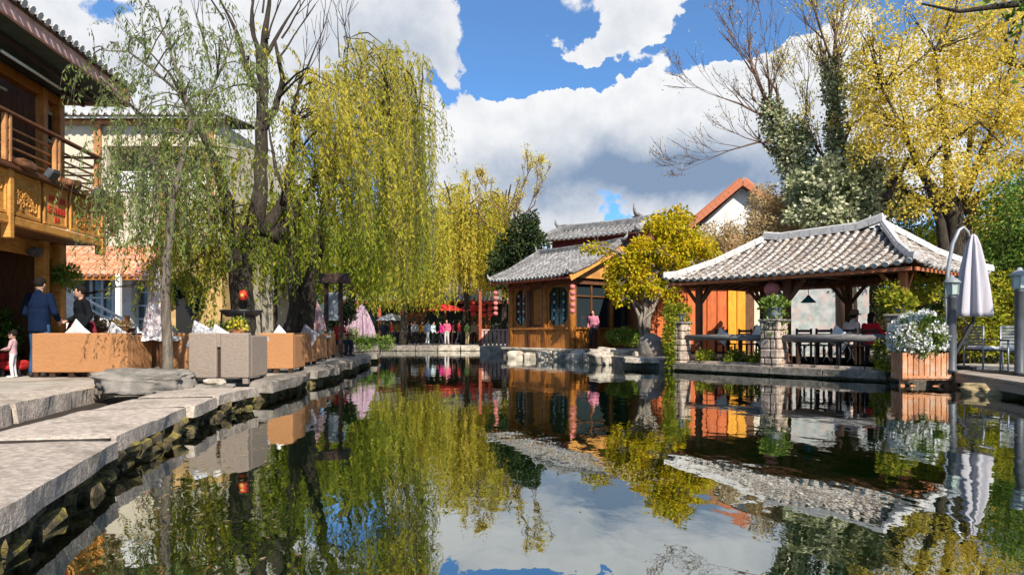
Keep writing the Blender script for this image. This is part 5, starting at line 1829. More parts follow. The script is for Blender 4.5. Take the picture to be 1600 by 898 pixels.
def cloth(c):
    k = 'cloth_%02d_%02d_%02d' % tuple(int(v * 99) for v in c)
    return M(k, c, tuple(v * .75 for v in c), scale=6, rough=.95, bump=.35, bscale=14, var=.02, spec=.05)


def capsule(mb, a, b, ra, rb, n=10):
    a, b = Vector(a), Vector(b)
    d = b - a
    l = d.length
    if l < 1e-6:
        mb.ball(a, ra, 2)
        return
    d /= l
    pts, rad = [], []
    for k in range(4):
        th = PI / 2 * (1 - k / 3)
        pts.append(a - d * ra * math.sin(th))
        rad.append(max(ra * math.cos(th), ra * .08))
    for k in range(4):
        th = PI / 2 * k / 3
        pts.append(b + d * rb * math.sin(th))
        rad.append(max(rb * math.cos(th), rb * .08))
    mb.tube(pts, rad, n)


def torso(mb, rings, n=16):
    """rings: (x,y,z,rx,ry)"""
    vs, fs = [], []
    for (x, y, z, rx, ry) in rings:
        for k in range(n):
            a = 2 * PI * k / n
            ca, sa = math.cos(a), math.sin(a)
            q = .82
            vs.append((x + rx * math.copysign(abs(ca) ** q, ca), y + ry * math.copysign(abs(sa) ** q, sa), z))
    for i in range(len(rings) - 1):
        for k in range(n):
            k2 = (k + 1) % n
            fs.append((i * n + k, i * n + k2, (i + 1) * n + k2, (i + 1) * n + k))
    fs.append(tuple(range(n - 1, -1, -1)))
    m = (len(rings) - 1) * n
    fs.append(tuple(m + k for k in range(n)))
    mb.add(vs, fs)


STAND = dict(pel=(0, 0, .93), chest=(0, 0, 1.27), neck=(0, .01, 1.44), head=(0, -.025, 1.585),
             hipL=(.085, 0, .88), kneeL=(.10, -.03, .49), ankL=(.11, .02, .085), hipR=(-.085, 0, .88), kneeR=(-.10, -.02, .49), ankR=(-.11, .03, .085),
             shL=(.175, .0, 1.385), elL=(.235, .05, 1.12), wrL=(.225, -.07, .90), shR=(-.175, .0, 1.385), elR=(-.235, .05, 1.12), wrR=(-.225, -.07, .90))
SIT = dict(STAND, pel=(0, .05, .52), chest=(0, .02, .88), neck=(0, 0, 1.06), head=(0, -.03, 1.205),
           hipL=(.09, .02, .50), kneeL=(.12, -.42, .50), ankL=(.12, -.38, .085), hipR=(-.09, .02, .50), kneeR=(-.12, -.42, .50), ankR=(-.12, -.40, .085),
           shL=(.175, .02, 1.0), elL=(.25, -.05, .76), wrL=(.16, -.30, .78), shR=(-.175, .02, 1.0), elR=(-.25, -.05, .76), wrR=(-.16, -.30, .78))
WALK = dict(STAND, kneeL=(.095, -.14, .50), ankL=(.10, -.16, .085), kneeR=(-.095, .06, .50), ankR=(-.10, .22, .13), elL=(.23, .10, 1.13), wrL=(.22, .10, .89), elR=(-.23, -.02, 1.13), wrR=(-.21, -.16, .93))


def person(label, loc, rz, top, legs, h=1.68, pose=STAND, near=False, hair='short', top_long=.0, hat=None, group=None, shoes='shoe_dark', head_turn=0.0, over=None, name='person', bare_arm=False, hk=1.0):
    s = h / 1.70
    J = {k: Vector(v) for k, v in dict(pose, **(over or {})).items()}
    t = thing(name, label, 'person', loc, rz, group)
    t.scale = (s, s, s)
    vox = .012 if near else .026

    def fin(mb, nm, mat, v=None, sm=3):
        o = mb.build(nm, mat, t)
        r = o.modifiers.new('remesh', 'REMESH')
        r.mode = 'VOXEL'
        r.voxel_size = v or vox
        r.use_smooth_shade = True
        if sm:
            k = o.modifiers.new('smooth', 'SMOOTH')
            k.factor = .5
            k.iterations = sm
        return o

    def trunk(mb, k):
        p, c, n = J['pel'], J['chest'], J['neck']
        torso(mb, [(p.x, p.y, p.z - .10, .10 * k, .075 * k), (p.x, p.y, p.z - .02, .155 * k, .11 * k), (p.x, p.y, p.z + .09, .14 * k, .10 * k)] +
              [tuple(p.lerp(c, .6)) + (.14 * k, .098 * k), tuple(c) + (.165 * k, .115 * k), tuple(c.lerp(n, .55)) + (.155 * k, .095 * k), tuple(c.lerp(n, .9)) + (.085 * k, .07 * k)])

    # ---- the body: one continuous figure
    b = MB()
    trunk(b, .86)
    hd = J['head'] + Vector((0, 0, .10 * (hk - 1)))
    capsule(b, J['neck'] - Vector((0, 0, .04)), hd - Vector((0, 0, .05)), .052, .048)
    rot = Matrix.Rotation(head_turn, 3, 'Z')
    b.ball(hd, hk, 3, (.076, .092, .115))
    b.ball(hd + rot @ Vector((0, -.025, -.06)) * hk, hk, 2, (.056, .062, .058))
    if near:
        capsule(b, hd + rot @ Vector((0, -.088, .01)) * hk, hd + rot @ Vector((0, -.107, -.022)) * hk, .012, .016, 8)
        capsule(b, hd + rot @ Vector((-.022, -.084, -.06)) * hk, hd + rot @ Vector((.022, -.084, -.06)) * hk, .010, .010, 6)
        for sx in (-1, 1):
            b.ball(hd + rot @ Vector((sx * .078, .01, -.005)) * hk, hk, 2, (.014, .022, .034))
    for sd in 'LR':
        sg = 1 if sd == 'L' else -1
        capsule(b, J['sh' + sd], J['el' + sd], .046, .038)
        capsule(b, J['el' + sd], J['wr' + sd], .038, .026)
        capsule(b, J['hip' + sd], J['knee' + sd], .078, .052)
        capsule(b, J['knee' + sd], J['ank' + sd], .052, .036)
        an = J['ank' + sd]
        capsule(b, an - Vector((0, 0, .035)), an + Vector((sg * .015, -.15, -.05)), .036, .03)
        d = (J['wr' + sd] - J['el' + sd]).normalized()
        w = J['wr' + sd]
        capsule(b, w, w + d * .075, .026, .036)
        if near:
            sidev = d.cross(Vector((0, 1, .3))).normalized()
            fr = sidev.cross(d).normalized()
            for q in range(4):
                o0 = w + d * .085 + fr * ((q - 1.5) * .021)
                ln = (.066, .076, .072, .056)[q]
                m1 = o0 + d * ln * .55 + sidev * sg * .004
                capsule(b, o0, m1, .0095, .009, 6)
                capsule(b, m1, m1 + (d * .75 - sidev * sg * .5).normalized() * ln * .5, .009, .0075, 6)
            o0 = w + d * .03 - fr * .032
            capsule(b, o0, o0 + (d * .7 - fr * .7).normalized() * .045, .012, .010, 6)
            o1 = o0 + (d * .7 - fr * .7).normalized() * .045
            capsule(b, o1, o1 + (d * .95 - fr * .25).normalized() * .03, .010, .008, 6)
    body = fin(b, 'body', 'skin', .0095 if near else None, 2)
    if near:
        for sx in (-1, 1):
            e = MB().ball(hd + rot @ Vector((sx * .030, -.083, .012)) * hk, .0095 * hk, 2).build('eye', 'hair_black', t)
    # ---- clothing
    tp = MB()
    trunk(tp, 1.10)
    if top_long:
        p = J['pel']
        torso(tp, [(p.x, p.y, p.z - .06 - top_long, .17, .135), (p.x, p.y, p.z + .05, .168, .13), (p.x, p.y, p.z + .2, .165, .125)])
    for sd in 'LR':
        sh, el, wr = J['sh' + sd], J['el' + sd], J['wr' + sd]
        capsule(tp, sh + Vector((0, 0, -.01)), el, .072, .058)
        if not bare_arm:
            capsule(tp, el, el.lerp(wr, .93), .058, .045)
    capsule(tp, J['neck'] - Vector((0, -.01, .05)), J['neck'] + Vector((0, .015, .0)), .085, .066)
    fin(tp, 'jacket', cloth(top), .016 if near else None)
    lg = MB()
    p = J['pel']
    torso(lg, [(p.x, p.y, p.z - .12, .11, .09), (p.x, p.y, p.z - .04, .165, .122), (p.x, p.y, p.z + .06, .155, .112)])
    for sd in 'LR':
        capsule(lg, J['hip' + sd], J['knee' + sd], .092, .070)
        capsule(lg, J['knee' + sd], J['ank' + sd] + Vector((0, 0, .02)), .070, .056)
    fin(lg, 'trousers', cloth(legs), .016 if near else None)
    sh = MB()
    for sd in 'LR':
        an = J['ank' + sd]
        sg = 1 if sd == 'L' else -1
        capsule(sh, an + Vector((0, .03, -.035)), an + Vector((sg * .015, -.16, -.045)), .046, .040)
    fin(sh, 'shoes', shoes, .016 if near else None, 2)
    hr = MB()
    hr.ball(hd + rot @ Vector((0, .014, .028)) * hk, hk, 3, (.090, .100, .105))
    if hair == 'long':
        hr.ball(hd + rot @ Vector((0, .06, -.09)), 1.0, 3, (.082, .055, .15))
    elif hair == 'bun':
        hr.ball(hd + rot @ Vector((0, .08, .09)), 1.0, 2, (.05, .05, .05))
    # cut the face free: keep only what lies behind/above the face plane
    kv = []
    for v in hr.v:
        q = (rot.inverted() @ (Vector(v) - hd)) / hk
        if q.y < -.045 and q.z < .055:
            q.y = -.045 + (q.y + .045) * .1
        if q.z < -.03 and q.y < .0:
            q.y = q.y * .3
            q.x *= .8
        kv.append(tuple(hd + rot @ q * hk))
    hr.v = kv
    fin(hr, 'hair', 'hair_black', .014 if near else .024, 2)
    if hat:
        hm = MB().lathe([(.10, 0), (.165, -.015), (.17, .0), (.105, .02), (.098, .10), (.07, .125), (.0, .13)], 20, tuple(hd + Vector((0, .005, .055))))
        hm.build('hat', cloth(hat), t, smooth=True)
    return t


# the four on the left terrace
person('man in navy hooded jacket and blue jeans standing with his back to the pond', (-8.55, 12.35, 0), R(178), (.008, .016, .042), (.035, .09, .19), h=1.80, near=True, top_long=.10,
       over=dict(elL=(.27, -.02, 1.10), wrL=(.20, -.20, 1.0), elR=(-.27, .0, 1.10), wrR=(-.22, -.16, .98)))
person('man in open black jacket over pale shirt looking aside behind the long sofa', (-8.45, 13.4, 0), R(-35), (.012, .013, .016), (.02, .02, .025), h=1.72, near=True, top_long=.08, head_turn=R(-30),
       over=dict(elR=(-.25, .04, 1.12), wrR=(-.14, -.20, 1.02)))
person('small child in pale pink top and white trousers beside the man in navy', (-8.95, 12.25, 0), R(-75), (.55, .33, .36), (.70, .66, .66), h=.80, near=True, shoes='cloth_white', hk=1.55,
       over=dict(elL=(.22, -.05, 1.14), wrL=(.16, -.26, 1.08), elR=(-.22, -.05, 1.14), wrR=(-.16, -.26, 1.06)))
person('seated woman in dark red top between the man in navy and the man in black', (-8.95, 14.2, 0), R(20), (.16, .02, .03), (.03, .03, .05), pose=SIT, near=True, hair='long')
rt = thing('toy_car', 'red child ride-on toy beside the small child', 'toy', (-9.2, 12.6, 0))
MB().box(-.22, .22, -.14, .14, .12, .30).build('body', 'cloth_red', rt, bevel=.06, seg=3)
MB().box(-.2, -.1, -.12, .12, .302, .44).build('backrest', 'cloth_red', rt, bevel=.03)
for x in (-.15, .15):
    for y in (-.15, .15):
        w = MB().lathe([(.08, -.025), (.085, 0), (.08, .025)], 14).build('wheel', 'black_metal', rt, loc=(x, y, .08))
        w.rotation_euler = (PI / 2, 0, 0)
# diners by the row of armchairs
person('dark haired diner in black seated behind the second armchair', (-5.75, 18.0, 0), R(10), (.02, .015, .02), (.03, .03, .04), pose=SIT, near=True, h=1.75)
person('diner in dark brown top seated beside the diner in black', (-5.95, 19.95, 0), R(40), (.06, .03, .02), (.03, .03, .04), pose=SIT, near=True, hair='long')
person('diner in bright red top seated at the last armchair of the bank row', (-5.95, 23.6, 0), R(60), (.42, .02, .025), (.04, .04, .06), pose=SIT, near=True, hair='long')
# under the pavilion
person('diner in cream shirt and brown hat seated under the pavilion', pav(5.15, 1.0), PAV_RZ + R(160), (.68, .50, .42), (.05, .05, .06), pose=SIT, near=True, hat=(.20, .10, .06), h=1.75,
       over=dict(chest=(0, -.04, .88), neck=(0, -.10, 1.05), head=(0, -.16, 1.19), shL=(.175, -.06, 1.0), shR=(-.175, -.06, 1.0)))
person('diner in red and white top seated beside the cream shirt', pav(5.66, 1.05), PAV_RZ + R(165), (.58, .02, .03), (.05, .05, .06), pose=SIT, near=True, hair='long', h=1.7)
person('dark clad diner seated near the middle pillar of the pavilion', pav(2.6, 1.15), PAV_RZ + R(200), (.025, .025, .03), (.03, .03, .04), pose=SIT, near=True, h=1.65)
person('woman in pink blouse standing before the gable window of the wooden house', (3.37, 28.36, .16), R(-30), (.60, .22, .30), (.05, .05, .06), h=1.6, hair='long')

# the crowd on the far bank
CROWD = 'people strolling on the far bank'
crowd = [(612, 45.5, (.36, .05, .04), (.04, .04, .06), STAND, 'in dark red top'), (621, 46.8, (.30, .20, .06), (.03, .03, .04), WALK, 'in mustard brown coat'),
         (632, 45.2, (.22, .16, .16), (.05, .05, .08), STAND, 'in grey brown jacket'), (640, 47.5, (.03, .03, .04), (.06, .06, .07), WALK, 'in black'),
         (648, 45.8, (.55, .55, .56), (.04, .04, .05), STAND, 'in pale grey sweater'), (659, 46.2, (.50, .26, .04), (.04, .04, .05), STAND, 'in ochre yellow coat'),
         (668, 44.4, (.30, .36, .52), (.50, .52, .56), WALK, 'in light blue shirt and white trousers'), (677, 45.3, (.55, .68, .72), (.02, .02, .03), STAND, 'in pale cyan jacket and black trousers'),
         (689, 44.8, (.68, .04, .24), (.03, .03, .05), WALK, 'in hot pink jacket'), (698, 45.6, (.62, .12, .20), (.55, .50, .50), STAND, 'in rose red jacket and pale trousers'),
         (707, 46.8, (.10, .02, .03), (.05, .02, .03), STAND, 'in deep maroon'), (717, 46.0, (.34, .03, .03), (.05, .05, .06), WALK, 'in dark scarlet coat'),
         (730, 44.6, (.10, .15, .05), (.32, .24, .14), STAND, 'in olive green jacket and tan trousers'), (741, 47.0, (.42, .30, .20), (.05, .04, .04), STAND, 'in tan coat'),
         (752, 46.0, (.45, .10, .04), (.06, .05, .05), WALK, 'in burnt orange top'), (600, 48.5, (.04, .05, .08), (.05, .05, .07), STAND, 'in navy blue')]
rs = random.Random(3)
for px, Y, c1, c2, ps, lb in crowd:
    person('person ' + lb + ' on the far bank', ((px - 800) / F * Y, Y, 0), R(rs.uniform(-180, 180)), c1, c2, h=rs.uniform(1.55, 1.75), pose=ps, hair=rs.choice(['short', 'long']), group=CROWD)

# ------------------------------------------------------------------ trees and plants
def polyline(p, d, L, n, rs, wander=.25, up=0.0):
    pts = [Vector(p)]
    d = Vector(d).normalized()
    for i in range(n):
        d = d + Vector((rs.uniform(-1, 1), rs.uniform(-1, 1), rs.uniform(-1, 1))) * wander + Vector((0, 0, up))
        d.normalize()
        pts.append(pts[-1] + d * (L / n))
    return pts


def grow(p, d, L, r, depth, rs, tubes, tips, spread=.7, up=.06, kids=(3, 5), shrink=.62, wander=.18, minr=.004):
    n = 5 if depth > 1 else 4
    pts = polyline(p, d, L, n, rs, wander, up)
    rads = [max(minr, r * (1 - .72 * i / n)) for i in range(n + 1)]
    tubes.append((pts, rads, 7 if r > .06 else (5 if r > .02 else 3)))
    if depth <= 0:
        for i in range(1, n + 1):
            tips.append((pts[i], (pts[i] - pts[i - 1]).normalized()))
        return
    for k in range(rs.randint(*kids)):
        s = rs.uniform(.35, 1.0)
        i = min(n - 1, int(s * n))
        q = pts[i].lerp(pts[i + 1], s * n - i)
        t = (pts[i + 1] - pts[i]).normalized()
        dd = t + Vector((rs.uniform(-1, 1), rs.uniform(-1, 1), rs.uniform(-.6, 1))) * spread
        grow(q, dd, L * shrink * rs.uniform(.7, 1.2), max(minr, r * .5), depth - 1, rs, tubes, tips, spread, up, kids, shrink, wander, minr)


def tube_mesh(name, tubes, mat, parent):
    mb = MB()
    for pts, rads, n in tubes:
        mb.tube(pts, rads, n, cap=(n > 5))
    return mb.build(name, mat, parent, smooth=True)


def tree_root(name, label, base, cat='tree', group=None):
    return thing(name, label, cat, base, 0, group)


def rel(pts, base):
    b = Vector(base)
    return [Vector(p) - b for p in pts]


def strand_leaves(starts, outs, lens, spacing=.05, sway=.10, flare=.35):
    """points and axes of leaves hanging on strands"""
    PT, AX, SID = [], [], []
    for i in range(len(starts)):
        m = max(3, int(lens[i] / spacing))
        t = (np.arange(m) + RNG.random(m)) / m * lens[i]
        o = outs[i]
        ph = RNG.random(2) * 6.28
        k = flare * (1 - np.exp(-t / .5))
        arch = .18 * np.sin(np.clip(t / .7, 0, 1) * PI)
        x = starts[i][0] + o[0] * k + sway * (t / max(lens[i], 1)) * np.sin(t * 1.1 + ph[0])
        y = starts[i][1] + o[1] * k + sway * (t / max(lens[i], 1)) * np.sin(t * 1.3 + ph[1])
        z = starts[i][2] - t + arch
        p = np.stack([x, y, z], 1)
        p += RNG.normal(size=p.shape) * .012
        a = RNG.normal(size=p.shape) * np.array([.42, .42, .25]) + np.array([0, 0, -.8])
        PT.append(p)
        AX.append(a)
        SID.append(np.full(m, i))
    return np.concatenate(PT), np.concatenate(AX), np.concatenate(SID)


def strand_twigs(starts, outs, lens, idx, r=.0025, flare=.35):
    tb = []
    for i in idx:
        pts = []
        for q in range(6):
            t = lens[i] * q / 5
            k = flare * (1 - math.exp(-t / .5))
            arch = .18 * math.sin(min(1, t / .7) * PI)
            pts.append(Vector((starts[i][0] + outs[i][0] * k, starts[i][1] + outs[i][1] * k, starts[i][2] - t + arch)))
        tb.append((pts, [r] * 5 + [r * .5], 3))
    return tb


def willow(name, label, base, limbs, clusters, leaf, leafL=.10, leafW=.02, spacing=.05, bark='bark', group=None, seed=1, extra=None, floor=.25, twig_r=.02, cl_spread=.28, flare=.35, twigs=True):
    """limbs: list of (points, radii) in world space; clusters: list of (point, n strands, len lo, len hi, tone)"""
    rs = random.Random(seed)
    t = tree_root(name, label, base, group=group)
    B = Vector(base)
    tubes = []
    nodes = []
    for pts, rads in limbs:
        pp = rel(pts, base)
        # smooth subdivision of the limb with a little wander
        q, rr = [], []
        for i in range(len(pp) - 1):
            for s in range(3):
                f = s / 3
                a = pp[i].lerp(pp[i + 1], f)
                j = .25 * rads[i]
                q.append(a + Vector((rs.uniform(-j, j), rs.uniform(-j, j), 0)))
                rr.append(rads[i] + (rads[i + 1] - rads[i]) * f)
        q.append(pp[-1])
        rr.append(rads[-1])
        tubes.append((q, rr, 10 if rads[0] > .08 else 7))
        nodes += [(a, r) for a, r in zip(q, rr)]
    starts, outs, lens, tone = [], [], [], []
    for c, n, lo, hi, tn in clusters:
        c = Vector(c) - B
        best = min(nodes, key=lambda k: (k[0] - c).length + (2.0 if k[0].z > c.z + .3 else 0) + (1.0 if k[0].z < 1.5 else 0))
        a = best[0]
        mid = a.lerp(c, .5) + Vector((rs.uniform(-.15, .15), rs.uniform(-.15, .15), .18 * (c - a).length))
        tubes.append(([a, a.lerp(mid, .55) + Vector((0, 0, .05)), mid, mid.lerp(c, .6), c], [min(best[1] * .6, twig_r * 1.6), twig_r, twig_r * .8, twig_r * .5, twig_r * .3], 5))
        hx = Vector((c.x, c.y, 0))
        for k in range(n):
            st = c + Vector((rs.gauss(0, cl_spread), rs.gauss(0, cl_spread), rs.gauss(0, cl_spread * .7)))
            o = (hx.normalized() if hx.length > .01 else Vector((1, 0, 0))) + Vector((rs.uniform(-1, 1), rs.uniform(-1, 1), 0)) * .9
            starts.append(tuple(st))
            outs.append((o.x, o.y))
            lens.append(rs.uniform(lo, hi))
            tone.append(tn + rs.uniform(-.16, .16))
    zmin = floor - B.z
    lens = [min(l, max(.3, s[2] - zmin - rs.uniform(0, 1.0))) for l, s in zip(lens, starts)]
    pt, ax, sid = strand_leaves(starts, outs, lens, spacing, flare=flare)
    tn = np.array(tone)[sid] + RNG.normal(size=len(sid)) * .12
    if extra:
        tubes += extra
    tube_mesh('trunk', tubes, bark, t)
    if twigs:
        tw = strand_twigs(starts, outs, lens, range(len(starts)), flare=flare)
        tube_mesh('twigs', tw, 'bark_pale', t)['kind'] = 'stuff'
    leaf_cloud('crown', pt, ax, leafL * (.7 + .6 * RNG.random(len(pt))), leafW * (.7 + .6 * RNG.random(len(pt))), leaf, t, var=tn)
    return t


# --- the big pollard willow by the greyish sofa
Y1 = 13.5
q1 = lambda x, y, d=0.0: P(x, y, Y1 + d)
b1 = (-5.35, 13.5, 0)
L1 = [([(-5.38, 13.5, -.05), (-5.35, 13.5, .5), q1(376, 440), q1(373, 385), q1(385, 362)], [.30, .24, .215, .23, .27]),
      ([q1(372, 378), q1(356, 315, -.3), q1(338, 262, -.5), q1(318, 212, -.7), q1(290, 160, -.8), q1(262, 110, -1)], [.17, .10, .085, .065, .045, .02]),
      ([q1(396, 372), q1(406, 285), q1(411, 205, .1), q1(410, 130, .1), q1(408, 80, .1)], [.19, .13, .12, .105, .12]),
      ([q1(408, 90, .1), q1(418, 30, .2), q1(424, -40, .3)], [.09, .05, .02]), ([q1(408, 90, .1), q1(392, 40, 0), q1(398, -30, 0)], [.06, .035, .015]),
      ([q1(411, 95, .1), q1(440, 45, .3), q1(468, 0, .4)], [.05, .03, .012]),
      ([q1(410, 200, .1), q1(430, 172, .2), q1(441, 122, .2), q1(430, 66, .1)], [.09, .07, .05, .03]),
      ([q1(408, 150, .1), q1(386, 110, -.2), q1(370, 52, -.3), q1(344, 0, -.4)], [.07, .055, .04, .015]),
      ([q1(412, 366), q1(446, 305, .3), q1(455, 250, .4), q1(458, 180, .5), q1(470, 120, .5)], [.15, .085, .06, .045, .02]),
      ([q1(424, 372), q1(462, 330, .6), q1(505, 255, 1.0), q1(545, 205, 1.3), q1(590, 175, 1.6)], [.14, .09, .075, .06, .03]),
      ([q1(372, 372), q1(340, 320, .5), q1(300, 270, .8), q1(285, 220, .9)], [.10, .06, .04, .02])]
rs = random.Random(41)
C1 = []
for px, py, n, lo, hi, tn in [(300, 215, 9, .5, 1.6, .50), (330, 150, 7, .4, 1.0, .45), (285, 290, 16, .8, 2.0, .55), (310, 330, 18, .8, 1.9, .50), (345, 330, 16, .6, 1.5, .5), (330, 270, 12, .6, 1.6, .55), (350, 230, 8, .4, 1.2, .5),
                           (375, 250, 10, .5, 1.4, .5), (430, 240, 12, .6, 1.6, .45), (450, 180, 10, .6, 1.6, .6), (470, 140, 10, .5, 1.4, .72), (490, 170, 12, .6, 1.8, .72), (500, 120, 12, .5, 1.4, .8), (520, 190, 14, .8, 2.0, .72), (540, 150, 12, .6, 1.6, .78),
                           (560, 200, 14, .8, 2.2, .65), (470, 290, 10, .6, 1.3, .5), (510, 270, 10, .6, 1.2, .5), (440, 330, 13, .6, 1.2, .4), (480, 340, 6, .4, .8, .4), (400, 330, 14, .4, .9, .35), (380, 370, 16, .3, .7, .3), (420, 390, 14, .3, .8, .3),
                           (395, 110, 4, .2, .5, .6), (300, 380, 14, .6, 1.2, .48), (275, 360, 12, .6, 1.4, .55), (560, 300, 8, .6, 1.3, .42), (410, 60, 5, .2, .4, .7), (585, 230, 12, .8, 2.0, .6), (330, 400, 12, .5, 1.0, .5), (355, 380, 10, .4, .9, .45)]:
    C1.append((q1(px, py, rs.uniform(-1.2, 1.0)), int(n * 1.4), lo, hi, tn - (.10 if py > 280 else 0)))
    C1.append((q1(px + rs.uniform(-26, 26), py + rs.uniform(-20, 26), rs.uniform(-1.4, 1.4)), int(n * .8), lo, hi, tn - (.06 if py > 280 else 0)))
X1 = []
tp = []
for px, py, dx, dz in ((418, 60, .3, 1), (400, 70, -.3, 1), (440, 60, .5, .8), (410, 20, .1, 1), (375, 60, -.5, 1), (436, 90, .6, .9), (350, 30, -.7, .8), (455, 170, .3, 1), (470, 130, .5, 1), (300, 170, -.4, 1), (265, 115, -.6, .7), (330, 110, -.2, 1)):
    grow(Vector(q1(px, py)) - Vector(b1), (dx, rs.uniform(-.3, .3), dz), 1.3, .022, 2, rs, X1, tp, spread=.5, up=.05, kids=(2, 3), wander=.12, minr=.005)
willow('pollard_willow', 'tall thick trunked willow with bare upper branches beside the greyish sofa', b1, L1, C1, 'leaf_willow', leafL=.105, leafW=.032, spacing=.030, seed=5, extra=X1)

# --- the leaning twin willow with the long yellow green curtain
Y2 = 17.0
q2 = lambda x, y, d=0.0: P(x, y, Y2 + d)
b2 = (-5.3, 17.0, 0)
L2 = [([(-5.42, 17.0, -.05), q2(464, 480), q2(460, 430), q2(454, 380), q2(452, 320), q2(456, 250, .3), q2(465, 180, .5)], [.26, .20, .15, .13, .11, .08, .04]),
      ([(-5.3, 17.0, -.05), q2(480, 470), q2(492, 410), q2(504, 350), q2(514, 290, .2), q2(530, 220, .4), q2(552, 150, .6), q2(565, 100, .6)], [.24, .19, .15, .125, .11, .09, .06, .03]),
      ([q2(512, 300, .2), q2(550, 250, .6), q2(590, 190, 1.0), q2(630, 160, 1.2)], [.08, .06, .045, .02]),
      ([q2(530, 225, .4), q2(570, 180, 0), q2(610, 150, -.4), q2(655, 170, -.6)], [.07, .05, .04, .02]),
      ([q2(454, 330), q2(430, 260, .8), q2(420, 200, 1.2)], [.06, .05, .02]),
      ([q2(545, 170, .5), q2(540, 110, .9), q2(545, 60, 1)], [.05, .035, .012])]
rs = random.Random(42)
C2 = []
for k in range(64):
    u = rs.random()
    px = 490 + 165 * rs.random() ** .8
    top = 62 + ((px - 560) / 110) ** 2 * 46 + (30 if px < 540 else 0)
    py = top + rs.random() ** 1.6 * 130
    d = rs.uniform(-2.4, 2.2)
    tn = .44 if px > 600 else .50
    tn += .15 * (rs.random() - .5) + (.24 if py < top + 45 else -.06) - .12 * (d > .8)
    lo, hi = (2.6, 5.4) if px > 570 else (.8, 2.4)
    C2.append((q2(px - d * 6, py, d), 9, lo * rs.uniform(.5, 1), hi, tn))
for px, py in ((690, 190), (672, 160), (668, 195), (680, 170)):
    C2.append((q2(px, py, rs.uniform(-.5, .5)), 4, .8, 1.9, .45))
for px, py, n, lo, hi, tn in ((600, 350, 8, 1, 2, .3), (640, 330, 10, 1, 2.1, .35), (660, 310, 8, 1, 2.4, .4), (545, 300, 8, 1, 2, .25)):
    C2.append((q2(px, py, rs.uniform(-1, 1)), n, lo, hi, tn))
X2 = []
for px, py in ((545, 75), (560, 110), (500, 150), (530, 90)):
    grow(Vector(q2(px, py, .6)) - Vector(b2), (rs.uniform(-.3, .3), rs.uniform(-.3, .3), 1), 1.3, .02, 2, rs, X2, [], spread=.45, kids=(2, 3), wander=.1, minr=.006)
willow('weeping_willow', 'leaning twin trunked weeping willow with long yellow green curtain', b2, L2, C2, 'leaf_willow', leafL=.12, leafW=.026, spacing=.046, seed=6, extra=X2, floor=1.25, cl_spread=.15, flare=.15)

# --- slender sage willow growing by the boulder
Y3 = 10.4
q3 = lambda x, y, d=0.0: P(x, y, Y3 + d)
b3 = (-5.24, 10.4, 0)
L3 = [([(-5.24, 10.4, -.1), q3(262, 520), q3(259, 430), q3(266, 350), q3(268, 312)], [.085, .07, .065, .06, .06]),
      ([q3(268, 315), q3(285, 250, .1), q3(298, 190, .2), q3(285, 130, .3), q3(265, 80, .4), q3(245, 20, .5)], [.05, .04, .032, .025, .018, .01]),
      ([q3(267, 312), q3(246, 276, -.2), q3(228, 230, -.4), q3(215, 180, -.5)], [.032, .026, .02, .012]),
      ([q3(292, 215, .2), q3(320, 160, .3), q3(350, 100, .5), q3(370, 40, .6)], [.03, .024, .018, .01]),
      ([q3(285, 150, .3), q3(240, 110, 0), q3(200, 80, -.2), q3(170, 80, -.3)], [.024, .02, .014, .008])]
rs = random.Random(43)
C3 = []
for px, py, n, lo, hi, tn in [(215, 60, 6, .3, .9, .35), (180, 75, 6, .3, .8, .35), (160, 120, 5, .3, .7, .35), (240, 40, 7, .3, 1.0, .35), (270, 60, 7, .4, 1.0, .35), (300, 40, 7, .3, .9, .35), (335, 60, 7, .3, 1.0, .4), (365, 70, 7, .3, 1.0, .4), (380, 120, 6, .4, 1.2, .45),
                           (200, 120, 7, .4, .9, .35), (235, 130, 8, .4, 1.1, .38), (270, 120, 8, .4, 1.2, .4), (310, 110, 8, .4, 1.2, .42), (345, 140, 8, .4, 1.3, .45), (220, 180, 8, .5, 1.2, .4), (260, 180, 8, .5, 1.3, .45), (300, 170, 8, .5, 1.3, .45), (330, 200, 8, .5, 1.3, .5),
                           (185, 160, 5, .3, .8, .35), (205, 215, 12, .7, 1.5, .45), (230, 225, 13, .8, 1.7, .45), (195, 255, 13, .7, 1.5, .42), (245, 245, 13, .8, 1.6, .45), (215, 270, 14, .7, 1.4, .4), (275, 230, 10, .6, 1.5, .5), (290, 280, 10, .6, 1.3, .5), (185, 290, 10, .5, 1.1, .4), (235, 300, 12, .5, 1.1, .4), (320, 20, 5, .3, .7, .4), (270, 10, 5, .3, .7, .4), (225, 5, 4, .3, .7, .35)]:
    C3.append((q3(px, py, rs.uniform(-.8, .9)), int(n * (1.15 if py < 200 else .85)), lo, hi, tn))
    C3.append((q3(px + rs.uniform(-24, 24), py + rs.uniform(-18, 24), rs.uniform(-.8, .9)), int(n * .7), lo, hi, tn + .05))
willow('slender_willow', 'slender grey stemmed willow with sparse sage green leaves beside the big boulder', b3, L3, C3, 'leaf_sage', leafL=.08, leafW=.022, spacing=.030, seed=7, twig_r=.010, bark='bark_pale', cl_spread=.2)


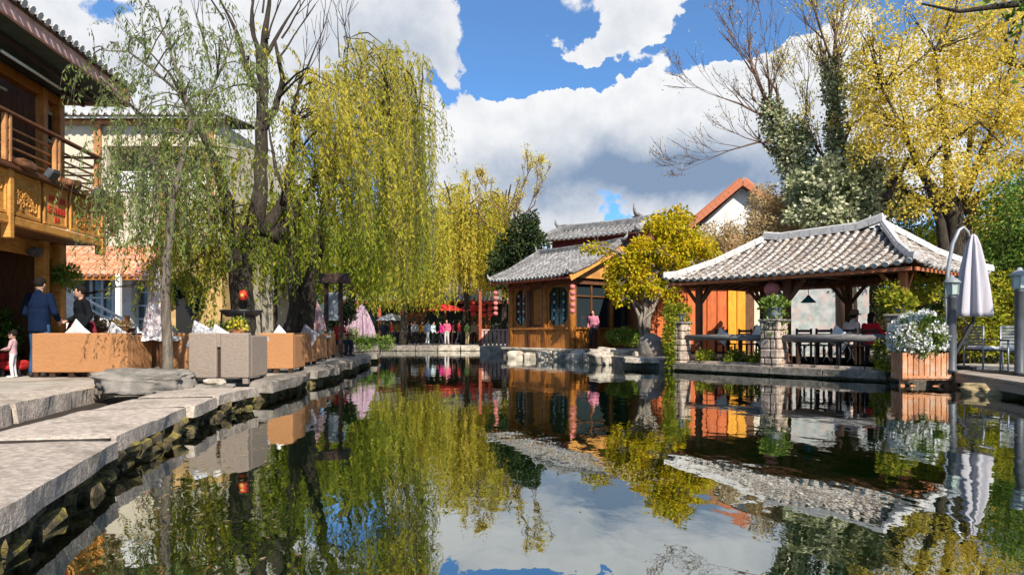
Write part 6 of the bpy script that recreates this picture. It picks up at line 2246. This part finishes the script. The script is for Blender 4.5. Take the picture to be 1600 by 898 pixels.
# --- far willows behind the crowd
def far_willow(label, px, Y, top, w, seed, tone, leaf='leaf_gold', n=46, bottom=496):
    rs = random.Random(seed)
    X = (px - 800) / F * Y
    base = (X, Y, 0)
    q = lambda x, y, d=0.0: P(x, y, Y + d)
    limbs = [([(X, Y, -.1), (X + .1, Y, 2.2), q(px + 4, 400), q(px, 340), q(px - 5, (top + 340) / 2)], [.26, .21, .18, .14, .05])]
    for k in range(6):
        a = rs.uniform(-1, 1)
        limbs.append(([q(px, 400 - 8 * k), q(px + a * w * .4, 340 - 6 * k, rs.uniform(-1.5, 1.5)), q(px + a * w * .8, 310 - rs.uniform(0, 30), rs.uniform(-2.5, 2.5))], [.16, .10, .04]))
    cl = []
    for k in range(n):
        a = rs.uniform(-1, 1)
        py = top + (330 - top) * (abs(a) ** 2.2) + rs.random() ** 1.5 * 110
        d = rs.uniform(-3, 3)
        ze = P(px, bottom, Y).z
        zs = P(px, py, Y).z
        cl.append((q(px + a * w, py, d), 15, max(1.0, (zs - ze) * .45), max(1.6, (zs - ze) * .95), tone + rs.uniform(-.16, .16)))
    return willow('weeping_willow', label, base, limbs, cl, leaf, leafL=.26, leafW=.075, spacing=.13, seed=seed, twig_r=.05, cl_spread=.34, flare=.5, twigs=False, floor=P(px, bottom, Y).z)


far_willow('golden weeping willow above the crowd on the far bank', 725, 47.5, 285, 72, 51, .50, n=60, bottom=474)
far_willow('yellow green weeping willow at the far end of the left bank', 628, 44.2, 330, 60, 52, .30, n=44)
far_willow('smaller golden willow near the pink terrace railing', 785, 50.0, 330, 34, 53, .5, n=26, bottom=470)
far_willow('green weeping willow behind the big pollard willow trunk', 420, 27.0, 300, 80, 54, .30, leaf='leaf_willow', n=46, bottom=480)
far_willow('green weeping willow behind the leaning twin trunks', 545, 31.0, 320, 62, 55, .35, leaf='leaf_willow', n=40, bottom=490)


def bare_tree(name, label, base, limbs, leaf=None, n_leaf=0, size=.08, bark='bark_twig', seed=1, depth=3, twig_len=1.4, up=.06, spread=.55, kids=(2, 4), pos=None, tone=.5, minr=.006):
    rs = random.Random(seed)
    t = tree_root(name, label, base)
    B = Vector(base)
    tubes, tips = [], []
    for pts, rads in limbs:
        pp = rel(pts, base)
        tubes.append((pp, rads, 9 if rads[0] > .1 else 6))
        for k in range(len(pp) - 1):
            if k == 0 and len(pp) > 2 and rads[0] > .12:
                continue
            for j in range(2):
                a = pp[k].lerp(pp[k + 1], rs.uniform(.3, 1))
                d = (pp[k + 1] - pp[k]).normalized() + Vector((rs.uniform(-1, 1), rs.uniform(-1, 1), rs.uniform(-.2, .8))) * spread
                grow(a, d, twig_len * rs.uniform(.7, 1.2), rads[k + 1] * .6 + .004, depth - 1, rs, tubes, tips, spread, up, kids, .66, .14, minr)
        d = (pp[-1] - pp[-2]).normalized()
        grow(pp[-1], d, twig_len, rads[-1], depth, rs, tubes, tips, spread, up, kids, .66, .12, minr)
    tube_mesh('trunk', tubes, bark, t)
    if leaf and n_leaf:
        idx = RNG.integers(0, len(tips), n_leaf)
        pt = np.array([tuple(tips[i][0]) for i in idx]) + RNG.normal(size=(n_leaf, 3)) * .12
        ax = np.array([tuple(tips[i][1]) for i in idx]) + RNG.normal(size=(n_leaf, 3)) * .8
        leaf_cloud('crown', pt, ax, size * (.6 + .8 * RNG.random(n_leaf)), size * .5, leaf, t, var=tone + RNG.normal(size=n_leaf) * .25)
    return t


def qy(Y):
    return lambda x, y, d=0.0: P(x, y, Y + d)


# feathery tree with a brownish plume behind the golden willow
q = qy(44.0)
b = (q(800, 500).x, 44.0, 0)
bare_tree('feathery_tree', 'thin branched tree with brownish feathery plume beside the golden willow', b,
          [([Vector(b), q(798, 420), q(802, 350)], [.22, .16, .12]), ([q(802, 350), q(806, 325), q(812, 305, .5), q(820, 285, .6)], [.08, .05, .04, .025]), ([q(800, 360), q(780, 330), q(762, 305)], [.06, .04, .02]),
           ([q(795, 380), q(755, 345), q(738, 310, .5)], [.06, .04, .02]), ([q(803, 350), q(835, 320), q(842, 290)], [.06, .04, .02])],
          leaf='leaf_autumn', n_leaf=2600, size=.13, seed=61, depth=3, twig_len=1.15, kids=(2, 4), tone=.5, up=.1, minr=.014)


def leafy_crown(t, blobs, n, leaf, size, ratio=.55, tone=.5, tvar=.22, lump=1.4, name='crown', off=(0, 0, 0), shell=.45, droop=.25, lighten=.0, gap=.0):
    """leaves through the volume of lumpy ellipsoids (local centre, radii)"""
    vol = np.array([b[1][0] * b[1][1] * b[1][2] for b in blobs])
    k = RNG.choice(len(blobs), n, p=vol / vol.sum())
    c = np.array([b[0] for b in blobs])[k]
    r = np.array([b[1] for b in blobs])[k]
    v = RNG.normal(size=(n, 3))
    v /= np.linalg.norm(v, axis=1, keepdims=True)
    rr = RNG.random((n, 1)) ** shell
    p = c + v * rr * r
    nz = np.array([mnoise.noise(Vector(q) * lump) for q in p])
    nz2 = np.array([mnoise.noise(Vector(q) * lump * 2.6 + Vector((9, 3, 1))) for q in p])
    keep = (nz * .7 + nz2 * .6) > (gap - .42 * (1 - rr[:, 0]) - .12)
    p, v, nz, rr = p[keep], v[keep], nz[keep], rr[keep]
    p = p + v * (nz * .25)[:, None] * r[keep].min(axis=1)[:, None]
    ax = v * .7 + RNG.normal(size=p.shape) * .7 + np.array([0, 0, -droop])
    m = len(p)
    return leaf_cloud(name, p, ax, size * (.65 + .7 * RNG.random(m)), size * ratio * (.7 + .5 * RNG.random(m)), leaf, t, var=tone + nz * .35 + RNG.normal(size=m) * tvar)


def leafy_tree(name, label, base, limbs, blobs, n, leaf, size, bark='bark', seed=1, cat='tree', twig=True, **kw):
    rs = random.Random(seed)
    t = tree_root(name, label, base, cat)
    B = Vector(base)
    tubes = [(rel(pts, base), rads, 9 if rads[0] > .08 else 6) for pts, rads in limbs]
    nodes = [(a, r) for tb in tubes for a, r in zip(tb[0], tb[1])]
    lb = [(tuple(Vector(c) - B), r) for c, r in blobs]
    if twig:
        for c, r in lb:
            c = Vector(c)
            a = min(nodes, key=lambda k: (k[0] - c).length)[0]
            for j in range(4):
                e = c + Vector((rs.uniform(-1, 1) * r[0], rs.uniform(-1, 1) * r[1], rs.uniform(-.5, 1) * r[2])) * .75
                m = a.lerp(e, .5) + Vector((rs.uniform(-.15, .15), rs.uniform(-.15, .15), .1))
                tubes.append(([a, m, e], [.05 if limbs[0][1][0] > .1 else .02, .025, .008], 5))
                grow(m, (e - a), r[0] * .8, .02, 1, rs, tubes, [], .7, .05, (2, 3), .6, .2, .006)
    if tubes:
        tube_mesh('trunk', tubes, bark, t)
    leafy_crown(t, lb, n, leaf, size, **kw)
    return t


def blobs_px(Y, lst):
    """(px,py,rpx,rpy,depth offset,depth radius)"""
    out = []
    for x, y, rx, ry, d, rd in lst:
        k = (Y + d) / F
        out.append((P(x, y, Y + d), (rx * k, rd, ry * k)))
    return out


# dark evergreen between golden willow and wooden house
q = qy(41.0)
b = (q(815, 500).x, 41.0, 0)
leafy_tree('evergreen_tree', 'dark green bushy tree above the roof end of the wooden house', b, [([Vector(b), q(814, 440), q(812, 380)], [.2, .15, .1])],
           blobs_px(41, [(820, 365, 26, 34, 0, 1.0), (800, 395, 28, 34, .5, 1.2), (835, 385, 22, 30, 0, .9), (785, 420, 26, 34, .5, 1.2), (815, 420, 30, 30, .5, 1.2), (828, 345, 14, 20, 0, .6)]), 9000, 'leaf_deep', .24, tone=.5, seed=71, gap=.05)

# yellow vine tree between the wooden house and the pavilion
q = qy(23.4)
b = (q(1008, 510).x, 23.4, 0)
vl = []
vr = random.Random(77)
for k in range(5):
    x0, x1 = vr.uniform(998, 1018), vr.uniform(975, 1060)
    n = 8
    vl.append(([q(x0 + (x1 - x0) * i / n + vr.uniform(-7, 7) * (i > 0), 512 - 112 * i / n, vr.uniform(-.2, .2)) for i in range(n + 1)], [.06 * (1 - .075 * i) for i in range(n + 1)]))
vl = vl + [([Vector(b) - Vector((0, 0, .1)), q(1012, 495), q(1028, 462), q(1046, 440), q(1052, 405), q(1040, 370)], [.15, .12, .085, .07, .055, .03]),
      ([Vector(b), q(998, 492), q(988, 470), q(996, 452), q(984, 440), q(998, 420), q(1020, 385)], [.075, .06, .05, .05, .045, .035, .02]),
      ([q(1012, 492), q(1022, 480), q(1012, 462), q(1022, 448), q(1014, 430), q(1024, 400)], [.06, .05, .045, .04, .03, .02]),
      ([q(1000, 500), q(1010, 470), q(1000, 448), q(988, 430), q(985, 405)], [.07, .06, .05, .04, .02]),
      ([q(1040, 450), q(1064, 430, .3), q(1080, 400, .5)], [.07, .05, .03])]
leafy_tree('vine_tree', 'gnarled tree with bright yellow leaves between wooden house and pavilion', b, vl,
           blobs_px(23.4, [(985, 420, 34, 26, 0, .7), (965, 448, 18, 22, -.1, .4), (958, 420, 20, 24, .2, .4), (1012, 452, 22, 14, -.35, .35), (972, 468, 13, 13, -.2, .3), (1050, 462, 14, 14, .1, .3), (990, 455, 18, 14, -.3, .4), (1035, 440, 30, 20, .1, .6), (1010, 395, 40, 26, 0, .9), (1050, 395, 40, 30, .2, .9), (1040, 355, 36, 24, .1, .8), (1075, 375, 32, 28, .3, .8), (1062, 340, 20, 18, .2, .5), (1000, 440, 22, 16, -.2, .4), (1068, 425, 22, 20, .2, .5), (930, 388, 26, 10, .2, .4), (1100, 390, 24, 20, .6, .6)]),
           15500, 'leaf_vine', .145, bark='bark_grey', tone=.52, seed=72, gap=.06, lump=2.2, droop=.6)

# --- ivy clad trunks and autumn tree behind the pavilion
def ivy(t, lines, n, size, rad, off, leaf='leaf_ivy'):
    pts = []
    for ps in lines:
        ps = [Vector(p) - Vector(off) for p in ps]
        for i in range(len(ps) - 1):
            m = int(n / sum(len(l) - 1 for l in lines))
            s = RNG.random((m, 1))
            a, bb = np.array(ps[i]), np.array(ps[i + 1])
            c = a + (bb - a) * s
            v = RNG.normal(size=(m, 3))
            v /= np.linalg.norm(v, axis=1, keepdims=True)
            lum = np.array([mnoise.noise(Vector(q) * 1.8) for q in c])
            pts.append(c + v * (rad * (.5 + .6 * RNG.random(m) + lum * .6))[:, None])
    pts = np.concatenate(pts)
    nz = np.array([mnoise.noise(Vector(q) * 2.4) for q in pts])
    leaf_cloud('ivy', pts, RNG.normal(size=pts.shape) + [0, 0, -.5], size * (.6 + .7 * RNG.random(len(pts))), size * .7, leaf, t, var=.62 + nz * .4 + RNG.normal(size=len(pts)) * .22)


q = qy(27.0)
b = (q(1290, 500).x, 27.0, 0)
lA = [Vector(b), q(1288, 400), q(1270, 330), q(1240, 262), q(1216, 205), q(1198, 160)]
lA2 = [q(1240, 262), q(1228, 200), q(1215, 150)]
t = bare_tree('ivy_tree', 'leaning tree with ivy clad trunk and bare pinkish twigs behind the pavilion', b,
              [(lA, [.42, .36, .28, .20, .15, .09]), ([q(1216, 205), q(1190, 180), q(1155, 162), q(1120, 150)], [.07, .05, .035, .015]), ([q(1225, 225), q(1185, 222), q(1140, 235), q(1110, 248)], [.05, .04, .025, .012]),
               ([q(1198, 160), q(1182, 115), q(1165, 85)], [.07, .04, .015]), ([q(1205, 170), q(1200, 110), q(1196, 70)], [.06, .035, .012]), ([q(1235, 250), q(1258, 190, .5), q(1262, 130, .6)], [.07, .045, .02])],
              leaf='leaf_brown', n_leaf=1500, size=.09, seed=81, depth=3, twig_len=1.5, kids=(2, 4), tone=.35, minr=.008)
ivy(t, [[q(1290, 345), q(1265, 310), q(1240, 262), q(1216, 205), q(1202, 165)], [q(1262, 290), q(1250, 230), q(1245, 195)]], 5600, .17, .62, b)
q = qy(26.0)
b = (q(1322, 500).x, 26.0, 0)
t = bare_tree('ivy_tree', 'upright tree with ivy column and thin grey twigs behind the pavilion', b,
              [([Vector(b), q(1318, 400), q(1312, 320), q(1306, 230), q(1304, 150), q(1304, 100)], [.36, .30, .24, .18, .14, .09]), ([q(1305, 190), q(1290, 120, .4), q(1275, 50, .5)], [.06, .04, .015]), ([q(1304, 110), q(1320, 50, .3), q(1335, 0, .4)], [.06, .04, .02]),
               ([q(1304, 110), q(1280, 40, -.3), q(1262, -20, -.3)], [.05, .035, .015]), ([q(1310, 280), q(1275, 230, .5), q(1262, 190, .7)], [.06, .04, .015])],
              leaf='leaf_autumn', n_leaf=5000, size=.10, seed=82, depth=3, twig_len=1.7, kids=(2, 4), tone=.5, minr=.008)
ivy(t, [[q(1316, 345), q(1310, 280), q(1306, 220), q(1304, 150), q(1304, 105)]], 3400, .16, .42, b)
leafy_tree('ivy_mound', 'dense pale green ivy mound spilling over behind the pavilion ridge', (q(1330, 500).x, 26.2, 0), [([q(1330, 505), q(1328, 420), q(1325, 340)], [.25, .2, .12])],
           blobs_px(25.2, [(1262, 300, 34, 40, .4, .8), (1300, 290, 40, 48, 0, .9), (1345, 300, 44, 46, 0, 1.0), (1330, 255, 34, 30, .2, .7), (1390, 310, 36, 30, .1, .8), (1375, 268, 24, 22, .3, .6), (1285, 335, 60, 24, 0, .9), (1420, 325, 30, 18, .2, .6)]),
           15000, 'leaf_ivy', .17, ratio=.75, bark='bark', cat='ivy', tone=.68, seed=83, gap=.02, lump=1.9, twig=False)
q = qy(24.0)
b = (q(1495, 500).x, 24.0, 0)
al = [([Vector(b), q(1494, 420), q(1492, 350), q(1486, 318)], [.40, .33, .30, .34]), ([Vector(b) + Vector((.3, .2, 0)), q(1512, 410, .3), q(1516, 350, .3), q(1530, 300, .3)], [.24, .2, .17, .1]), ([Vector(b) - Vector((.3, .1, 0)), q(1478, 410, -.2), q(1470, 350, -.2), q(1450, 290, -.2)], [.22, .19, .16, .09]), ([q(1478, 325), q(1440, 270), q(1410, 200), q(1380, 140)], [.22, .13, .08, .04]), ([q(1485, 318), q(1480, 240), q(1470, 160), q(1462, 80)], [.2, .13, .09, .04]),
      ([q(1500, 320), q(1530, 250), q(1560, 180), q(1580, 100)], [.2, .13, .09, .04]), ([q(1505, 330), q(1550, 290), q(1600, 250)], [.18, .12, .06]), ([q(1440, 270), q(1470, 230, -.5), q(1530, 190, -.8), q(1570, 230, -1)], [.06, .05, .04, .02]),
      ([q(1475, 330), q(1420, 300, .5), q(1370, 260, .8)], [.12, .08, .03]), ([q(1500, 325), q(1515, 230, 1.2), q(1520, 120, 1.4)], [.14, .09, .04])]
t = leafy_tree('autumn_tree', 'large pollarded tree with golden autumn foliage behind the pavilion', b, al,
               blobs_px(24, [(1395, 120, 70, 70, 0, 1.4), (1365, 60, 50, 56, .5, 1.1), (1345, 210, 26, 70, .2, .8), (1440, 320, 50, 30, -.4, .9), (1560, 330, 60, 40, -.4, 1.0), (1590, 20, 60, 50, .8, 1.2), (1480, 80, 80, 60, .3, 1.6), (1560, 90, 70, 70, .2, 1.6), (1420, 200, 70, 60, -.3, 1.4), (1500, 180, 80, 70, 0, 1.7), (1580, 190, 70, 80, 0, 1.6), (1450, 265, 60, 46, -.5, 1.2), (1530, 270, 70, 46, -.5, 1.3), (1370, 200, 44, 50, .4, 1.0), (1610, 290, 60, 60, -.3, 1.2), (1350, 130, 36, 60, .6, .9), (1500, 20, 90, 40, .5, 1.5), (1640, 140, 50, 90, .4, 1.4)]),
               62000, 'leaf_autumn', .125, tone=.52, tvar=.3, seed=84, gap=.13, lump=1.0, droop=.5)
dbr = P(1384, 312, 24.2)
db = thing('dead_branch', 'dark broken branch slanting up out of the ivy mound', 'branch', dbr)
MB().tube([Vector((0, 0, 0)), P(1402, 280, 24.2) - dbr, P(1420, 246, 24.2) - dbr], [.14, .10, .05], 8).build('branch', 'bark', db, smooth=True)
MB().tube([P(1398, 286, 24.2) - dbr, P(1412, 276, 24.2) - dbr], [.05, .02], 6).build('twig', 'bark', db, smooth=True)

# overhanging branch of a tree standing right of the view
q = qy(9.5)
b = (13.2, 10.0, 0)
leafy_tree('overhanging_tree', 'dark green broadleaf tree reaching a branch over the deck', b,
           [([Vector(b), Vector((13.1, 10.0, 2.5)), Vector((12.0, 9.8, 4.4)), q(1760, -20), q(1640, 0), q(1560, 10), q(1500, 18), q(1440, 6)], [.2, .16, .12, .09, .06, .04, .025, .012]), ([Vector((12.9, 10, 3.2)), Vector((13.4, 10, 4.6)), Vector((13.6, 10.2, 6))], [.11, .08, .03])],
           [(P(1570, 8, 9.5), (.35, .3, .14)), (P(1640, 20, 9.4), (.5, .5, .3)), (P(1640, 125, 9.2), (.42, .3, .13)), (Vector((13.4, 10, 5.2)), (1.0, 1.0, .8)), (Vector((13.6, 10.2, 6.2)), (.9, .9, .8))], 4200, 'leaf_green', .12, tone=.5, seed=85, twig=False)


# --- shrubs
def bush(name, label, base, blobs, n, leaf, size, cat='shrub', stems=5, **kw):
    t = thing(name, label, cat, base)
    B = Vector(base)
    rs = random.Random(int(abs(base[0]) * 100) + n)
    lb = [(tuple(Vector(c) - B), r) for c, r in blobs]
    tubes = []
    for k in range(stems):
        c, r = lb[k % len(lb)]
        e = Vector(c) + Vector((rs.uniform(-.6, .6) * r[0], rs.uniform(-.6, .6) * r[1], rs.uniform(-.2, .6) * r[2]))
        tubes.append(([Vector((rs.uniform(-.1, .1), rs.uniform(-.1, .1), -.05)), e * .5 + Vector((0, 0, .05)), e], [.025, .018, .006], 5))
    if tubes:
        tube_mesh('stems', tubes, 'bark_pale', t)
    leafy_crown(t, lb, n, leaf, size, name='foliage', **kw)
    return t


bush('clipped_hedge', 'low clipped green hedge in front of the wooden house gable', P(972, 532, 25.0), blobs_px(25.0, [(962, 526, 16, 13, 0, .4), (980, 524, 18, 15, 0, .45), (995, 527, 12, 12, .1, .4)]), 3200, 'leaf_green', .08, tone=.62, gap=-.2, shell=.3)
bush('brown_shrub', 'dry brownish shrub above the eave of the pavilion', (P(1150, 400, 27).x, 27, 0), blobs_px(27, [(1120, 375, 40, 28, 0, 1.0), (1180, 365, 50, 34, .2, 1.2), (1235, 340, 40, 40, .4, 1.0), (1140, 405, 60, 26, 0, 1.0), (1200, 320, 36, 34, .6, .9)]), 17000, 'leaf_brown', .12, tone=.55, gap=.04, stems=12)
bush('lime_shrub', 'yellow green shrub behind the folded umbrella on the deck', (P(1560, 500, 18).x, 18, 0), blobs_px(18, [(1520, 500, 40, 50, 0, .8), (1580, 480, 40, 60, .3, .9), (1560, 540, 50, 36, 0, .8), (1440, 450, 40, 26, -.4, .6), (1610, 540, 40, 40, 0, .8)]), 9000, 'leaf_lime', .11, tone=.5, gap=.02, stems=10)
bush('tall_shrub', 'tall green climber covered shrub at the deck end behind the garden chairs', (P(1585, 400, 19.5).x, 19.5, 0), blobs_px(19.5, [(1580, 330, 44, 60, 0, 1.0), (1570, 400, 40, 50, 0, .9), (1615, 380, 50, 80, .2, 1.2), (1600, 300, 40, 50, .4, .9)]), 9000, 'leaf_green', .12, tone=.55, gap=.0, stems=8)
bush('creeper', 'hanging green creeper trailing to the water at the vine end of the pavilion ledge', (P(1046, 560, 20.0).x, 20.0, -.28), blobs_px(20.0, [(1046, 495, 10, 26, 0, .2), (1046, 535, 10, 32, 0, .2), (1048, 568, 9, 18, 0, .2)]), 2200, 'leaf_lime', .09, tone=.35, gap=-.1, stems=3)
bush('rock_plants', 'small green plants among stones under the pavilion log rail', pav(2.2, -.1), [(pav(1.6, -.15, .12), (.3, .2, .2)), (pav(2.6, -.15, .18), (.4, .2, .3)), (pav(3.2, -.15, .12), (.3, .2, .2))], 1500, 'leaf_lime', .09, tone=.3, gap=.0)
bush('creeper', 'green creeper growing at the foot of the sunlit pillar', pav(6.7, -.55, -.1), [(pav(6.55, -.5, .25), (.2, .2, .4)), (pav(6.8, -.55, .05), (.35, .2, .2)), (pav(6.5, .2, 1.6), (.3, .3, .5))], 1900, 'leaf_lime', .085, tone=.4, gap=.0, stems=4)
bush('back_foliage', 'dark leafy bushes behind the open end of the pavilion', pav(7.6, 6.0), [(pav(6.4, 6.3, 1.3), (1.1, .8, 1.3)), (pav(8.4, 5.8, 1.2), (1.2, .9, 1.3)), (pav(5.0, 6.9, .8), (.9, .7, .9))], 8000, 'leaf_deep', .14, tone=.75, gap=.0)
bush('back_foliage', 'leafy olive bushes behind the pavilion at the folded umbrella', pav(9.6, 4.4), [(pav(9.6, 4.6, 1.4), (1.2, .9, 1.4)), (pav(7.6, 6.6, 2.2), (1.2, .9, 1.3)), (pav(11, 3.6, 1.2), (1.2, .9, 1.2)), (pav(5.6, 7.6, 2.0), (1.3, .8, 1.2)), (pav(6.8, 8.4, 3.0), (1.6, .8, 1.2)), (pav(9.0, 6.0, 2.8), (1.4, .8, 1.2))], 15000, 'leaf_green', .14, tone=.45, gap=.0)
bush('dark_bush', 'dark green bush on the bank before the lilac umbrella', (P(535, 520, 25.5).x, 25.5, 0), blobs_px(25.5, [(533, 490, 24, 18, 0, .5), (520, 500, 16, 16, 0, .4)]), 2600, 'leaf_deep', .12, tone=.5)
bush('bank_plants', 'grassy green plants at the end of the left bank under the lilac umbrella', (P(560, 540, 27).x, 26.6, 0), blobs_px(26.6, [(548, 528, 14, 16, 0, .4), (575, 534, 24, 12, 0, .4), (600, 536, 14, 12, .5, .4), (530, 530, 10, 12, 0, .3)]), 2600, 'leaf_green', .15, ratio=.25, tone=.6, cat='plants')
bush('flowering_creeper', 'dark flowering creeper framing the doorway of the cream house', (P(287, 500, 21.8).x, 21.8, 0), blobs_px(21.8, [(287, 440, 22, 12, 0, .2), (306, 462, 10, 26, 0, .2), (270, 452, 6, 16, 0, .2)]), 1900, 'leaf_deep', .13, tone=.3, cat='creeper', stems=0)
bush('terrace_shrub', 'green shrub at the dark doorway of the timber restaurant', (-9.6, 12.9, 0), [(Vector((-9.7, 13.0, .75)), (.5, .4, .5)), (Vector((-10.1, 13.2, .6)), (.5, .4, .45))], 2200, 'leaf_green', .10, tone=.35)
bush('wall_fern', 'green hanging fern on the column of the timber restaurant', (-9.22, 13.95, 1.9), [(Vector((-9.1, 13.9, 1.95)), (.26, .22, .24))], 700, 'leaf_green', .14, ratio=.25, tone=.75, stems=2, cat='fern')
bush('house_plants', 'row of green leafy plants at the foot of the cream house', (-10.3, 20.9, 0), [(Vector((-10.6, 20.9, .5)), (.7, .4, .5)), (Vector((-9.0, 21.2, .6)), (.8, .4, .6)), (Vector((-12, 20.6, .35)), (.8, .3, .35))], 2600, 'leaf_green', .13, tone=.5)
bush('far_hedge', 'dark hedge along the far bank behind the crowd', (-9, 52, 0), [(Vector((-12 + 1.6 * k, 52 + (k % 2), .9)), (1.2, .7, 1.2)) for k in range(8)], 6000, 'leaf_deep', .22, tone=.6, stems=0)
# a dead blossom branch and withered hanging plant by the balcony corner
wb = thing('withered_plant', 'withered brown plant hanging off the balcony corner of the timber restaurant', 'plant', (-8.42, 14.15, 3.35))
leafy_crown(wb, [((.12, 0, .12), (.22, .2, .16)), ((.2, 0, -.15), (.16, .15, .22)), ((.05, 0, -.4), (.14, .14, .18))], 500, 'leaf_brown', .11, tone=.15, name='foliage')
MB().tube([(0, 0, .2), (.1, 0, .0), (.14, 0, -.45)], [.03, .02, .01], 6).build('stem', 'bark', wb, smooth=True)
bb = thing('blossom_branch', 'crooked bare branch with pink blossoms before the orange awning', 'branch', (-9.05, 14.6, 1.6))
tb, tps = [], []
rs = random.Random(8)
grow(Vector((-.2, 0, 0)), (1, 0, .35), 1.0, .035, 3, rs, tb, tps, .6, .03, (2, 3))
tube_mesh('branch', tb, 'bark', bb)
ii = RNG.integers(0, len(tps), 120)
leaf_cloud('blossoms', np.array([tuple(tps[i][0]) for i in ii]) + RNG.normal(size=(120, 3)) * .03, RNG.normal(size=(120, 3)), .06, .05, 'petal_pink', bb)

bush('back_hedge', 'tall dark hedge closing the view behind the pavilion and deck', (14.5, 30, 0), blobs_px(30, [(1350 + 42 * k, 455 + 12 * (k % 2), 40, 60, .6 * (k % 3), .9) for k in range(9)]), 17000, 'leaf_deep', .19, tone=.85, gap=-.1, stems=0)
bush('olive_thicket', 'olive green thicket below the pollarded autumn tree behind the pavilion', (16.0, 27.5, 0), blobs_px(27.5, [(1420, 370, 40, 40, 0, 1.0), (1470, 385, 46, 44, .3, 1.0), (1530, 385, 46, 44, 0, 1.0), (1560, 350, 40, 40, .3, 1.0)]), 11000, 'leaf_lime', .15, tone=.22, gap=.0, stems=0)
# fallen leaves floating on the pond: nobody could count them
n1, n2, n3 = 420, 520, 260
a = np.stack([RNG.uniform(-6, 8, n1), RNG.uniform(3, 34, n1)], 1)
s = RNG.random(n2)
bnd = np.stack([-.25 + 1.25 * s + RNG.normal(size=n2) * .10, 7.6 - 2.4 * s + RNG.normal(size=n2) * .16], 1)  # dense leaf band added to stand in for the glitter patch on the water
s = RNG.random(n3)
edge = np.stack([-2.0 - 1.7 * s + np.abs(RNG.normal(size=n3)) * .35, 3.2 + 6.5 * s], 1)
xy = np.concatenate([a, bnd, edge])
pt = np.concatenate([xy, np.full((len(xy), 1), -.2965)], 1)
ax = np.stack([RNG.normal(size=len(pt)), RNG.normal(size=len(pt)), np.zeros(len(pt))], 1)
m = len(pt)
ax /= np.linalg.norm(ax, axis=1, keepdims=True)
S = np.stack([-ax[:, 1], ax[:, 0], np.zeros(m)], 1)
Lf = (.022 + .035 * RNG.random(m))[:, None]
V = np.stack([pt, pt + ax * Lf * .5 + S * Lf * .16, pt + ax * Lf, pt + ax * Lf * .5 - S * Lf * .16], 1).reshape(-1, 3)
fo = link('floating_leaves', np_mesh('floating_leaves', V, np.arange(m * 4).reshape(m, 4), RNG.random(m)), 'leaf_brown')
tag(fo, 'small fallen leaves drifting on the pond', 'leaves', kind='stuff')
